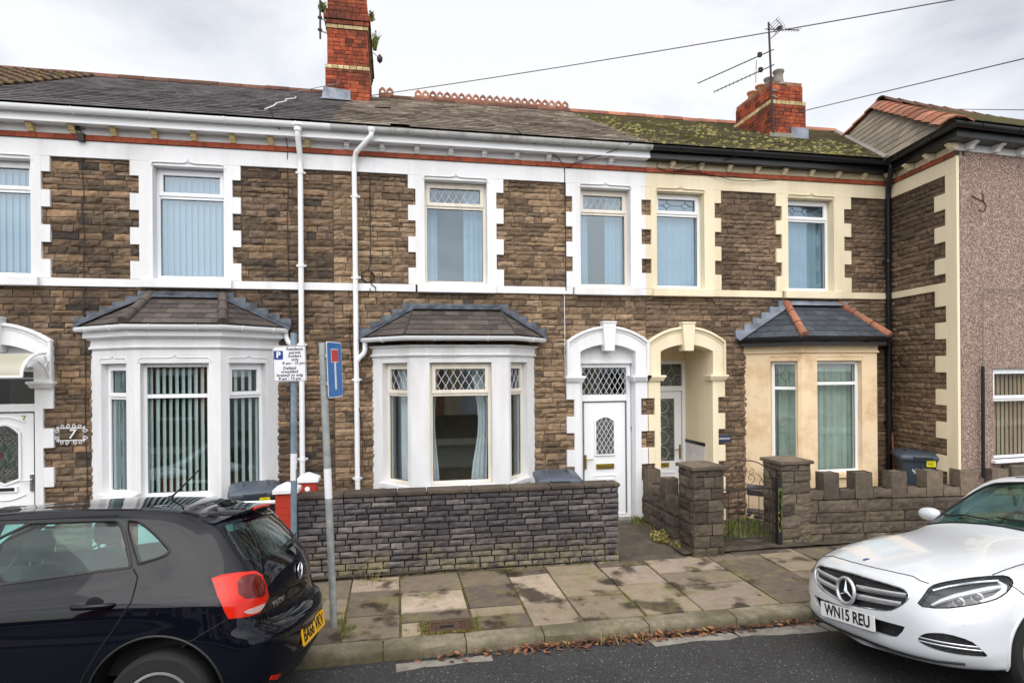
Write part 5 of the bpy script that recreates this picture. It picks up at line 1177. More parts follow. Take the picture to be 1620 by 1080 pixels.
# ------------------------------------------------------------------ garden walls, piers, gate
def build_walls():
    # dark stone wall in front of the middle house
    t = thing('garden_wall', 'long dark grey stone garden wall with flat coping between red pier and path', 'wall', (0.8, -1.45, 0))
    a, b = Vector((-1.15, -1.405)), Vector((2.825, -1.50)); L = (b - a).length; M = frame(a.x, a.y, 0, b.x - a.x, b.y - a.y)
    m = MB(); m.M = M; m.box(0.0, L - 0.01, 0.004, 0.2, -0.05, 1.0, 'mortar_dark'); masonry(m, 0, L, -0.02, 1.0, 0.072, 0.14, 0.34, 0.03, 'garden_stone', gap=0.015, seed=101, cell=0.04, hv=0.12)
    m.M = M @ frame(L, 0, 0, 0, 1); masonry(m, 0.01, 0.2, -0.02, 1.0, 0.0775, 0.1, 0.2, 0.016, 'garden_stone', gap=0.012, seed=102, cell=0.04, hv=0.12)
    m.M = M @ frame(L, 0.21, 0, -1, 0); masonry(m, 0.0, L, -0.02, 1.0, 0.0775, 0.16, 0.34, 0.012, 'garden_stone', gap=0.012, seed=103, cell=0.08, hv=0.12)
    m.build('stone_courses', t)
    m = MB(); m.M = M; rnd = random.Random(5); x = -0.01
    while x < L:
        e = min(L + 0.02, x + 0.35 + rnd.random() * 0.3); z = 1.0 + rnd.random() * 0.004; m.box(x + .004, e - .004, -0.03 - rnd.random() * .012, 0.23, z, z + 0.05, 'block_stone'); x = e
    m.build('coping', t, bevel=0.012)
    m = MB(); m.M = M; m.box(0.86, 0.98, -0.03, 0.02, 0.02, 0.09, 'under_black'); m.build('drain_hole', t)
    # block piers and crenellated walls
    def pier(t, x0, x1, y0, y1, z, seed, name='pier'):
        m = MB()
        m.box(x0 + .02, x1 - .02, y0 + .02, y1 - .02, -0.05, z, 'mortar_dark')
        for k, (ox, oy, dx, dy, LL) in enumerate(((x0, y0, 1, 0, x1 - x0), (x1, y0, 0, 1, y1 - y0), (x1, y1, -1, 0, x1 - x0), (x0, y1, 0, -1, y1 - y0))):
            m.M = frame(ox, oy, 0, dx, dy); masonry(m, 0, LL, -0.02, z, 0.158, 0.15, 0.32, 0.03, 'block_stone', gap=0.012, seed=seed + k, cell=0.05, hv=0.05, y=0.012, soft=True)
        p = m.build(name, t)
        m = MB(); m.hexa([(x0 - .035, y0 - .035, z), (x1 + .035, y0 - .035, z), (x1 + .035, y1 + .035, z), (x0 - .035, y1 + .035, z), (x0 - .03, y0 - .03, z + .045), (x1 + .03, y0 - .03, z + .045), (x1 + .03, y1 + .03, z + .045), (x0 - .03, y1 + .03, z + .045)], 'block_stone')
        m.hexa([(x0 - .03, y0 - .03, z + .045), (x1 + .03, y0 - .03, z + .045), (x1 + .03, y1 + .03, z + .045), (x0 - .03, y1 + .03, z + .045), (x0 + .1, y0 + .1, z + .075), (x1 - .1, y0 + .1, z + .075), (x1 - .1, y1 - .1, z + .075), (x0 + .1, y1 - .1, z + .075)], 'block_stone')
        m.build('cap', p, bevel=0.008)
    t = thing('garden_wall', 'low crenellated side wall with square pier beside the path to the white door', 'wall', (3.9, -0.8, 0))
    pier(t, 3.86, 4.30, -1.53, -1.09, 1.17, 120)
    m = MB(); m.box(3.80, 3.97, -1.1, -0.02, -0.05, 0.62, 'mortar_dark')
    m.M = frame(3.78, -0.02, 0, 0, -1); masonry(m, 0, 1.08, 0.0, 0.64, 0.16, 0.25, 0.45, 0.03, 'block_stone', gap=0.012, seed=131, cell=0.05, hv=0.05, soft=True)
    m.M = frame(3.99, -1.1, 0, 0, 1); masonry(m, 0, 1.08, 0.0, 0.64, 0.16, 0.25, 0.45, 0.03, 'block_stone', gap=0.012, seed=132, cell=0.05, hv=0.05, soft=True)
    m.M = frame(3.78, -1.1, 0, 1, 0); masonry(m, 0, .2, 0.0, 0.64, 0.16, 0.25, 0.45, 0.02, 'block_stone', gap=0.012, seed=133, cell=0.05, hv=0.05, soft=True)
    m.M = Matrix.Identity(4)
    m.build('stone_courses', t)
    def blockrow(t, M, segs, thick, z0, seed, name):
        for k, (u0, u1, z1) in enumerate(segs):
            m = MB(); m.M = M; m.box(u0 + .012, u1 - .012, 0.014, thick - .014, z0 - .03, z1 - .012, 'mortar_dark')
            n = max(1, int(round((z1 - z0) / .27)))
            masonry(m, u0, u1, z0, z1, (z1 - z0) / n, 1, 2, 0.034, 'block_stone', gap=0.01, seed=seed + k, cell=0.05, hv=0.0, soft=True, y=0.006)
            m.M = M @ frame(u1, thick, 0, -1, 0); masonry(m, 0, u1 - u0, z0, z1, (z1 - z0) / n, 1, 2, 0.02, 'block_stone', gap=0.01, seed=seed + k + 50, cell=0.06, hv=0.0, soft=True, y=0.006)
            for (uo, d) in ((u1, 1), (u0, -1)):
                m.M = M @ (frame(uo, 0, 0, 0, 1) if d == 1 else frame(uo, thick, 0, 0, -1)); masonry(m, 0.006, thick - .006, z0, z1, (z1 - z0) / n, 1, 2, 0.016, 'block_stone', gap=0.008, seed=seed + k + 70, cell=0.05, hv=0.0, soft=True, y=0.01)
            m.M = M; i = m.mi('block_stone'); n1, n2 = 6, 4
            g = [[m.pts([(u0 + .006 + (u1 - u0 - .012) * p / n1, -0.004 + (thick + .008) * q / n2, z1 - (0.045 if p in (0, n1) or q in (0, n2) else (0.012 if p in (1, n1 - 1) else 0.0)) + noise.noise(Vector((u0 + p * .3, q * .5, seed))) * .02)]) for q in range(n2 + 1)] for p in range(n1 + 1)]
            for p in range(n1):
                for q in range(n2): m.f.append((g[p][q], g[p+1][q], g[p+1][q+1], g[p][q+1])); m.m.append(i)
            m.build(name, t, smooth=60)
    blockrow(t, frame(3.78, -0.05, 0, 0, -1), [(0.0, 0.2, 0.98), (0.2, 0.62, 0.78), (0.62, 0.8, 0.95), (0.8, 1.05, 0.74)], 0.2, 0.63, 140, 'crenel')
    t = thing('garden_wall', 'long crenellated block wall with merlons and square pier right of the iron gate', 'wall', (7.3, -1.4, 0))
    pier(t, 5.27, 5.73, -1.36, -0.92, 1.17, 160)
    a, d = Vector((5.30, -1.31)), Vector((1, -0.095)).normalized(); M = frame(a.x, a.y, 0, d.x, d.y); L = 6.5
    m = MB(); m.M = M; m.box(0.1, L, 0.012, 0.19, -0.05, 0.64, 'mortar_dark'); masonry(m, 0.02, L, -0.14, 0.65, 0.158, 0.38, 0.8, 0.034, 'block_stone', gap=0.012, seed=171, cell=0.055, hv=0.04, soft=True)
    m.M = M @ frame(L, 0.2, 0, -1, 0); masonry(m, 0, L - .45, -0.1, 0.65, 0.158, 0.4, 0.8, 0.03, 'block_stone', gap=0.012, seed=172, cell=0.09, hv=0.04, soft=True)
    m.build('stone_courses', t)
    segs = []; mer = [(0.625, 0.865), (1.10, 1.365), (1.645, 1.885), (2.185, 2.44), (2.705, 2.97), (3.2, 3.465), (3.52, 3.98), (4.3, 4.56), (4.85, 5.1), (5.4, 5.66), (5.95, 6.2)]; u = 0.43
    for p, q in mer:
        segs.append((u, p, 0.79)); segs.append((p, q, 1.03 if q - p < 0.4 else 1.06)); u = q
    segs.append((u, L, 0.79)); blockrow(t, M, segs, 0.2, 0.655, 180, 'crenel')
    # red painted brick piers with white pyramid caps and a white handrail
    def red_pier(x0, x1, y0, y1, z, label):
        t = thing('brick_pier', label, 'pier', ((x0 + x1) / 2, (y0 + y1) / 2, 0), 'red piers with white caps')
        m = MB(); m.box(x0 + .008, x1 - .008, y0 + .008, y1 - .008, -.05, z, 'red_paint')
        for k, (ox, oy, dx, dy, LL) in enumerate(((x0, y0, 1, 0, x1 - x0), (x1, y0, 0, 1, y1 - y0), (x1, y1, -1, 0, x1 - x0), (x0, y1, 0, -1, y1 - y0))):
            m.M = frame(ox, oy, 0, dx, dy); masonry(m, 0, LL, -.02, z, 0.077, 0.3, 0.31, 0.004, 'red_paint', gap=0.006, seed=k, hv=0.0, y=0.006)
        m.build('brick_shaft', t, bevel=0.002)
        m = MB(); e = .025; m.hexa([(x0 - e, y0 - e, z), (x1 + e, y0 - e, z), (x1 + e, y1 + e, z), (x0 - e, y1 + e, z), (x0 - e, y0 - e, z + .045), (x1 + e, y0 - e, z + .045), (x1 + e, y1 + e, z + .045), (x0 - e, y1 + e, z + .045)], 'white_paint_grimy')
        c = ((x0 + x1) / 2, (y0 + y1) / 2); m.hexa([(x0 - e, y0 - e, z + .046), (x1 + e, y0 - e, z + .046), (x1 + e, y1 + e, z + .046), (x0 - e, y1 + e, z + .046), (c[0] - .02, c[1] - .02, z + .115), (c[0] + .02, c[1] - .02, z + .115), (c[0] + .02, c[1] + .02, z + .115), (c[0] - .02, c[1] + .02, z + .115)], 'white_paint_grimy')
        m.build('cap', t, bevel=0.005)
    red_pier(-1.405, -1.165, -1.42, -1.18, 1.08, 'red painted brick pier with white cap nearest the parking sign pole')
    red_pier(-1.245, -1.02, -0.72, -0.5, 1.08, 'red painted brick pier with white cap standing behind the stone wall')
    red_pier(-3.22, -2.96, -1.42, -1.18, 1.07, 'pier with white cap half hidden behind the black car roof')
    t = thing('handrail', 'white tubular handrail joining the red brick pier', 'railing', (-2.2, -1.3, 0))
    m = MB(); m.tube([(-2.96, -1.3, 0.975), (-1.405, -1.3, 0.965)], 0.024, 'plastic_white', 12); m.build('top_rail', t, smooth=50)
    m = MB(); m.tube([(-2.96, -1.3, 0.5), (-1.405, -1.3, 0.5)], 0.024, 'plastic_white', 12); m.build('lower_rail', t, smooth=50)
    t = thing('handrail', 'short white rail end sticking out beside the rear red pier', 'railing', (-1.0, -0.9, 0))
    m = MB(); m.tube([(-1.12, -0.75, 0.98), (-1.08, -1.12, 1.07)], 0.03, 'plastic_white', 12); m.build('rail_end', t, smooth=50)
    # iron gate
    t = thing('garden_gate', 'small arched black iron garden gate with scrolls between block piers', 'gate', (4.78, -1.33, 0))
    m = MB(); y = -1.33; f = lambda pts, r: m.tube([(a, y, b) for a, b in pts], r, 'iron_black', 6)
    for x in (4.32, 5.16): f([(x, 0.1), (x, 0.86)], 0.010)
    f([(4.32, 0.17), (5.16, 0.17)], 0.01); f([(4.32, 0.855), (5.16, 0.855)], 0.009)
    f([(4.75 + 0.425 * math.cos(R(q)), 0.855 + 0.39 * math.sin(R(q))) for q in range(0, 181, 10)], 0.0075); m.build('gate_frame', t, smooth=50)
    for x in (4.475, 4.63, 4.785, 4.94, 5.1):
        m = MB(); m.tube([(x, y, .17), (x, y, .855)], 0.0055, 'iron_black', 6); m.build('bar', t, smooth=50)
    def scroll(cx, cz, r, a0, turns, sg=1):
        n = 20; m.tube([(cx + r * (1 - .75 * k / n) * math.cos(R(a0 + sg * 360 * turns * k / n)), y, cz + r * (1 - .75 * k / n) * math.sin(R(a0 + sg * 360 * turns * k / n))) for k in range(n + 1)], 0.0042, 'iron_black', 5)
    for s in (-1, 1):
        m = MB(); scroll(4.75 + s * .07, 1.0, .07, 270 if s > 0 else 270, 1.1, s); scroll(4.75 + s * .07, 1.09, .05, 90, 1.1, -s); scroll(4.75 + s * .25, .92, .06, 90, 1.1, s)
        m.tube([(4.75 + s * .13, y, 1.07), (4.75 + s * .2, y, 1.03), (4.75 + s * .27, y, .93), (4.75 + s * .33, y, .87)], .0042, 'iron_black', 5)
        for q in range(3): scroll(4.75 + s * (.08 + .14 * q), .225, .045, 270, 1.0, s)
        m.tube([(4.75 + s * .1, y, .52), (4.75 + s * .2, y, .35), (4.75 + s * .33, y, .2)], .0042, 'iron_black', 5)
        m.build('scrollwork', t, smooth=60)
    m = MB(); m.box(5.185, 5.25, -1.40, -1.335, 0.03, 1.0, 'cable_black'); m.build('gate_post', t, bevel=0.004)
    m = MB(); rnd = random.Random(3); z = 0.25
    while z < 0.78:
        w = 0.018 + rnd.random() * .03; m.box(5.19 + rnd.random() * .02, 5.19 + w + rnd.random() * .015, -1.4025, -1.400, z, z + 0.05 + rnd.random() * .05, 'grass'); z += 0.035
    m.build('green_paint_stain', t)
build_walls()

# ------------------------------------------------------------------ signs and posts
def build_signs():
    t = thing('parking_sign', 'white bilingual residents parking sign on a blue grey steel pole', 'sign', (-1.15, -1.62, 0))
    m = MB(); m.tube([(-1.165, -1.62, 0.0), (-1.148, -1.62, 2.965)], 0.036, 'galvanised_blue', 16); m.build('pole', t, smooth=50)
    m = MB(); m.tube([(-1.16, -1.62, 1.27), (-1.157, -1.62, 1.58)], 0.0375, 'sign_white', 16); m.build('reflective_band', t, smooth=50)
    M = Matrix.Translation((-1.187, -1.672, 2.613)) @ Matrix.Rotation(R(-1.2), 4, 'Y')
    def rr(w, h, r, n=5):
        P = []
        for cx, cz, a in ((w/2 - r, -h/2 + r, -90), (w/2 - r, h/2 - r, 0), (-w/2 + r, h/2 - r, 90), (-w/2 + r, -h/2 + r, 180)):
            P += [(cx + r * math.cos(R(a + 90 * k / n)), cz + r * math.sin(R(a + 90 * k / n))) for k in range(n + 1)]
        return P
    m = MB(); m.M = M; m.prism([(a, 0, b) for a, b in rr(.362, .41, .018)], (0, 0.004, 0), 'sign_white')
    for z in (-.1, .1): m.box(-.06, .1, .004, .02, z - .012, z + .012, 'galvanised_blue')
    p = m.build('sign_plate', t)
    m = MB(); m.M = M; m.ring([(a, -.0015, b) for a, b in rr(.352, .40, .016)], [(a, -.0015, b) for a, b in rr(.342, .39, .013)], (0, .001, 0), 'letter_black'); m.build('border', p)
    m = MB(); m.M = M; m.prism([(a - .118, -.002, b + .098) for a, b in rr(.098, .1, .01)], (0, .0015, 0), 'sign_navy'); sq = m.build('parking_symbol', p)
    RX = Matrix.Rotation(R(90), 4, 'X')
    text_mesh('letter', 'P', .095, 'letter_white', M @ Matrix.Translation((-.118, -.0035, .098)) @ RX, sq, depth=.0006, bold=0.002)
    for k, (tx, x, z) in enumerate((('Residents', .06, .165), ('permit', .06, .125), ('holders', .06, .085), ('only', .06, .045), ('8 am - 10 pm', .045, .003), ('Deiliaid', 0, -.052), ('trwydded', 0, -.092), ('breswyl yn unig', 0, -.132), ('8 am - 10 pm', 0, -.172))):
        text_mesh('lettering', tx, .047 if k not in (4, 7, 8) else .045, 'letter_black', M @ Matrix.Translation((x, -.002, z)) @ RX, p, depth=.0006, bold=0.0006)
    t = thing('road_sign', 'blue and red no through road sign turned sideways on a leaning rusty pole', 'sign', (-0.615, -2.77, 0))
    A, B = Vector((-0.612, -2.77, 0.0)), Vector((-0.702, -2.77, 2.80)); q = (B - A).normalized()
    m = MB(); m.tube([A, B], 0.035, 'galvanised', 16); m.build('pole', t, smooth=50)
    m = MB(); c0, c1 = A.lerp(B, .455), A.lerp(B, .56); m.tube([c0, c1], 0.0365, 'sign_white', 16); m.build('reflective_band', t, smooth=50)
    d = Vector((0.11, 0.40, 0)).normalized()
    d = (d - q * d.dot(q)).normalized(); nrm = d.cross(q)          # sign face normal
    if nrm.x < 0: nrm = -nrm
    C = A.lerp(B, .905) + d * 0.165 + nrm * 0.055
    M = Matrix((( d.x, -nrm.x, q.x, C.x), (d.y, -nrm.y, q.y, C.y), (d.z, -nrm.z, q.z, C.z), (0, 0, 0, 1)))
    W_, H_ = .40, .56
    m = MB(); m.M = M; m.prism([(a, 0, b) for a, b in rr(W_, H_, .03)], (0, .004, 0), 'sign_white'); m.box(-.2, .02, .004, .022, .12, .15, 'galvanised'); m.box(-.2, .02, .004, .022, -.15, -.12, 'galvanised'); p = m.build('sign_plate', t)
    m = MB(); m.M = M; m.prism([(a, -.002, b) for a, b in rr(W_ - .022, H_ - .022, .022)], (0, .0015, 0), 'sign_blue'); m.build('blue_face', p)
    m = MB(); m.M = M; m.box(-.022, .022, -.0045, -.002, -.2, .1, 'sign_white'); m.box(-.098, .098, -.004, -.002, .072, .208, 'sign_white'); m.build('white_stem', p)
    m = MB(); m.M = M; m.box(-.09, .09, -.0065, -.004, .08, .2, 'sign_red'); m.build('red_bar', p)
    m = MB(); m.lathe([(.04, -.012), (.04, .012)], A.lerp(B, .86), 'galvanised', 14); m.lathe([(.04, -.012), (.04, .012)], A.lerp(B, .96), 'galvanised', 14); m.build('bracket', t, smooth=40)
    # wrought iron house number
    t = thing('house_number', 'ornate white wrought iron number seven plaque on dark stone wall', 'plaque', (-4.19, -0.03, 1.72))
    m = MB(); y = -.04; x0, x1, z0, z1 = -4.33, -4.05, 1.64, 1.80
    m.tube([(x0, y, z0), (x1, y, z0), (x1, y, z1), (x0, y, z1)], .007, 'sign_white', 6, closed=True); fr = m.build('number_frame', t)
    m = MB()
    def sc(cx, cz, r, a0, s):
        m.tube([(cx + r * (1 - .7 * k / 14) * math.cos(R(a0 + s * 400 * k / 14)), y, cz + r * (1 - .7 * k / 14) * math.sin(R(a0 + s * 400 * k / 14))) for k in range(15)], .005, 'sign_white', 5)
    for sx in (-1, 1):
        for sz in (-1, 1):
            xc, zc = -4.19, 1.72
            sc(xc + sx * .04, zc + sz * .108, .028, 90 * sz, sx); sc(xc + sx * .105, zc + sz * .105, .026, -90 * sz, -sx); sc(xc + sx * .168, zc + sz * .04, .028, 0 if sx > 0 else 180, sz * sx); sc(xc + sx * .155, zc + sz * .085, .018, 45, 1)
    m.build('scrollwork', t)
    text_mesh('number', '7', .17, 'sign_white', Matrix.Translation((-4.18, y - .004, 1.72)) @ Matrix.Rotation(R(90), 4, 'X'), t, depth=.006, shear=.15, bold=0.002)
    t = thing('name_plate', 'small navy house name plate on stone between porch and bay', 'plaque', (5.15, -0.03, 1.39))
    m = MB(); m.box(5.02, 5.29, -.045, -.02, 1.335, 1.455, 'plaque_navy'); m.build('plate', t, bevel=.006)
    text_mesh('lettering', 'CARDIGAN', .042, 'letter_white', Matrix.Translation((5.155, -.047, 1.395)) @ Matrix.Rotation(R(90), 4, 'X'), t, depth=.0008)
build_signs()

# ------------------------------------------------------------------ bins and small things
def bin_(x, y, rz, label, z=0.09, num=None, sticker=True):
    t = thing('wheelie_bin', label, 'bin', (x, y, z), 'grey wheelie bins'); M = Matrix.Translation((x, y, z)) @ Matrix.Rotation(rz, 4, 'Z')
    def loop(w, d, zz, r=0.04, oy=0.0):
        P = []
        for cx, cy, a in ((w - r, -d + r, -90), (w - r, d - r, 0), (-w + r, d - r, 90), (-w + r, -d + r, 180)):
            P += [(cx + r * math.cos(R(a + 30 * k)), cy + oy + r * math.sin(R(a + 30 * k)), zz) for k in range(4)]
        return P
    def loft(m, loops, mat):
        i = m.mi(mat); o = [m.pts(l) for l in loops]; n = len(loops[0])
        for a, b in zip(o, o[1:]):
            for k in range(n): m.f.append((a + k, a + (k + 1) % n, b + (k + 1) % n, b + k)); m.m.append(i)
        m.f.append(tuple(o[0] + k for k in reversed(range(n)))); m.m.append(i); m.f.append(tuple(o[-1] + k for k in range(n))); m.m.append(i)
    m = MB(); m.M = M; loft(m, [loop(.22, .25, .06), loop(.235, .27, .35), loop(.265, .325, .93), loop(.285, .345, .935), loop(.29, .35, .985)], 'bin_plastic')
    m.box(-.012, .012, -.335, -.3, .2, .9, 'bin_plastic')
    m.build('bin_body', t, smooth=35)
    m = MB(); m.M = M; loft(m, [loop(.30, .365, .965), loop(.305, .37, 1.0), loop(.295, .36, 1.02), loop(.24, .30, 1.055, .06), loop(.16, .22, 1.068, .06)], 'bin_lid')
    m.tube([(-.12, -.352, 1.0), (-.11, -.40, 1.012), (0, -.41, 1.015), (.11, -.40, 1.012), (.12, -.352, 1.0)], .014, 'bin_lid', 8)
    for s in (-1, 1): m.tube([(s * .15, -.3, 1.035), (s * .15, 0, 1.085), (s * .15, .3, 1.04)], .022, 'bin_lid', 8)
    m.build('lid', t, smooth=40)
    m = MB(); m.M = M; m.tube([(-.26, .38, .97), (-.26, .42, .98), (.26, .42, .98), (.26, .38, .97)], .016, 'bin_plastic', 8); m.build('handle', t, smooth=40)
    for s in (-1, 1):
        m = MB(); m.M = M; m.lathe([(.02, -.025), (.1, -.025), (.1, .025), (.02, .025)], (s * .25, .28, .1), 'rubber', 20, 'X'); m.build('wheel', t, smooth=40)
    if sticker:
        m = MB(); m.M = M; m.box(.05, .165, -.352, -.32, .865, .955, 'yellow_label'); m.build('sticker', t)
        m = MB(); m.M = M
        for k in range(3): m.box(.065, .14, -.3535, -.3525, .885 + k * .02, .892 + k * .02, 'letter_black')
        m.build('printed_lines', t)
    return t
def build_small():
    bin_(-1.73, -0.92, R(12), 'grey wheelie bin with yellow sticker and dusty lid beside white bay', z=0.06)
    bin_(2.15, -0.95, R(-8), 'grey wheelie bin showing only its lid over the dark stone wall', z=0.06, sticker=False)
    b = bin_(8.1, -0.72, R(-32), 'grey wheelie bin with yellow sticker against the dark return wall', z=0.13)
    M = Matrix.Translation((8.1, -0.72, .13)) @ Matrix.Rotation(R(-32), 4, 'Z')
    m = MB(); m.M = M
    for k in range(7): m.tube([(-.14 + .012 * k, -.325, .80 + .02 * math.sin(k * 2)), (-.12 + .012 * k, -.325, .765 + .02 * math.cos(k * 3))], .004, 'letter_white', 4)
    m.build('white_scribble', b)
    t = thing('wooden_handle', 'brown wooden broom handle leaning against the dark return wall', 'stick', (8.0, -.4, 0)); m = MB(); m.tube([(7.93, -.5, .1), (8.2, -.12, 1.42)], .016, 'wood_stick', 8); m.build('shaft', t, smooth=50)
    def cover(name, label, x0, x1, y0, y1, slot):
        t = thing(name, label, 'cover', ((x0 + x1) / 2, (y0 + y1) / 2, 0)); m = MB(); m.box(x0, x1, y0, y1, -.04, .002, 'rusty_iron'); m.ring([(x0, y0, .0), (x1, y0, .0), (x1, y1, .0), (x0, y1, .0)], [(x0 + .02, y0 + .02, .0), (x1 - .02, y0 + .02, .0), (x1 - .02, y1 - .02, .0), (x0 + .02, y1 - .02, .0)], (0, 0, .012), 'rusty_iron')
        m.build('frame', t, bevel=.003); m = MB(); nx, ny = int((x1 - x0) / .045), max(2, int((y1 - y0) / .045))
        for a in range(nx):
            for b in range(ny):
                px, py = x0 + (x1 - x0) * (a + .5) / nx, y0 + (y1 - y0) * (b + .5) / ny
                if slot and abs(px - (x0 + x1) / 2 + .04) < .09 and abs(py - (y0 + y1) / 2) < .05: continue
                m.box(px - .014, px + .014, py - .014, py + .014, .002, .009, 'rusty_iron')
        m.build('grip_pattern', t)
        if slot:
            m = MB(); c = ((x0 + x1) / 2 - .04, (y0 + y1) / 2); m.box(c[0] - .07, c[0] + .07, c[1] - .03, c[1] + .03, .002, .004, 'under_black'); m.build('slot', t)
    cover('drain_cover', 'rusty slotted iron drain cover near the kerb edge', .30, .735, -3.09, -2.86, True)
    cover('meter_cover', 'small rusty square cover in the flags near the path', 2.70, 2.94, -1.93, -1.72, False)
    cover('meter_cover', 'small rusty square cover in the flags below the block pier', 3.98, 4.25, -1.86, -1.68, False)
build_small()

# ------------------------------------------------------------------ cables, aerials
def wire(label, P, r, mat='cable_black', sag=0.0, cat='cable', name='cable'):
    Q_ = []
    if sag:
        a, b = Vector(P[0]), Vector(P[-1]); n = 24; Q_ = [a.lerp(b, k / n) - Vector((0, 0, sag * 4 * (k / n) * (1 - k / n))) for k in range(n + 1)]
    else: Q_ = P
    m = MB(); m.tube(Q_, r, mat, 6); return tag(m.build(name, smooth=60), label, cat)
def build_cables():
    wire('long overhead wire from the tall chimney to the top right corner', [(-0.42, 3.4, 7.98), (7.45, -3, 7.05)], .009, 'cable_grey', sag=.05)
    wire('overhead wire running right from behind the aerial chimney', [(8.1, 2.6, 7.85), (7.45, -3, 6.2)], .008, 'cable_grey')
    wire('lowest overhead wire crossing the corner house hip tiles', [(9.3, -.2, 6.9), (8.05, -2.5, 5.83)], .006, 'cable_grey')
    wire('thin wire from the black fixing on number seven up to the tall chimney', [(-4.02, -.08, 5.72), (-1.0, 2.9, 7.95)], .006, 'cable_grey', sag=.03)
    rnd = random.Random(9)
    def drop(x, z0, z1, w=.012, y=-.035): return [(x + (rnd.random() - .5) * w * 2 + (z0 - z) * 0.004, y, z) for z in [z0 + (z1 - z0) * k / 24 for k in range(25)]]
    c = wire('black cable running down the stone between door and bay of number seven', [(-4.03, -.09, 5.72)] + drop(-4.03, 5.6, .1), .006)
    m = MB(); m.box(-4.06, -3.98, -.12, -.06, 5.56, 5.66, 'cable_black'); m.box(-4.16, -4.04, -.1, -.07, 5.71, 5.75, 'cable_black'); m.build('junction_box', c)
    wire('black cable dropping from gutter beside the left white downpipe', [(-1.62, -.36, 6.03), (-1.58, -.34, 5.9), (-1.46, -.1, 5.74), (-1.45, -.07, 5.6)] + drop(-1.46, 5.4, .9), .006)
    wire('pale cable lying in zigzag over the slates of number seven', [(-1.7, 2.4, 7.42), (-1.66, 2.0, 7.22), (-1.74, 1.6, 7.02), (-1.68, 1.2, 6.82), (-1.73, .7, 6.57), (-1.68, .2, 6.32), (-1.7, -.3, 6.06)], .008, 'plastic_white')
    coil = [( -.345, -.04, 5.66)] + drop(-.34, 5.5, 4.05, .006) + [(-.375 + .085 * (1 + .1 * math.sin(k)) * math.cos(R(30 * k + 90)), -.045 - .002 * (k % 5), 3.87 + .085 * (1 + .12 * math.cos(k * 1.3)) * math.sin(R(30 * k + 90))) for k in range(48)] + [(-.33, -.06, 3.76), (-.27, -.06, 3.72), (-.27, -.06, 3.66), (-.33, -.06, 3.64), (-.35, -.06, 3.7)]
    wire('black coiled cable hung beside the middle white downpipe', coil, .007)
    wire('thin black cable looping down to the foot of the middle downpipe', [(-.62, -.03, 3.35), (-.64, -.03, 3.1), (-.6, -.03, 2.6), (-.55, -.03, 2.2), (-.49, -.14, 1.9), (-.46, -.14, 1.6), (-.47, -.14, 1.3), (-.51, -.06, 1.0)], .005)
    wire('black cable beside the right upper lattice window', [(1.72, -.36, 6.0), (2.1, -.2, 5.83), (2.45, -.1, 5.7), (2.54, -.07, 5.6)] + drop(2.55, 5.5, 3.72, .004, -.055), .007)
    wire('thin pale cable from string course to the white door arch', drop(2.535, 3.66, 2.42, .003, -.03), .005, 'plastic_white')
    wire('short cable from gutter joint down to the brick band', [(3.5, -.36, 5.9), (3.1, -.2, 5.76), (2.7, -.09, 5.65), (2.6, -.085, 5.58)], .006)
    wire('cable draped under the cream brackets', [(4.0, -.2, 5.75), (4.02, -.1, 5.66), (4.2, -.09, 5.6), (4.5, -.09, 5.62), (4.9, -.09, 5.6), (5.3, -.1, 5.52), (5.7, -.1, 5.52), (6.1, -.1, 5.56)], .006)
    wire('cable from black gutter to the cream brick band', [(5.6, -.36, 5.92), (5.0, -.22, 5.76), (4.4, -.1, 5.64), (4.3, -.09, 5.56)], .006)
    # television aerials on a mast strapped to the right chimney
    t = thing('television_aerial', 'tall rusty mast with three yagi aerials on the right chimney', 'aerial', (7.42, 1.97, 7.25))
    m = MB(); m.tube([(7.44, 1.96, 7.22), (7.36, 1.97, 9.4)], .02, 'dark_metal', 8); m.build('mast', t, smooth=50)
    m = MB(); m.tube([(7.41, 1.95, 8.05), (7.6, 2.05, 8.1)], .012, 'galvanised', 6); m.tube([(7.4, 1.95, 7.95), (7.6, 2.05, 7.95)], .012, 'galvanised', 6); m.build('bracket', t)
    def yagi(a, b, n, el, vert):
        a, b = Vector(a), Vector(b); d = (b - a).normalized(); s = Vector((0, 0, 1)) if vert else d.cross(Vector((0, 0, 1))).normalized()
        m = MB(); m.tube([a - d * .08, b], .011, 'dark_metal', 6)
        for k in range(n):
            p = a.lerp(b, .2 + .8 * k / max(1, n - 1)); m.tube([p - s * el, p + s * el], .005, 'dark_metal', 5)
        p = a + d * .22; m.box(p.x - .035, p.x + .035, p.y - .03, p.y + .03, p.z - .02, p.z + .06, 'dark_metal'); return m
    m = yagi((7.365, 1.96, 9.26), (8.0, 1.92, 9.28), 9, .07, False)
    for k in range(5):
        z = .14 - .03 * k
        for sg in (-1, 1): m.tube([(7.45 + .035 * k, 1.78, 9.26 + sg * z + .0), (7.45 + .035 * k, 2.12, 9.26 + sg * z)], .005, 'dark_metal', 5)
    for yy in (1.85, 2.05): m.tube([(7.59, yy, 9.27), (7.44, yy, 9.41)], .006, 'dark_metal', 5); m.tube([(7.59, yy, 9.25), (7.44, yy, 9.11)], .006, 'dark_metal', 5)
    m.build('yagi_array', t)
    m = yagi((7.385, 1.97, 8.83), (6.63, 3.49, 8.83), 26, .018, True); m.build('yagi_array', t)
    m = yagi((7.395, 1.97, 8.53), (6.86, 3.2, 8.53), 12, .035, True); m.tube([(7.2, 2.15, 8.72), (7.28, 2.3, 8.34)], .006, 'dark_metal', 5); m.build('yagi_array', t)
    t = thing('television_aerial', 'dark mast strapped to the left side of the tall chimney', 'aerial', (-1.3, 2.9, 8.7))
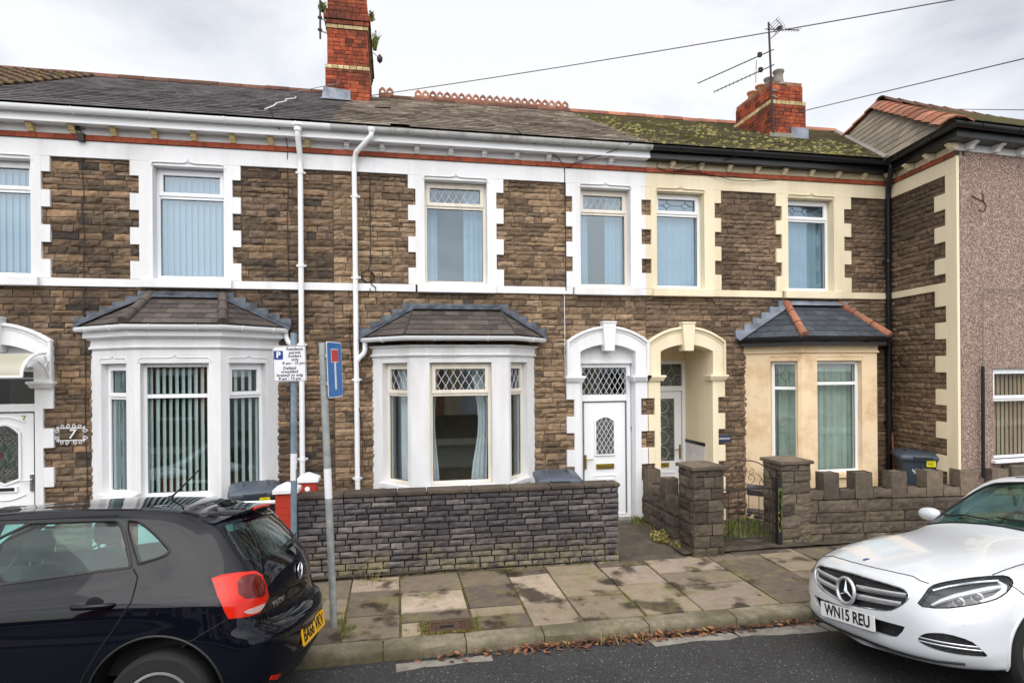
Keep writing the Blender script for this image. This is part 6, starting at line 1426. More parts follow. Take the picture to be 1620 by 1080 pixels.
    m = MB(); m.tube([(-1.335, 2.9, 8.75), (-1.33, 2.9, 10.6)], .018, 'dark_metal', 8); m.build('mast', t, smooth=50)
    m = MB()
    for z in (8.92, 9.15): m.tube([(-1.38, 2.9, z), (-1.23, 3.0, z)], .014, 'galvanised', 6); m.box(-1.37, -1.3, 2.87, 2.93, z - .015, z + .015, 'dark_metal')
    m.build('bracket', t)
    t = thing('wall_hook', 'rusty iron hook bolted high on the pink pebbledash', 'hook', (8.36, -1.55, 4.85)); m = MB()
    m.tube([(8.26, -1.54, 5.0), (8.3, -1.6, 4.93), (8.37, -1.62, 4.9), (8.38, -1.6, 5.02)], .012, 'rusty_iron', 6); m.tube([(8.37, -1.6, 4.92), (8.42, -1.62, 4.85), (8.4, -1.6, 4.76), (8.33, -1.58, 4.78)], .012, 'rusty_iron', 6); m.build('iron_bar', t)
    t = thing('cable_conduit', 'pale then black conduit running down the pink pebbledash', 'conduit', (8.4, -1.55, 1))
    m = MB(); m.tube([(9.6, -1.46, 3.66), (8.5, -1.53, 3.65), (8.45, -1.535, 3.6), (8.43, -1.54, 2.5)], .006, 'cable_grey', 6); m.build('white_pipe', t, smooth=50)
    m = MB(); m.tube([(8.42, -1.55, 2.52), (8.41, -1.55, .9)], .024, 'black_plastic', 10); m.build('black_pipe', t, smooth=50)
    t = thing('chimney_cowl', 'dark leaf shaped cap hanging on a wire beside the tall chimney', 'cowl', (-.3, 3.2, 8.6)); m = MB(); m.tube([(-.44, 3.1, 8.72), (-.3, 3.1, 8.62)], .006, 'dark_metal', 5); m.lathe([(.005, -.1), (.05, -.05), (.055, .02), (.01, .08)], (-.25, 3.1, 8.58), 'dark_metal', 10); m.build('cap', t, smooth=50)
build_cables()

# ------------------------------------------------------------------ plants, litter
def blades(m, x, y, z, n, h, spread, mat, rnd, w=.006, lean=.6):
    i = m.mi(mat)
    for _ in range(n):
        a = rnd.random() * 6.283; r = spread * math.sqrt(rnd.random()); px, py = x + r * math.cos(a), y + r * math.sin(a); hh = h * (.4 + .6 * rnd.random()); b = rnd.random() * 6.283; l = hh * lean * rnd.random(); ww = w * (.6 + .8 * rnd.random())
        dx, dy = math.cos(b), math.sin(b); c = rnd.random() * 3.14; sx, sy = math.cos(c) * ww, math.sin(c) * ww
        o = m.pts([(px - sx, py - sy, z), (px + sx, py + sy, z), (px + sx * .7 + dx * l * .4, py + sy * .7 + dy * l * .4, z + hh * .6), (px - sx * .7 + dx * l * .4, py - sy * .7 + dy * l * .4, z + hh * .6), (px + dx * l, py + dy * l, z + hh)])
        m.f.append((o, o + 1, o + 2, o + 3)); m.m.append(i); m.f.append((o + 3, o + 2, o + 4)); m.m.append(i)
def leafy(m, c, n, r, mat, rnd, s=.03):
    i = m.mi(mat)
    for _ in range(n):
        d = Vector((rnd.gauss(0, 1), rnd.gauss(0, 1), rnd.gauss(0, 1))); d.normalize(); p = Vector(c) + Vector((d.x * r[0], d.y * r[1], d.z * r[2])) * rnd.random() ** .5
        u = Vector((rnd.gauss(0, 1), rnd.gauss(0, 1), rnd.gauss(0, 1))).normalized(); w = u.orthogonal().normalized(); q = s * (.5 + rnd.random())
        o = m.pts([p, p + u * q * .5 + w * q * .35, p + u * q, p + u * q * .5 - w * q * .35]); m.f.append((o, o + 1, o + 2, o + 3)); m.m.append(i)
def build_plants():
    rnd = random.Random(77); m = MB()
    for _ in range(150): blades(m, 4.1 + rnd.random() * 1.5, -1.05 + rnd.random() * .95, .09, 14, .085, .07, 'grass', rnd)
    for _ in range(40): blades(m, 3.76 + rnd.random() * .03, -1.35 + rnd.random() * 1.2, .06, 8, .1, .05, 'dry_grass', rnd)
    for _ in range(26): blades(m, 3.62 + rnd.random() * .12, -.12 + rnd.random() * .1, .13, 12, .14, .05, 'grass', rnd)
    for _ in range(60):
        x = -1.0 + rnd.random() * 3.8; blades(m, x, -1.42 - x * .025 - rnd.random() * .02, .02, 5, .045, .04, 'grass' if rnd.random() < .6 else 'dry_grass', rnd)
    tag(m.build('grass'), 'rough grass and weeds growing in the cream house garden and wall foot', kind='stuff')
    m = MB()
    for x in (0.08, 0.8, 1.48, 2.0, -0.52):
        for _ in range(26): blades(m, x + (rnd.random() - .5) * .03, -1.5 - rnd.random() * 1.6, .0, 5, .022, .03, 'moss' if rnd.random() < .7 else 'grass', rnd, w=.006)
    for _ in range(90): blades(m, .2 + rnd.random() * .62, -3.13 + rnd.random() * .05, .0, 6, .02, .03, 'moss', rnd, w=.008)
    for _ in range(60): blades(m, .2 + rnd.random() * .1, -3.1 + rnd.random() * .24, .0, 6, .02, .03, 'moss', rnd, w=.008)
    for x, y in ((.07, -1.5), (.78, -1.55), (1.5, -1.5), (-.2, -1.55), (-.6, -2.7), (-.45, -2.85)): blades(m, x, y, .0, 40, .06, .06, 'grass', rnd)
    tag(m.build('pavement_moss'), 'moss and tufts growing in the paving joints', kind='stuff')
    m = MB()
    for x, y, h in ((-.56, -2.72, .2), (-.5, -2.8, .25), (-.35, -1.7, .3), (-.25, -1.6, .3), (3.72, -.5, .35), (3.74, -.8, .3), (1.95, -3.42, .22), (2.1, -3.44, .25), (2.3, -3.42, .2), (1.6, -3.4, .12), (3.9, -1.66, .1), (4.2, -1.62, .12)): blades(m, x, y, -.1 if y < -3.3 else 0.0, 9, h, .06, 'dry_grass', rnd, w=.003, lean=1.2)
    tag(m.build('dry_grass'), 'dry straw coloured grass stems by kerb, poles and path', kind='stuff')
    m = MB(); leafy(m, (3.68, -.85, .14), 260, (.13, .17, .11), 'dry_grass', rnd, .04); leafy(m, (3.68, -.95, .14), 150, (.1, .12, .12), 'moss', rnd, .035)
    tag(m.build('weed'), 'yellowing weed clump at the foot of the low side wall', 'weed')
    # leaves along the channel
    m = MB(); i = m.mi('leaf_litter')
    for k in range(520):
        x = rnd.gauss(2.4, .95) if k % 4 else .2 + rnd.random() * 4.2
        if x < .1 or x > 4.8: continue
        y = KY - .02 - abs(rnd.gauss(0, .055)); z = road_z(y) + .004 + rnd.random() * (.05 if y > KY - .08 else .015); a = rnd.random() * 6.283; s = .018 + rnd.random() * .028
        u = Vector((math.cos(a), math.sin(a), (rnd.random() - .5) * .7)) * s; w = Vector((-math.sin(a), math.cos(a), (rnd.random() - .5) * .7)) * s * .5; p = Vector((x, y, z))
        o = m.pts([p - u, p - u * .2 - w, p + u * .5 - w * .7, p + u, p + u * .5 + w * .7, p - u * .2 + w]); 
        m.f.append(tuple(o + q for q in range(6))); m.m.append(i)
    for k in range(16):
        x, y = -1 + rnd.random() * 6, -3.9 + rnd.random() * 2.2; z = .012 if y > KY + .02 else road_z(y) + .006; a = rnd.random() * 6.3; s = .02 + rnd.random() * .02
        u = Vector((math.cos(a), math.sin(a), .1)) * s; w = Vector((-math.sin(a), math.cos(a), 0)) * s * .5; p = Vector((x, y, z)); o = m.pts([p - u, p - w, p + u, p + w]); m.f.append((o, o + 1, o + 2, o + 3)); m.m.append(i)
    tag(m.build('fallen_leaves'), 'drift of brown fallen leaves lying along the kerb channel', kind='stuff')
    # moss cushions on the cream house roof
    V = Vector((0, RIDGE_Y - EAVE_Y, RIDGE_Z - EAVE_Z)).normalized(); N = Vector((0, -V.z, V.y)); m = MB(); i = m.mi('moss')
    for k in range(1500):
        x = 3.75 + rnd.random() * 5.0; v = rnd.random() ** 1.1 * 4.3
        if noise.noise(Vector((x * 1.3, v * 1.3, 3))) < -.12: continue
        c = Vector((x, EAVE_Y, EAVE_Z)) + V * v + N * .018; r = .012 + rnd.random() ** 3 * .05; h = r * .6
        ring_ = m.pts([c + Vector((math.cos(R(72 * q)) * r * (0.8 + .5 * rnd.random()), 0, 0)) + V * math.sin(R(72 * q)) * r * .8 for q in range(5)]); t_ = m.pts([c + N * h])
        for q in range(5): m.f.append((ring_ + q, ring_ + (q + 1) % 5, t_)); m.m.append(i)
    tag(m.build('roof_moss'), 'olive moss cushions scattered over the cream house slates', kind='stuff')
    for label, c, rr_ in (('green plant tuft growing from right side of tall chimney', (-.38, 4.4, 9.6), (.07, .08, .2)), ('small fern on left edge of tall chimney top', (-1.3, 3.0, 9.42), (.07, .06, .1)), ('little weed high on right edge of tall chimney', (-.4, 3.3, 9.5), (.05, .06, .1))):
        m = MB(); blades(m, c[0], c[1], c[2] - rr_[2], 60, rr_[2] * 2, rr_[0] * .5, 'grass', rnd, w=.012, lean=.8); leafy(m, c, 90, rr_, 'grass', rnd, .05); tag(m.build('chimney_weed'), label, 'plant')
build_plants()
# ------------------------------------------------------------------ cars
from mathutils.geometry import tessellate_polygon
def car_matrix(x, y, th, s, zr, ro):
    A = Matrix.Rotation(th, 4, 'Z'); c, n = math.cos(ro), math.sin(ro)
    Bm = Matrix(((1, 0, 0, 0), (0, c, n, 0), (0, -n, c, 0), (0, 0, 0, 1)))
    return Matrix.Translation((x, y, zr)) @ Bm @ A @ Matrix.Scale(s, 4)
def tmp_obj(me):
    o = bpy.data.objects.new('tmp', me); COL.objects.link(o); return o
def evaluated(o):
    bpy.context.view_layer.update()
    me = bpy.data.meshes.new_from_object(o.evaluated_get(bpy.context.evaluated_depsgraph_get())); old = o.data
    bpy.data.objects.remove(o); return me
def grid_body(table, sub=5, sharp_rows=()):
    """interpolating cubic surface through table[col][row] half-body points (y >= 0), mirrored across y = 0"""
    nc, nr = len(table), len(table[0]); mir = lambda p: Vector((p[0], -p[1], p[2]))
    T = [[Vector(p) for p in c] for c in table]
    T = [[mir(p) for p in T[1]]] + T + [[mir(p) for p in T[-2]]]
    T = [[mir(c[1])] + c + [mir(c[-2])] for c in T]
    def cr(p0, p1, p2, p3, t, m1=True, m2=True):
        a = (p2 - p0) * .5 if m1 else (p2 - p1) * .8; b = (p3 - p1) * .5 if m2 else (p2 - p1) * .8
        L = (p2 - p1).length                     # limit tangents so that short spans do not overshoot
        if a.length > 1.6 * L and a.length > 1e-9: a = a * (1.6 * L / a.length)
        if b.length > 1.6 * L and b.length > 1e-9: b = b * (1.6 * L / b.length)
        t2, t3 = t * t, t * t * t
        return p1 * (2*t3 - 3*t2 + 1) + a * (t3 - 2*t2 + t) + p2 * (-2*t3 + 3*t2) + b * (t3 - t2)
    def line(P, n, sharp=()):
        out = []
        for k in range(1, len(P) - 2):
            for j in range(n): out.append(cr(P[k-1], P[k], P[k+1], P[k+2], j / n, (k - 1) not in sharp, k not in sharp))
        out.append(P[-2]); return out
    rows = [line(c, sub, sharp_rows) for c in T]            # along each column
    N = len(rows[0]); cols = [line([rows[c][k] for c in range(len(rows))], sub) for k in range(N)]
    import bmesh
    bm = bmesh.new()
    for sg in (1, -1):
        V = [[bm.verts.new((p.x, sg * max(p.y, 0.0), p.z)) for p in r] for r in cols]
        for k in range(N - 1):
            for j in range(len(V[0]) - 1):
                q = [V[k][j], V[k][j+1], V[k+1][j+1], V[k+1][j]]; bm.faces.new(q if sg == 1 else q[::-1])
    bmesh.ops.remove_doubles(bm, verts=bm.verts, dist=1e-4)
    bmesh.ops.dissolve_degenerate(bm, dist=1e-4, edges=bm.edges)
    bmesh.ops.recalc_face_normals(bm, faces=bm.faces)
    me = bpy.data.meshes.new('body'); bm.to_mesh(me); bm.free(); return me
def bvh_of(me):
    return BVHTree.FromPolygons([v.co.copy() for v in me.vertices], [tuple(p.vertices) for p in me.polygons])
def shell_of(me, t):
    me.update(); n = len(me.vertices); V = [v.co.copy() for v in me.vertices]; N = [v.normal.copy() for v in me.vertices]
    F = [tuple(p.vertices) for p in me.polygons]
    r = bpy.data.meshes.new('shell'); r.from_pydata(V + [v - m * t for v, m in zip(V, N)], [], F + [tuple(n + k for k in reversed(f)) for f in F]); r.update(); return r
def cutter_mesh(polys):
    """polys: list of (3-D outline, direction vector a, direction vector b): prism from outline+a to outline+b"""
    V, F = [], []
    for P, a, b in polys:
        P = [Vector(p) for p in P]; a, b = Vector(a), Vector(b); n = len(P); o = len(V)
        nrm = Vector((0, 0, 0))
        for k in range(n): nrm += P[k].cross(P[(k + 1) % n])
        if nrm.dot(b - a) < 0: P = P[::-1]
        V += [p + a for p in P] + [p + b for p in P]
        T = tessellate_polygon([P])
        for t in T:
            u, v, w = t; nn = (P[v] - P[u]).cross(P[w] - P[u])
            if nn.dot(b - a) < 0: v, w = w, v
            F.append((o + n + u, o + n + v, o + n + w)); F.append((o + u, o + w, o + v))
        for k in range(n): F.append((o + k, o + (k + 1) % n, o + n + (k + 1) % n, o + n + k))
    me = bpy.data.meshes.new('cut'); me.from_pydata(V, [], F); me.update(); return me
def boolean(me, cut, op):
    a, b = tmp_obj(me.copy()), tmp_obj(cut.copy())
    m = a.modifiers.new('b', 'BOOLEAN'); m.operation = op; m.object = b; m.solver = 'EXACT'
    r = evaluated(a); bpy.data.objects.remove(b); return r
def mesh_part(name, me, mat, parent, M, smooth=35, mat2=None):
    me.name = name; me.materials.clear(); me.materials.append(MATS[mat])
    me.polygons.foreach_set('material_index', [0] * len(me.polygons))
    if smooth: me.polygons.foreach_set('use_smooth', [True] * len(me.polygons)); me.set_sharp_from_angle(angle=R(smooth))
    o = bpy.data.objects.new(name, me); COL.objects.link(o); o.parent = parent; o.matrix_world = M if parent is None else M
    o.matrix_parent_inverse = wm(parent).inverted(); o.matrix_basis = M
    return o
def smooth_outline(P, it=2):
    P = [Vector(p) for p in P]
    for _ in range(it):
        Qn = []
        for k in range(len(P)):
            a, b = P[k], P[(k + 1) % len(P)]; Qn += [a.lerp(b, .25), a.lerp(b, .75)]
        P = Qn
    return P
class Car:
    def __init__(s, label, M, group=None):
        s.M = M; s.t = thing('parked_car', label, 'car', M.translation); s.cut = []
    def body(s, table, t=0.035, sharp=()):
        s.outer = grid_body(table, 5, sharp); s.bvh = bvh_of(s.outer); s.shell = shell_of(s.outer, t)
    def hit(s, o, d):
        r = s.bvh.ray_cast(Vector(o), Vector(d).normalized()); return r[0], r[1]
    def mb(s): m = MB(); m.M = s.M; return m
    def opening(s, polys, cut=True): 
        if cut: s.cut += polys
        return polys
    def panel(s, name, polys, mat, parent=None, cut=True, smooth=40):
        if cut: s.cut += polys
        return mesh_part(name, boolean(s.shell, cutter_mesh(polys), 'INTERSECT'), mat, parent or s.t, s.M, smooth)
    def finish(s, mat):
        me = s.shell
        me = boolean(me, cutter_mesh(s.cut), 'DIFFERENCE')
        s.body_obj = mesh_part('body', me, mat, s.t, s.M, 38); return s.body_obj
    def seam(s, name, lines, d, mat='under_black', r=0.0035, parent=None, push=0.0):
        """thin dark gaps: polylines projected on the body along d"""
        for L in lines:
            m = s.mb(); P = []
            for a, b in zip(L, L[1:]):
                a, b = Vector(a), Vector(b); n = max(2, int((b - a).length / 0.025))
                for k in range(n):
                    h, nn = s.hit(a.lerp(b, k / n) - Vector(d).normalized() * 3, d)
                    if h: P.append(h + nn * push)
            h, nn = s.hit(Vector(L[-1]) - Vector(d).normalized() * 3, d)
            if h: P.append(h + nn * push)
            if len(P) > 1: m.tube(P, r, mat, 5); m.build(name, parent or s.t, smooth=60)
def wheel(car, x, y, r, w, rim_r, spokes, face, parent):
    """tyre and alloy rim; face = +1/-1 the outward y direction"""
    m = car.mb(); prof = []
    for k in range(9):
        a = math.pi * k / 8; prof.append((r - 0.035 + 0.035 * math.sin(a) ** .5 if k not in (0, 8) else r - .04, -w / 2 * math.cos(a)))
    prof = [(rim_r, -w/2 + .015), (rim_r + .01, -w/2)] + [(r - .03, -w/2 - .006), (r - .006, -w/2 + .02), (r, -w/4), (r, w/4), (r - .006, w/2 - .02), (r - .03, w/2 + .006)] + [(rim_r + .01, w/2), (rim_r, w/2 - .015)]
    m.lathe(prof, (x, y, r), 'rubber', 48, 'Y'); t = m.build('wheel', parent, smooth=40)
    m = car.mb(); f = face
    m.lathe([(rim_r - .03, f * (w/2 - .09)), (rim_r - .015, f * (w/2 - .03)), (rim_r + .004, f * (w/2 - .004)), (rim_r - .012, f * (w/2 - .002)), (rim_r - .03, f * (w/2 - .03)), (rim_r - .04, f * (w/2 - .08))], (x, y, r), 'alloy', 40, 'Y')
    m.lathe([(.001, f * (w/2 - .12)), (rim_r, f * (w/2 - .13))], (x, y, r), 'under_black', 32, 'Y')
    m.lathe([(.035, f * (w/2 - .09)), (.055, f * (w/2 - .02)), (.03, f * (w/2 - .01))], (x, y, r), 'alloy', 20, 'Y')
    for k in range(spokes):
        a = 2 * math.pi * k / spokes + .3; c, n = math.cos(a), math.sin(a); yo = y + f * (w/2 - .03)
        P = []
        for rr, h in ((.04, .03), (rim_r - .02, .022)):
            P.append([(x + c * rr - n * h, z_ := 0, r + n * rr + c * h), (x + c * rr + n * h, 0, r + n * rr - c * h)])
        A, B_ = P; q = lambda p, d: (p[0], yo + d, p[2])
        m.hexa([q(A[0], 0.012 * f), q(A[1], 0.012 * f), q(B_[1], 0), q(B_[0], 0), q(A[0], -.03 * f), q(A[1], -.03 * f), q(B_[1], -.03 * f), q(B_[0], -.03 * f)], 'alloy')
    m.build('rim', t, smooth=40); return t
def mirror_y(P): return [(p[0], -p[1], p[2]) for p in P]
def arch_cut(x, z, r, y0, y1, n=40):
    P = [(x + r * math.cos(2 * math.pi * k / n), 0, z + r * math.sin(2 * math.pi * k / n)) for k in range(n)]
    return [(P, (0, y0, 0), (0, y1, 0)), (P, (0, -y1, 0), (0, -y0, 0))]

# ---- black hatchback (local x to the rear, rear axle at 0, y = 0 on the centre line) ----
POLO_M = car_matrix(-1.37, -4.02, -0.115, 1.05, -0.019, 0.13)
def hatch_table():
    C = []
    def col(r1, r2, r3, r4, r5, r6, r7, r8, cx=None):
        C.append([(r1[0], 0, r1[2] - .02)] + [r1, r2, r3, r4, r5, r6, r7, r8] + [(r8[0] if cx is None else cx, 0, r8[2] + .02)])
    # front (off the picture)
    col((-3.22, 0, .22), (-3.28, 0, .36), (-3.29, 0, .55), (-3.24, 0, .70), (-3.1, 0, .80), (-2.3, 0, 1.02), (-1.75, 0, 1.37), (-1.5, 0, 1.43), -1.2)
    col((-3.17, .42, .22), (-3.24, .42, .36), (-3.25, .42, .55), (-3.19, .42, .69), (-3.04, .42, .79), (-2.28, .40, 1.01), (-1.73, .36, 1.36), (-1.5, .24, 1.43))
    col((-3.0, .70, .22), (-3.06, .71, .36), (-3.06, .71, .55), (-3.0, .70, .69), (-2.85, .68, .80), (-2.22, .62, 1.0), (-1.66, .53, 1.35), (-1.46, .36, 1.42))
    col((-2.8, .79, .24), (-2.82, .81, .38), (-2.82, .82, .6), (-2.78, .81, .73), (-2.65, .76, .86), (-2.15, .70, .99), (-1.58, .57, 1.35), (-1.42, .38, 1.42))
    col((-2.47, .80, .24), (-2.47, .83, .38), (-2.47, .835, .62), (-2.47, .825, .76), (-2.4, .79, .88), (-2.05, .745, .985), (-1.46, .60, 1.38), (-1.36, .41, 1.455))
    col((-2.0, .79, .2), (-2.0, .82, .4), (-2.0, .835, .62), (-2.0, .835, .76), (-1.97, .82, .89), (-1.85, .765, .985), (-1.33, .615, 1.405), (-1.22, .42, 1.472))
    col((-1.35, .79, .2), (-1.35, .82, .4), (-1.35, .84, .62), (-1.35, .84, .76), (-1.35, .83, .90), (-1.35, .78, .99), (-1.05, .625, 1.42), (-1.0, .42, 1.482))
    col((-.75, .79, .2), (-.75, .82, .4), (-.75, .84, .62), (-.75, .84, .76), (-.75, .835, .90), (-.75, .785, 1.0), (-.66, .625, 1.42), (-.66, .42, 1.482))
    col((-.32, .79, .22), (-.32, .82, .4), (-.32, .84, .62), (-.32, .84, .76), (-.32, .835, .91), (-.32, .78, 1.02), (-.3, .61, 1.41), (-.3, .41, 1.47))
    col((.04, .79, .26), (.04, .825, .4), (.04, .845, .62), (.04, .845, .76), (.04, .835, .91), (.02, .765, 1.04), (-.06, .585, 1.385), (-.08, .39, 1.448))
    col((.32, .76, .28), (.34, .815, .42), (.34, .825, .64), (.33, .82, .75), (.31, .80, .92), (.235, .715, 1.07), (.08, .55, 1.355), (.0, .36, 1.425))
    col((.49, .66, .29), (.545, .71, .43), (.55, .715, .645), (.495, .70, .735), (.475, .68, .92), (.40, .60, 1.085), (.185, .50, 1.35), (.05, .32, 1.425))
    col((.585, .38, .29), (.66, .40, .44), (.665, .40, .645), (.58, .39, .72), (.555, .38, .92), (.49, .36, 1.08), (.265, .31, 1.36), (.08, .2, 1.428))
    col((.61, 0, .29), (.69, 0, .44), (.70, 0, .645), (.61, 0, .72), (.59, 0, .92), (.54, 0, 1.075), (.285, 0, 1.365), (.09, 0, 1.43), 0.0)
    return C
# ---- white saloon (local x forward, front axle at 0) ----
MERC_M = car_matrix(4.605, -4.56, 3.11, 1.051, -0.015, 0.13)
def saloon_table():
    C = []
    def col(*r, cx=None):
        C.append([(r[0][0], 0, r[0][2] - .02)] + list(r) + [(r[-1][0] if cx is None else cx, 0, r[-1][2] + .012)])
    col((.72, 0, .22), (.80, 0, .29), (.83, 0, .42), (.81, 0, .58), (.755, 0, .745), (.66, 0, .81), (.15, 0, .935), (-.60, 0, 1.05), (-1.2, 0, 1.395), (-1.5, 0, 1.435), cx=-1.75)
    col((.70, .36, .225), (.785, .38, .295), (.80, .38, .42), (.785, .38, .58), (.73, .38, .735), (.635, .37, .80), (.15, .34, .93), (-.59, .33, 1.04), (-1.19, .28, 1.39), (-1.5, .22, 1.43))
    col((.60, .64, .235), (.685, .68, .305), (.70, .685, .43), (.69, .66, .58), (.635, .62, .72), (.55, .585, .79), (.13, .55, .91), (-.565, .53, 1.018), (-1.17, .47, 1.38), (-1.5, .4, 1.425))
    col((.44, .79, .245), (.50, .85, .32), (.51, .86, .44), (.50, .845, .59), (.43, .80, .735), (.36, .735, .805), (.13, .68, .875), (-.54, .64, .985), (-1.15, .56, 1.36), (-1.5, .46, 1.42))
    col((.30, .85, .25), (.30, .895, .33), (.28, .905, .45), (.27, .905, .60), (.20, .875, .755), (.14, .81, .83), (.0, .745, .88), (-.57, .69, .965), (-1.16, .575, 1.355), (-1.5, .47, 1.418))
    col((0, .86, .21), (0, .90, .31), (0, .91, .46), (0, .91, .62), (0, .89, .775), (-.05, .84, .85), (-.14, .78, .89), (-.61, .71, .955), (-1.2, .58, 1.357), (-1.52, .47, 1.418))
    col((-.45, .85, .2), (-.45, .885, .3), (-.45, .905, .46), (-.45, .905, .62), (-.45, .89, .79), (-.46, .85, .87), (-.5, .80, .905), (-.66, .735, .945), (-1.28, .585, 1.362), (-1.55, .47, 1.42))
    col((-1.0, .85, .18), (-1.0, .885, .28), (-1.0, .90, .46), (-1.0, .905, .64), (-1.0, .895, .80), (-1.0, .87, .88), (-1.0, .84, .915), (-1.0, .795, .94), (-1.42, .595, 1.37), (-1.6, .47, 1.425))
    col((-1.7, .85, .18), (-1.7, .885, .28), (-1.7, .90, .46), (-1.7, .905, .66), (-1.7, .90, .82), (-1.7, .875, .89), (-1.7, .85, .92), (-1.7, .81, .945), (-1.75, .60, 1.38), (-1.78, .45, 1.43))
    col((-2.4, .85, .2), (-2.4, .885, .3), (-2.4, .90, .46), (-2.4, .905, .66), (-2.4, .90, .83), (-2.4, .875, .90), (-2.4, .845, .935), (-2.4, .80, .965), (-2.3, .58, 1.36), (-2.2, .43, 1.41))
    col((-2.84, .85, .22), (-2.84, .89, .32), (-2.84, .905, .46), (-2.84, .91, .66), (-2.84, .90, .83), (-2.84, .87, .90), (-2.84, .82, .95), (-2.8, .74, .985), (-2.6, .53, 1.30), (-2.4, .4, 1.38))
    col((-3.35, .80, .24), (-3.4, .84, .34), (-3.4, .85, .48), (-3.4, .85, .66), (-3.38, .83, .84), (-3.35, .79, .91), (-3.3, .72, .955), (-3.15, .64, .98), (-2.75, .47, 1.27), (-2.5, .34, 1.36))
    col((-3.7, .5, .25), (-3.78, .55, .35), (-3.79, .55, .5), (-3.78, .55, .68), (-3.74, .53, .86), (-3.68, .5, .94), (-3.5, .48, .97), (-3.25, .44, .99), (-2.78, .34, 1.28), (-2.5, .22, 1.37))
    col((-3.76, 0, .25), (-3.86, 0, .35), (-3.87, 0, .5), (-3.86, 0, .68), (-3.82, 0, .87), (-3.76, 0, .95), (-3.55, 0, .98), (-3.27, 0, .995), (-2.8, 0, 1.285), (-2.5, 0, 1.375), cx=-2.3)
    return C
def strip(car, P, w, mat, name, parent, lift=0.004, th=0.004):
    pass
def sym(P): return P + [(-y, z) for y, z in reversed(P) if abs(y) > 1e-6]
def yz_prism(P, x0, x1): return [([(0, y, z) for y, z in P], (x0, 0, 0), (x1, 0, 0))]
def xz_prism(P, y0, y1): return [([(x, 0, z) for x, z in P], (0, y0, 0), (0, y1, 0))]
def plate(car, name, M, w, h, text, mat, tw):
    """number plate in the local frame M: x along the plate, z up, -y outwards"""
    m = MB(); m.M = car.M @ M; r = .012
    P = []
    for cx, cz, a in ((w/2 - r, -h/2 + r, -90), (w/2 - r, h/2 - r, 0), (-w/2 + r, h/2 - r, 90), (-w/2 + r, -h/2 + r, 180)): P += [(cx + r * math.cos(R(a + 30 * k)), 0, cz + r * math.sin(R(a + 30 * k))) for k in range(4)]
    m.prism(P, (0, .006, 0), mat); p = m.build(name, car.t)
    t = text_mesh('lettering', text, h * 1.05, 'letter_black', car.M @ M @ Matrix.Translation((0, -.0012, 0)) @ Matrix.Rotation(R(90), 4, 'X'), p, depth=.0006, width=tw, bold=0.0032); return p
def basis(o, x, z):
    """frame with x along x, z close to z, -y outwards"""
    x = Vector(x).normalized(); z = Vector(z); z = (z - x * z.dot(x)).normalized(); y = z.cross(x)
    return Matrix(((x.x, y.x, z.x, o[0]), (x.y, y.y, z.y, o[1]), (x.z, y.z, z.z, o[2]), (0, 0, 0, 1)))
def seat(m, x, y, z, d, mat, w=.24, back=.62):
    """d = +1 when the seat faces +x"""
    m.hexa([(x - .25, y - w, z), (x + .25, y - w, z), (x + .25, y + w, z), (x - .25, y + w, z), (x - .25, y - w, z + .14), (x + .25, y - w, z + .16), (x + .25, y + w, z + .16), (x - .25, y + w, z + .14)], mat)
    b = x - d * .22; t = b - d * .16
    P = [(b - .06, y - w, z + .1), (b + .06, y - w, z + .1), (b + .06, y + w, z + .1), (b - .06, y + w, z + .1), (t - .045, y - w * .8, z + back), (t + .045, y - w * .8, z + back), (t + .045, y + w * .8, z + back), (t - .045, y + w * .8, z + back)]
    m.hexa(P, mat)
    for s in (-1, 1): m.tube([(t, y + s * .06, z + back), (t - d * .01, y + s * .06, z + back + .06)], .008, 'chrome', 6)
    i = m.mi(mat); c = (t - d * .012, y, z + back + .135); n = 14; rings = []
    for k in range(9):
        q = math.pi * k / 8; zz = -math.cos(q); rr = max(.05, math.sin(q)) ** .55
        rings.append(m.pts([(c[0] + .05 * rr * math.copysign(abs(math.cos(6.283 * j / n)) ** .8, math.cos(6.283 * j / n)), c[1] + .135 * rr * math.copysign(abs(math.sin(6.283 * j / n)) ** .75, math.sin(6.283 * j / n)), c[2] + .10 * zz) for j in range(n)]))
    for a, b2 in zip(rings, rings[1:]):
        for j in range(n): m.f.append((a + j, a + (j + 1) % n, b2 + (j + 1) % n, b2 + j)); m.m.append(i)
    m.f.append(tuple(rings[0] + j for j in range(n))); m.m.append(i); m.f.append(tuple(rings[-1] + j for j in range(n))); m.m.append(i)
def liners(car, x, z, r, y, w, mat='under_black'):
    n = 24
    for s in (-1, 1):
        m = car.mb(); i = m.mi(mat); A = m.pts([(x + r * math.cos(math.pi * (k / n * 1.2 - .1)), s * (y - .005), z + r * math.sin(math.pi * (k / n * 1.2 - .1))) for k in range(n + 1)]); B_ = m.pts([(x + r * math.cos(math.pi * (k / n * 1.2 - .1)), s * (y - w), z + r * math.sin(math.pi * (k / n * 1.2 - .1))) for k in range(n + 1)])
        for k in range(n): m.f.append((A + k, A + k + 1, B_ + k + 1, B_ + k)); m.m.append(i)
        m.f.append(tuple(B_ + k for k in range(n + 1))); m.m.append(i); m.build('wheel_arch_liner', car.t)
def arch_lip(car, x, z, r, sy, mat, rad=.011, a0=-12, a1=192):
    P = []
    for k in range(31):
        a = R(a0 + (a1 - a0) * k / 30); h, nn = car.hit((x + r * math.cos(a), sy * 2, z + r * math.sin(a)), (0, -sy, 0))
        if h: P.append(h - nn * .002)
    m = car.mb(); m.tube(P, rad, mat, 8); return m.build('arch_lip', car.t, smooth=60)

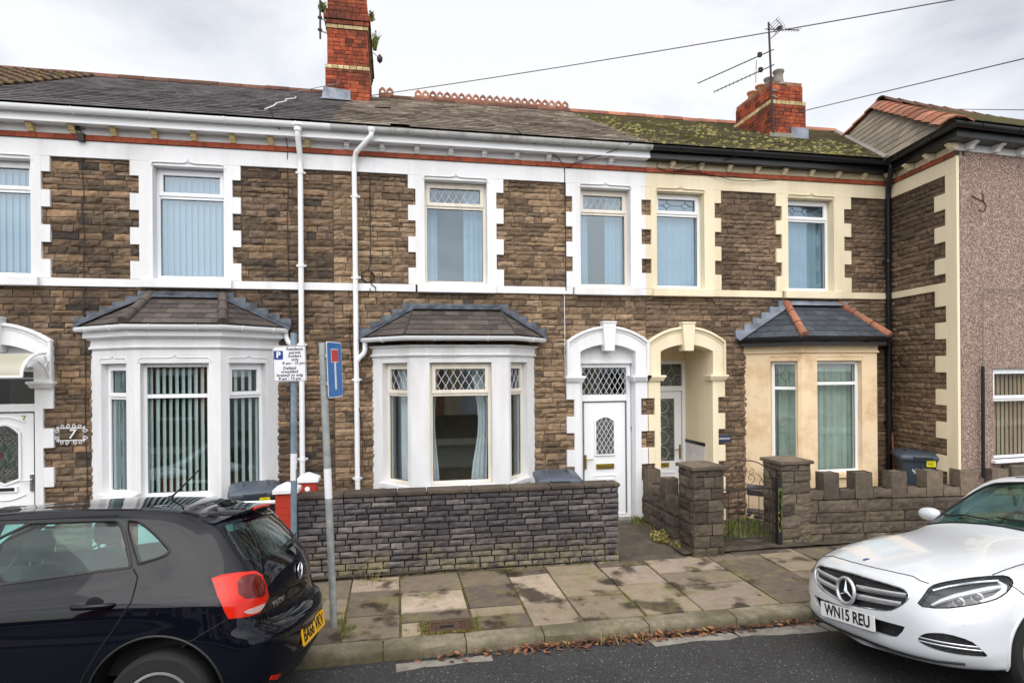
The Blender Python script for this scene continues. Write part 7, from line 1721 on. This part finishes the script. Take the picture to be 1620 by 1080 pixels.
def build_hatch():
    c = Car('black five door hatchback parked at the left with red tail light and yellow rear plate', POLO_M)
    c.body(hatch_table(), .03)
    W1 = [(-1.10, 1.405), (-.42, 1.405), (-.375, 1.385), (-.325, 1.31), (-.245, 1.135), (-.25, 1.122), (-.62, 1.095), (-1.10, 1.05)]
    W2 = [(-.352, 1.40), (-.285, 1.395), (-.24, 1.375), (-.165, 1.325), (-.05, 1.225), (-.036, 1.205), (-.05, 1.185), (-.078, 1.172), (-.20, 1.138), (-.214, 1.148)]
    W0 = [(-1.18, 1.405), (-1.42, 1.395), (-1.62, 1.31), (-1.93, 1.045), (-1.9, 1.03), (-1.18, 1.05)]
    WR = sym([(0, 1.35), (.40, 1.342), (.485, 1.33), (.525, 1.28), (.56, 1.18), (.575, 1.12), (.555, 1.105), (.45, 1.098), (0, 1.09)])
    WF = sym([(0, 1.385), (.45, 1.36), (.53, 1.32), (.62, 1.08), (.60, 1.05), (0, 1.06)])
    glass = []
    for nm, P in (('rear_door_window', W1), ('quarter_window', W2), ('front_door_window', W0)):
        for y0, y1 in ((-1.2, -.25), (.25, 1.2)): glass.append((nm, xz_prism(P, y0, y1)))
    glass.append(('rear_window', yz_prism(WR, .10, .9))); glass.append(('windscreen', yz_prism(WF, -2.6, -1.5)))
    for nm, pr in glass: c.panel(nm, pr, 'car_glass' if nm != 'rear_window' else 'car_glass', smooth=60)
    T = [(0.246, -0.738, 1.036), (0.299, -0.706, 1.051), (0.388, -0.653, 1.051), (0.459, -0.566, 1.039), (0.494, -0.534, 1.003), (0.523, -0.533, 0.928), (0.537, -0.529, 0.859), (0.526, -0.589, 0.819), (0.514, -0.635, 0.787), (0.472, -0.72, 0.789), (0.378, -0.797, 0.799), (0.353, -0.802, 0.848), (0.304, -0.791, 0.941)]
    D = Vector((.72, -.69, .05)); Ta = [Vector(p) for p in T]
    for s in (1, -1):
        Q_ = [Vector((p.x, p.y * s, p.z)) for p in Ta]; d = Vector((D.x, D.y * s, D.z))
        t = c.panel('tail_light', [(Q_, -d * .07, d * .07)], 'tail_red', smooth=60)
        def inner(P, mat, nm, off):
            P = [Vector((p[0], p[1] * s, p[2])) for p in P]; me = boolean(shell_of(c.outer, .01), cutter_mesh([(smooth_outline(P, 1), -d * .06, d * .06)]), 'INTERSECT'); me.transform(Matrix.Translation(d * off)); mesh_part(nm, me, mat, t, c.M, 60)
        inner([(0.379, -0.685, 1.027), (0.462, -0.575, 1.029), (0.498, -0.546, 0.988), (0.525, -0.555, 0.899), (0.518, -0.599, 0.877), (0.417, -0.753, 0.906)], 'tail_dark_red', 'brake_lens', .0025)
        inner([(0.44, -0.752, 0.831), (0.53, -0.567, 0.835), (0.526, -0.589, 0.819), (0.514, -0.634, 0.795), (0.472, -0.719, 0.8)], 'tail_clear', 'reversing_lens', .003)
    c.cut += arch_cut(-.03, .33, .40, .5, 1.2) + arch_cut(-2.47, .33, .37, .5, 1.2)
    c.finish('car_black')
    # lower bumper insert and reflectors
    BP = sym([(0, .41), (.40, .41), (.56, .385), (.62, .345), (.64, .30), (.60, .27), (0, .27)])
    me = boolean(shell_of(c.outer, .012), cutter_mesh(yz_prism(BP, .3, .9)), 'INTERSECT'); me.transform(Matrix.Translation((.004, 0, 0))); mesh_part('bumper_insert', me, 'car_trim', c.t, c.M, 50)
    for s in (-1, 1):
        P = [(s * .50, .365), (s * .615, .395), (s * .62, .37), (s * .52, .335)]
        me = boolean(shell_of(c.outer, .012), cutter_mesh(yz_prism(P, .3, .9)), 'INTERSECT'); me.transform(Matrix.Translation((.007, 0, 0))); mesh_part('reflector', me, 'tail_red', c.t, c.M, 50)
    # window gaskets
    for s in (-1, 1):
        L = []
        for P in (W1, W2, W0):
            Q_ = smooth_outline([(x, 0, z) for x, z in P], 1); L.append([(p.x, 0, p.z) for p in Q_] + [(Q_[0].x, 0, Q_[0].z)])
        c.seam('window_seal', L, (0, -s, 0), 'car_trim', .010)
        c.seam('door_gap', [[(-.226, 0, 1.115), (-.19, 0, 1.068), (-.186, 0, .935), (-.25, 0, .82), (-.331, 0, .70), (-.44, 0, .52), (-.5, 0, .3)], [(-1.14, 0, 1.05), (-1.15, 0, .3)], [(-.41, 0, 1.43), (-1.4, 0, 1.43)], [(-2.05, 0, .98), (-2.12, 0, .8), (-2.1, 0, .3)]], (0, -s, 0), 'under_black', .005)
        c.seam('bumper_gap', [[(.128, 0, .662), (.24, 0, .728), (.369, 0, .797)]], (0, -s, 0), 'under_black', .004)
        m = c.mb(); y = s * .836
        m.lathe([(.001, 0), (.05, 0.0), (.06, s * -.004)], (-.40, s * .828, .915), 'under_black', 20, 'Y')
        m.build('handle_recess', c.t)
        m = c.mb(); m.tube([(-.525, y, .924), (-.50, y + s * .03, .925), (-.40, y + s * .036, .926), (-.31, y + s * .03, .926), (-.285, y, .926)], [.012, .017, .018, .017, .012], 'car_black', 10); m.build('door_handle', c.t, smooth=60)
    c.seam('tailgate_gap', [[(.9, -.517, 1.374), (.9, -.58, 1.18), (.9, -.597, 1.092), (.9, -.614, 1.049)], [(.9, -.55, .80), (.9, -.575, .735), (.9, -.52, .70), (.9, -.3, .688), (.9, 0, .684), (.9, .3, .688), (.9, .52, .70), (.9, .575, .735), (.9, .55, .80)], [(.9, .517, 1.374), (.9, .58, 1.18), (.9, .597, 1.092), (.9, .614, 1.049)]], (-1, 0, 0), 'under_black', .005)
    # roof spoiler with brake lamp
    m = c.mb(); i = m.mi('car_black'); n = 20; top, edge, bot = [], [], []
    for k in range(n + 1):
        y = -.535 + 1.07 * k / n; q = (abs(y) / .535) ** 2.2; xt = .315 - .14 * q; zc = 1.452 - .07 * q
        top.append((-.06 - .03 * q, y * .97, zc - .006)); edge.append((xt, y, zc - .030)); bot.append((xt - .15, y * .99, zc - .085))
    A, B_, C_, E_ = m.pts(top), m.pts([(p[0] - .12, p[1], p[2] + .012) for p in edge]), m.pts(edge), m.pts([(p[0] - .012, p[1], p[2] - .022) for p in edge]); F_ = m.pts(bot)
    for P, Q_ in ((A, B_), (B_, C_), (C_, E_), (E_, F_)):
        for k in range(n): m.f.append((P + k, P + k + 1, Q_ + k + 1, Q_ + k)); m.m.append(i)
    sp = m.build('roof_spoiler', c.t, smooth=50)
    m = c.mb(); m.tube([(.302, -.17, 1.408), (.309, -.08, 1.412), (.309, .08, 1.412), (.302, .17, 1.408)], .012, 'tail_red', 8); m.build('brake_light', sp, smooth=60)
    m = c.mb(); m.lathe([(.022, 0), (.02, .018), (.012, .028)], (-.36, 0, 1.488), 'car_trim', 14); m.tube([(-.36, 0, 1.50), (-.31, 0, 1.545), (-.16, 0, 1.70)], [.009, .007, .005], 'car_trim', 8); m.build('aerial', c.t, smooth=60)
    # wiper, badge, lettering, plate
    h, nn = c.hit((2, 0, 1.118), (-1, 0, 0)); m = c.mb(); m.tube([h - nn * .01, h + nn * .035], [.03, .024], 'car_trim', 12); h2, n2 = c.hit((2, .42, 1.14), (-1, 0, 0)); m.tube([h + nn * .03, h2 + n2 * .02], [.011, .007], 'car_trim', 8); m.build('rear_wiper', c.t, smooth=60)
    h, nn = c.hit((2, 0, .925), (-1, 0, 0)); B0 = basis(h + nn * .006, (0, 1, 0), (0, 0, 1)); m = MB(); m.M = c.M @ B0
    m.tube([(.058 * math.cos(R(15 * k)), 0, .058 * math.sin(R(15 * k))) for k in range(24)], .007, 'chrome', 8, closed=True)
    m.lathe([(.055, .004), (.055, -.001)], (0, 0, 0), 'under_black', 24, 'Y')
    for P in ([(-.022, .048), (0, .004), (.022, .048)], [(-.046, .03), (-.024, -.042), (0, .0), (.024, -.042), (.046, .03)]): m.tube([(a, -.003, b) for a, b in P], .0055, 'chrome', 6)
    m.build('badge', c.t, smooth=60)
    a, na = c.hit((2, -.50, .80), (-1, 0, 0)); b, nb = c.hit((2, -.32, .812), (-1, 0, 0)); o = (a + b) / 2 + (na + nb).normalized() * .004
    text_mesh('lettering', 'POLO', .05, 'chrome', c.M @ basis(o, b - a, (0, 0, 1)) @ Matrix.Rotation(R(90), 4, 'X'), c.t, depth=.002, width=.17, bold=.0012, shear=.2)
    plate(c, 'number_plate', basis((.712, -.045, .53), (.05, 1, .02), (-.16, 0, 1)), .52, .115, 'BA66 VKV', 'plate_yellow', .46)
    for x in (0, -2.47):
        for s in (-1, 1): wheel(c, x - .01, s * .735, .315, .20, .205, 10, s, c.t)
    liners(c, -.03, .33, .405, .80, .34); liners(c, -2.47, .33, .375, .80, .34)
    for s in (-1, 1): arch_lip(c, -.03, .33, .402, s, 'car_trim', .009); arch_lip(c, -2.47, .33, .372, s, 'car_trim', .009)
    m = c.mb(); m.box(-2.9, .5, -.70, .70, .24, .30, 'under_black'); m.build('floor', c.t)
    m = c.mb()
    for y in (-.38, .38): seat(m, -1.42, y, .42, -1, 'car_interior', back=.68)
    m.hexa([(-.55, -.62, .45), (0, -.62, .45), (0, .62, .45), (-.55, .62, .45), (-.5, -.62, .58), (.1, -.6, .9), (.1, .6, .9), (-.5, .62, .58)], 'car_interior')
    m.box(-2.05, -1.75, -.66, .66, .7, .95, 'car_interior'); m.build('seats', c.t, smooth=40)
    m = c.mb(); m.tube([(-1.62 + .06 * math.sin(R(20 * k)), .38 + .18 * math.cos(R(20 * k)), .98 + .17 * math.sin(R(20 * k))) for k in range(18)], .015, 'car_trim', 8, closed=True); m.build('steering_wheel', c.t, smooth=60)
    return c
def inset(car, polys, d, t, mat, name, parent, smooth=60):
    me = car.outer; n = len(me.vertices); me.update()
    sh = bpy.data.meshes.new('ins'); N = [v.normal.copy() for v in me.vertices]; V = [v.co - m * d for v, m in zip(me.vertices, N)]; V2 = [v.co - m * (d + t) for v, m in zip(me.vertices, N)]; F = [tuple(p.vertices) for p in me.polygons]
    sh.from_pydata(V + V2, [], F + [tuple(n + k for k in reversed(f)) for f in F]); sh.update()
    return mesh_part(name, boolean(sh, cutter_mesh(polys), 'INTERSECT'), mat, parent, car.M, smooth)
def grille_material():
    k = NT('grille_mesh'); v = k.n('ShaderNodeTexChecker', Scale=70.0); mp = k.n('ShaderNodeMapping'); k.set(mp.inputs[0], k.tc.outputs['Object']); mp.inputs['Rotation'].default_value = (R(45), 0, 0); k.set(v.inputs['Vector'], mp.outputs[0])
    k.set(v.inputs['Color1'], lin('08080a')); k.set(v.inputs['Color2'], lin('2a2b2e')); k.done(v.outputs['Color'], .4)
grille_material()
def build_saloon():
    c = Car('white saloon with three pointed star grille parked at the right', MERC_M); c.body(saloon_table(), .03)
    up = lambda y, z: c.hit((3, y, z), (-1, 0, 0))
    G = sym([(0, .752), (.21, .747), (.39, .738), (.47, .730), (.515, .708), (.527, .682), (.518, .655), (.49, .62), (.43, .575), (.38, .557), (.27, .54), (.08, .522), (0, .52)])
    g = yz_prism(G, .45, 1.0); c.cut += g
    gp = inset(c, yz_prism([(y * 1.02, .63 + (z - .63) * 1.04) for y, z in G], .45, 1.0), .03, .01, 'grille_mesh', 'grille', c.t)
    m = c.mb()
    P = []
    for y, z in smooth_outline([(y, z, 0) for y, z in G], 1) and [(p.x, p.y) for p in smooth_outline([(y, z, 0) for y, z in G], 1)]:
        h, nn = up(y, z); P.append(h - nn * .004)
    m.tube(P, .007, 'chrome', 6, closed=True); m.build('grille_surround', gp, smooth=60)
    for s in (-1, 1):
        for z0, z1 in ((.662, .690), (.596, .625)):
            m = c.mb(); Qs = []; i = m.mi('reflector_silver'); rings = []
            for k in range(9):
                y = s * (.07 + .435 * k / 8 * (1.0 if z0 > .63 else .95)); z = z0 + (z1 - z0) * k / 8; h, nn = up(y, z); h = h - nn * .012; hh = .023 - .005 * k / 8
                rings.append(m.pts([h + nn * .012 + Vector((0, 0, hh * .3)), h + Vector((0, 0, hh)), h - nn * .012, h + Vector((0, 0, -hh)), h + nn * .012 - Vector((0, 0, hh * .3))]))
            for a, b in zip(rings, rings[1:]):
                for j in range(5): m.f.append((a + j, a + (j + 1) % 5, b + (j + 1) % 5, b + j)); m.m.append(i)
            m.build('grille_bar', gp, smooth=30)
    B0 = basis((.826, 0, .622), (0, 1, 0), (-.12, 0, 1)); m = MB(); m.M = c.M @ B0
    m.tube([(.098 * math.cos(R(10 * k)), 0, .098 * math.sin(R(10 * k))) for k in range(36)], .014, 'reflector_silver', 10, closed=True); m.lathe([(.096, .02), (.096, .006)], (0, 0, 0), 'under_black', 36, 'Y')
    for k in range(3):
        a = R(90 + 120 * k); tip = (.092 * math.cos(a), 0, .092 * math.sin(a)); l, r = R(90 + 120 * k + 60), R(90 + 120 * k - 60); w = .017
        cl, crr = (w * math.cos(l), 0, w * math.sin(l)), (w * math.cos(r), 0, w * math.sin(r)); ap = (0, -.016, 0)
        m.poly([ap, cl, tip], 'chrome'); m.poly([ap, tip, crr], 'chrome')
    m.build('star_badge', gp)
    h, nn = c.hit((.567, -.06, 3), (0, 0, -1)); m = MB(); m.M = c.M @ basis(h + nn * .003, (0, 1, 0), (-1, 0, .25)); m.lathe([(.026, .004), (.026, -.002), (.02, -.003)], (0, 0, 0), 'chrome', 20, 'Y'); m.lathe([(.019, -.001), (.019, -.0035)], (0, 0, 0), 'sign_navy', 20, 'Y'); m.build('bonnet_badge', c.t, smooth=40)
    # headlights
    H = [(0.71, 0.582, 0.634), (0.658, 0.604, 0.705), (0.59, 0.598, 0.765), (0.509, 0.626, 0.793), (0.405, 0.668, 0.815), (0.313, 0.705, 0.83), (0.223, 0.74, 0.84), (0.136, 0.778, 0.846), (0.143, 0.83, 0.818), (0.2, 0.855, 0.781), (0.269, 0.863, 0.743), (0.351, 0.856, 0.709), (0.489, 0.808, 0.673), (0.626, 0.709, 0.638)]
    H2 = smooth_outline(H, 1)
    for s in (1, -1):
        Hs = [Vector((p.x, p.y * s, p.z)) for p in H2]; d = Vector((.66, .62 * s, .42)).normalized(); pr = [(Hs, -d * .10, d * .12)]
        t = c.panel('headlight', pr, 'clear_lens', smooth=70)
        inset(c, pr, .055, .008, 'under_black', 'housing', t)
        V = lambda x, y, z: Vector((x, y * s, z))
        def onsurf(x, y, z, dep):
            o = V(x, y, z); hh, nn = c.hit(o + d * 2, -d); return (hh if hh else o) - nn * dep, nn
        m = c.mb(); P = [onsurf(x, y, z, .016)[0] for x, y, z in [(.655, .655, .655), (.60, .69, .69), (.52, .73, .725), (.42, .775, .757), (.32, .81, .785), (.24, .83, .80)]]
        m.tube(P, [.010, .017, .020, .021, .020, .013], 'reflector_silver', 8); m.tube([onsurf(x, y, z, .02)[0] for x, y, z in [(.60, .62, .755), (.50, .65, .783), (.40, .69, .805), (.30, .73, .82), (.2, .77, .828)]], .008, 'reflector_silver', 6); m.build('daytime_strip', t, smooth=60)
        m = c.mb(); P = [onsurf(x, y, z, .014)[0] for x, y, z in [(.23, .80, .825), (.22, .835, .80), (.25, .85, .765), (.32, .85, .73), (.42, .825, .70)]]; m.tube(P, [.01, .016, .018, .016, .01], 'sign_white', 8); m.build('indicator_strip', t, smooth=60)
        for (x, y, z) in ((.53, .76, .70), (.41, .80, .728)):
            p, nn = onsurf(x, y, z, .035); B1 = basis(p, Vector((-d.y, d.x, 0)) * 1.0, (0, 0, 1)); m = MB(); m.M = c.M @ B1
            f = 1 if (B1.to_3x3() @ Vector((0, -1, 0))).dot(d) > 0 else -1
            m.lathe([(.040, f * .02), (.038, -f * .004), (.030, -f * .008), (.029, -f * .002)], (0, 0, 0), 'reflector_silver', 20, 'Y'); m.lathe([(.028, f * .0), (.022, -f * .014), (.010, -f * .021), (.001, -f * .022)], (0, 0, 0), 'lamp_grey', 20, 'Y'); m.build('projector', t, smooth=50)
        c.seam('headlight_gap', [[tuple(p + d * .5) for p in Hs] + [tuple(Hs[0] + d * .5)]], -d, 'under_black', .004)
    # lower intakes
    LG = sym([(0, .478), (.40, .478), (.52, .478), (.50, .44), (.455, .392), (.40, .378), (0, .368)]); pr = yz_prism(LG, .45, 1.0); c.cut += pr; inset(c, pr, .04, .01, 'grille_mesh', 'lower_grille', c.t)
    FG = [(0.743, 0.595, 0.412), (0.728, 0.628, 0.455), (0.699, 0.682, 0.478), (0.643, 0.753, 0.488), (0.549, 0.836, 0.46), (0.507, 0.862, 0.414), (0.458, 0.878, 0.356), (0.538, 0.839, 0.350), (0.639, 0.76, 0.352), (0.706, 0.673, 0.365), (0.736, 0.61, 0.388)]
    for s in (1, -1):
        d = Vector((.72, .68 * s, 0)).normalized(); Fs = smooth_outline([(x, y * s, z) for x, y, z in FG], 1); pr = [(Fs, -d * .1, d * .1)]; c.cut += pr
        fp = inset(c, pr, .035, .01, 'grille_mesh', 'side_intake', c.t)
        for z in (.405, .428):
            m = c.mb(); P = []
            for k in range(9):
                q = k / 8; o = Vector((.74 - .27 * q, (.60 + .26 * q) * s, z - .012 * q)); hh, nn = c.hit(o + d * 2, -d); P.append(hh - nn * .008)
            m.tube(P, .0075, 'chrome', 8); m.build('chrome_strip', fp, smooth=60)
    # glazing
    WS = sym([(0, 1.395), (.40, 1.375), (.47, 1.35), (.535, 1.28), (.66, 1.05), (.685, 1.005), (.665, .99), (.52, 1.022), (.36, 1.048), (0, 1.066)])
    c.panel('windscreen', yz_prism(WS, -1.6, -.35), 'car_glass', smooth=70)
    SW = [(-.90, .985), (-1.02, 1.06), (-1.36, 1.30), (-1.55, 1.345), (-1.68, 1.345), (-1.70, .985)]; SW2 = [(-1.76, .985), (-1.76, 1.345), (-2.05, 1.335), (-2.35, 1.24), (-2.62, 1.05), (-2.62, .995)]
    for nm, P in (('front_door_window', SW), ('rear_door_window', SW2)):
        for y0, y1 in ((-1.2, -.25), (.25, 1.2)): c.panel(nm, xz_prism(P, y0, y1), 'car_glass', smooth=60)
    RW = sym([(0, 1.27), (.36, 1.25), (.42, 1.2), (.50, 1.06), (.45, 1.03), (0, 1.03)]); c.panel('rear_window', yz_prism(RW, -3.6, -2.45), 'car_glass', smooth=70)
    c.cut += arch_cut(-.03, .33, .355, .5, 1.2) + arch_cut(-2.84, .33, .355, .5, 1.2)
    c.finish('car_white')
    inset(c, [([(-1.30, -.36, 0), (-1.36, 0, 0), (-1.30, .36, 0), (-1.5, .50, 0), (-2.2, .46, 0), (-2.2, -.46, 0), (-1.5, -.50, 0)], (0, 0, 1.2), (0, 0, 1.6))], -.004, .005, 'car_glass_dark', 'glass_roof', c.t)
    Q_ = [(p.x, p.y) for p in smooth_outline([(y, z, 0) for y, z in WS], 1)]; c.seam('windscreen_seal', [[(3, y, z) for y, z in Q_ + Q_[:1]]], (-1, 0, 0), 'car_trim', .012)
    # panel gaps, bonnet edge, wipers, chin lip
    for s in (1, -1):
        c.seam('bonnet_gap', [[(.585, .578 * s, 3), (.60, .52 * s, 3), (.592, .45 * s, 3), (.62, .33 * s, 3), (.648, .12 * s, 3), (.651, 0, 3)], [(.21, .735 * s, 3), (.05, .722 * s, 3), (-.14, .69 * s, 3), (-.4, .665 * s, 3), (-.54, .64 * s, 3)]], (0, 0, -1), 'under_black', .0045)
        c.seam('wing_gap', [[(.19, s, .80), (.143, s, .741)], [(-.62, s, .90), (-.66, s, .6), (-.62, s, .3)], [(-1.73, s, .95), (-1.74, s, .3)], [(-.7, s, .93), (-2.7, s, .95)]], (0, -s, 0), 'under_black', .004)
        m = c.mb(); hh = None; P = []
        for y, z in ((0, .30), (.2, .30), (.4, .30), (.55, .30), (.68, .305), (.8, .315)):
            h_, nn = up(s * y, z); P.append(h_ + nn * .0 - Vector((0, 0, .02)))
        m.tube(P, .009, 'car_trim', 8); m.build('chin_lip', c.t, smooth=60)
        m = c.mb(); m.lathe([(.012, 0), (.012, -s * .003)], (0, 0, 0), 'car_white', 12, 'Y')
        for (y, z) in ((.389, .525), (.813, .563)):
            h_, nn = up(s * y, z); mm = c.mb(); mm.tube([h_ - nn * .002, h_ + nn * .003], .011, 'car_white', 14); mm.build('parking_sensor', c.t, smooth=40)
        # door mirrors
        m = c.mb(); i = m.mi('car_white'); rings = []; n = 16
        for k in range(10):
            q = math.pi * k / 9; yy = s * (.885 - .115 * math.cos(q)); rr = math.sin(q) ** .6 if 0 < k < 9 else .05
            rings.append(m.pts([(-.84 + .075 * rr * math.cos(6.283 * j / n) * (1.0 if math.cos(6.283 * j / n) > 0 else .45), yy, 1.06 + .066 * rr * math.sin(6.283 * j / n)) for j in range(n)]))
        for a, b in zip(rings, rings[1:]):
            for j in range(n): m.f.append((a + j, a + (j + 1) % n, b + (j + 1) % n, b + j)); m.m.append(i)
        m.tube([(-.86, s * .75, .99), (-.85, s * .82, 1.01)], [.03, .025], 'car_trim', 8); mi = m.build('door_mirror', c.t, smooth=60)
        m = c.mb(); m.box(-.877, -.871, min(s * .80, s * .97), max(s * .80, s * .97), 1.015, 1.105, 'chrome'); m.build('mirror_glass', mi)
    m = c.mb()
    for y0 in (.5, -.1):
        P = []
        for k in range(7):
            h_, nn = c.hit((3, y0 - .55 * k / 6, 1.085 + .02 * k / 6 - (.02 if abs(y0 - .55 * k / 6) > .45 else 0)), (-1, 0, 0)); P.append(h_ + nn * .015)
        m.tube(P, .008, 'car_trim', 6)
    m.build('wipers', c.t, smooth=60)
    plate(c, 'number_plate', basis((.845, 0, .43), (0, 1, .05), (-.07, 0, 1)), .625, .116, 'WN15 REU', 'plate_white', .53)
    m = c.mb(); m.box(.80, .838, -.27, .27, .375, .485, 'car_trim'); m.build('plate_bracket', c.t)
    for x in (0, -2.84):
        for s in (-1, 1): wheel(c, x - .02, s * .78, .32, .22, .225, 10, s, c.t)
    liners(c, -.03, .33, .36, .86, .36); liners(c, -2.84, .33, .36, .86, .36)
    for s in (-1, 1): arch_lip(c, -.03, .33, .36, s, 'car_white', .012)
    m = c.mb(); m.box(-3.4, .35, -.70, .70, .24, .30, 'under_black'); m.box(.3, .42, -.6, .6, .31, .62, 'under_black'); m.build('floor', c.t)
    m = c.mb()
    for y in (-.4, .4): seat(m, -1.75, y, .40, 1, 'car_interior_beige', back=.66)
    m.hexa([(-3.0, -.62, .45), (-2.4, -.62, .45), (-2.4, .62, .45), (-3.0, .62, .45), (-3.0, -.62, 1.0), (-2.5, -.62, .55), (-2.5, .62, .55), (-3.0, .62, 1.0)], 'car_interior_beige')
    m.hexa([(-1.15, -.70, .6), (-.62, -.68, .6), (-.62, .68, .6), (-1.15, .70, .6), (-1.12, -.70, .93), (-.66, -.66, .97), (-.66, .66, .97), (-1.12, .70, .93)], 'car_interior'); m.build('seats', c.t, smooth=40)
    m = c.mb(); m.tube([(-1.25 - .07 * math.sin(R(20 * k)), -.38 + .185 * math.cos(R(20 * k)), .93 + .17 * math.sin(R(20 * k))) for k in range(18)], .016, 'car_trim', 8, closed=True); m.build('steering_wheel', c.t, smooth=60)
    h_, nn = c.hit((.42, .08, 3), (0, 0, -1))
    return c
polo = build_hatch()
saloon = build_saloon()
# ------------------------------------------------------------------ houses across the street, seen mirrored in glass and paint
def build_opposite():
    for k, (x0, x1, wall, trim) in enumerate(((-11.5, -7, 'band_brick', 'white_paint'), (-7, -2.5, 'cream_paint', 'white_paint'), (-2.5, 2.0, 'terracotta', 'cream_paint'), (2.0, 6.5, 'peach_render', 'white_paint'), (6.5, 11.0, 'sandstone', 'white_paint'))):
        t = thing('terrace_house', ['far left orange brick house across the street', 'left cream rendered house across the street with white trim', 'orange brick house straight across the street with cream trim', 'right peach rendered house across the street with white trim', 'far right stone house across the street'][k], 'house', ((x0 + x1) / 2, -17.6, 0), 'houses across the street')
        w = x1 - x0; holes = [(w * .14, w * .40, .9, 2.5), (w * .62, w * .82, .2, 2.5), (w * .14, w * .38, 3.4, 4.7), (w * .62, w * .82, 3.4, 4.7)]
        Mo = frame(x1, -17.4, -.1, -1, 0)
        m = MB(); m.M = Mo; slab(m, 0, w, 0, 5.3, 0, .25, holes, wall); m.box(0, w, .25, 7, 0, 5.3, 'room_dark'); m.build('wall', t)
        for n, h in enumerate(holes):
            m = MB(); m.M = Mo; a, b, c, d = h; m.ring([(a - .14, -.04, c - .1), (b + .14, -.04, c - .1), (b + .14, -.04, d + .2), (a - .14, -.04, d + .2)], [(a, -.04, c), (b, -.04, c), (b, -.04, d), (a, -.04, d)], (0, .2, 0), trim); s = m.build('window_surround', t)
            m = MB(); m.M = Mo; m.box(a, b, .12, .16, c, d, 'plastic_white' if n == 1 else 'car_trim'); m.build('pane', s)
        m = MB(); m.hexa([(x0, -17.05, 5.2), (x0, -25, 5.2), (x1, -25, 5.2), (x1, -17.05, 5.2), (x0, -20.9, 6.7), (x0, -21, 6.7), (x1, -21, 6.7), (x1, -20.9, 6.7)], 'slate_brown'); m.build('roof', t)
        m = MB(); m.box(x0, x1, -14.95, -14.75, -.15, .85, 'block_stone'); tag(m.build('garden_wall', bevel=.02), ['low block wall before the far left house opposite', 'low block wall before the left house opposite', 'low block wall directly opposite the camera', 'low block wall before the right house opposite', 'low block wall before the far right house opposite'][k], 'wall', 'garden walls across the street')
    m = MB(); m.box(-60, 60, -14.7, -12.7, -.3, 0.0, 'concrete_worn'); tag(m.build('opposite_pavement'), kind='structure')
build_opposite()
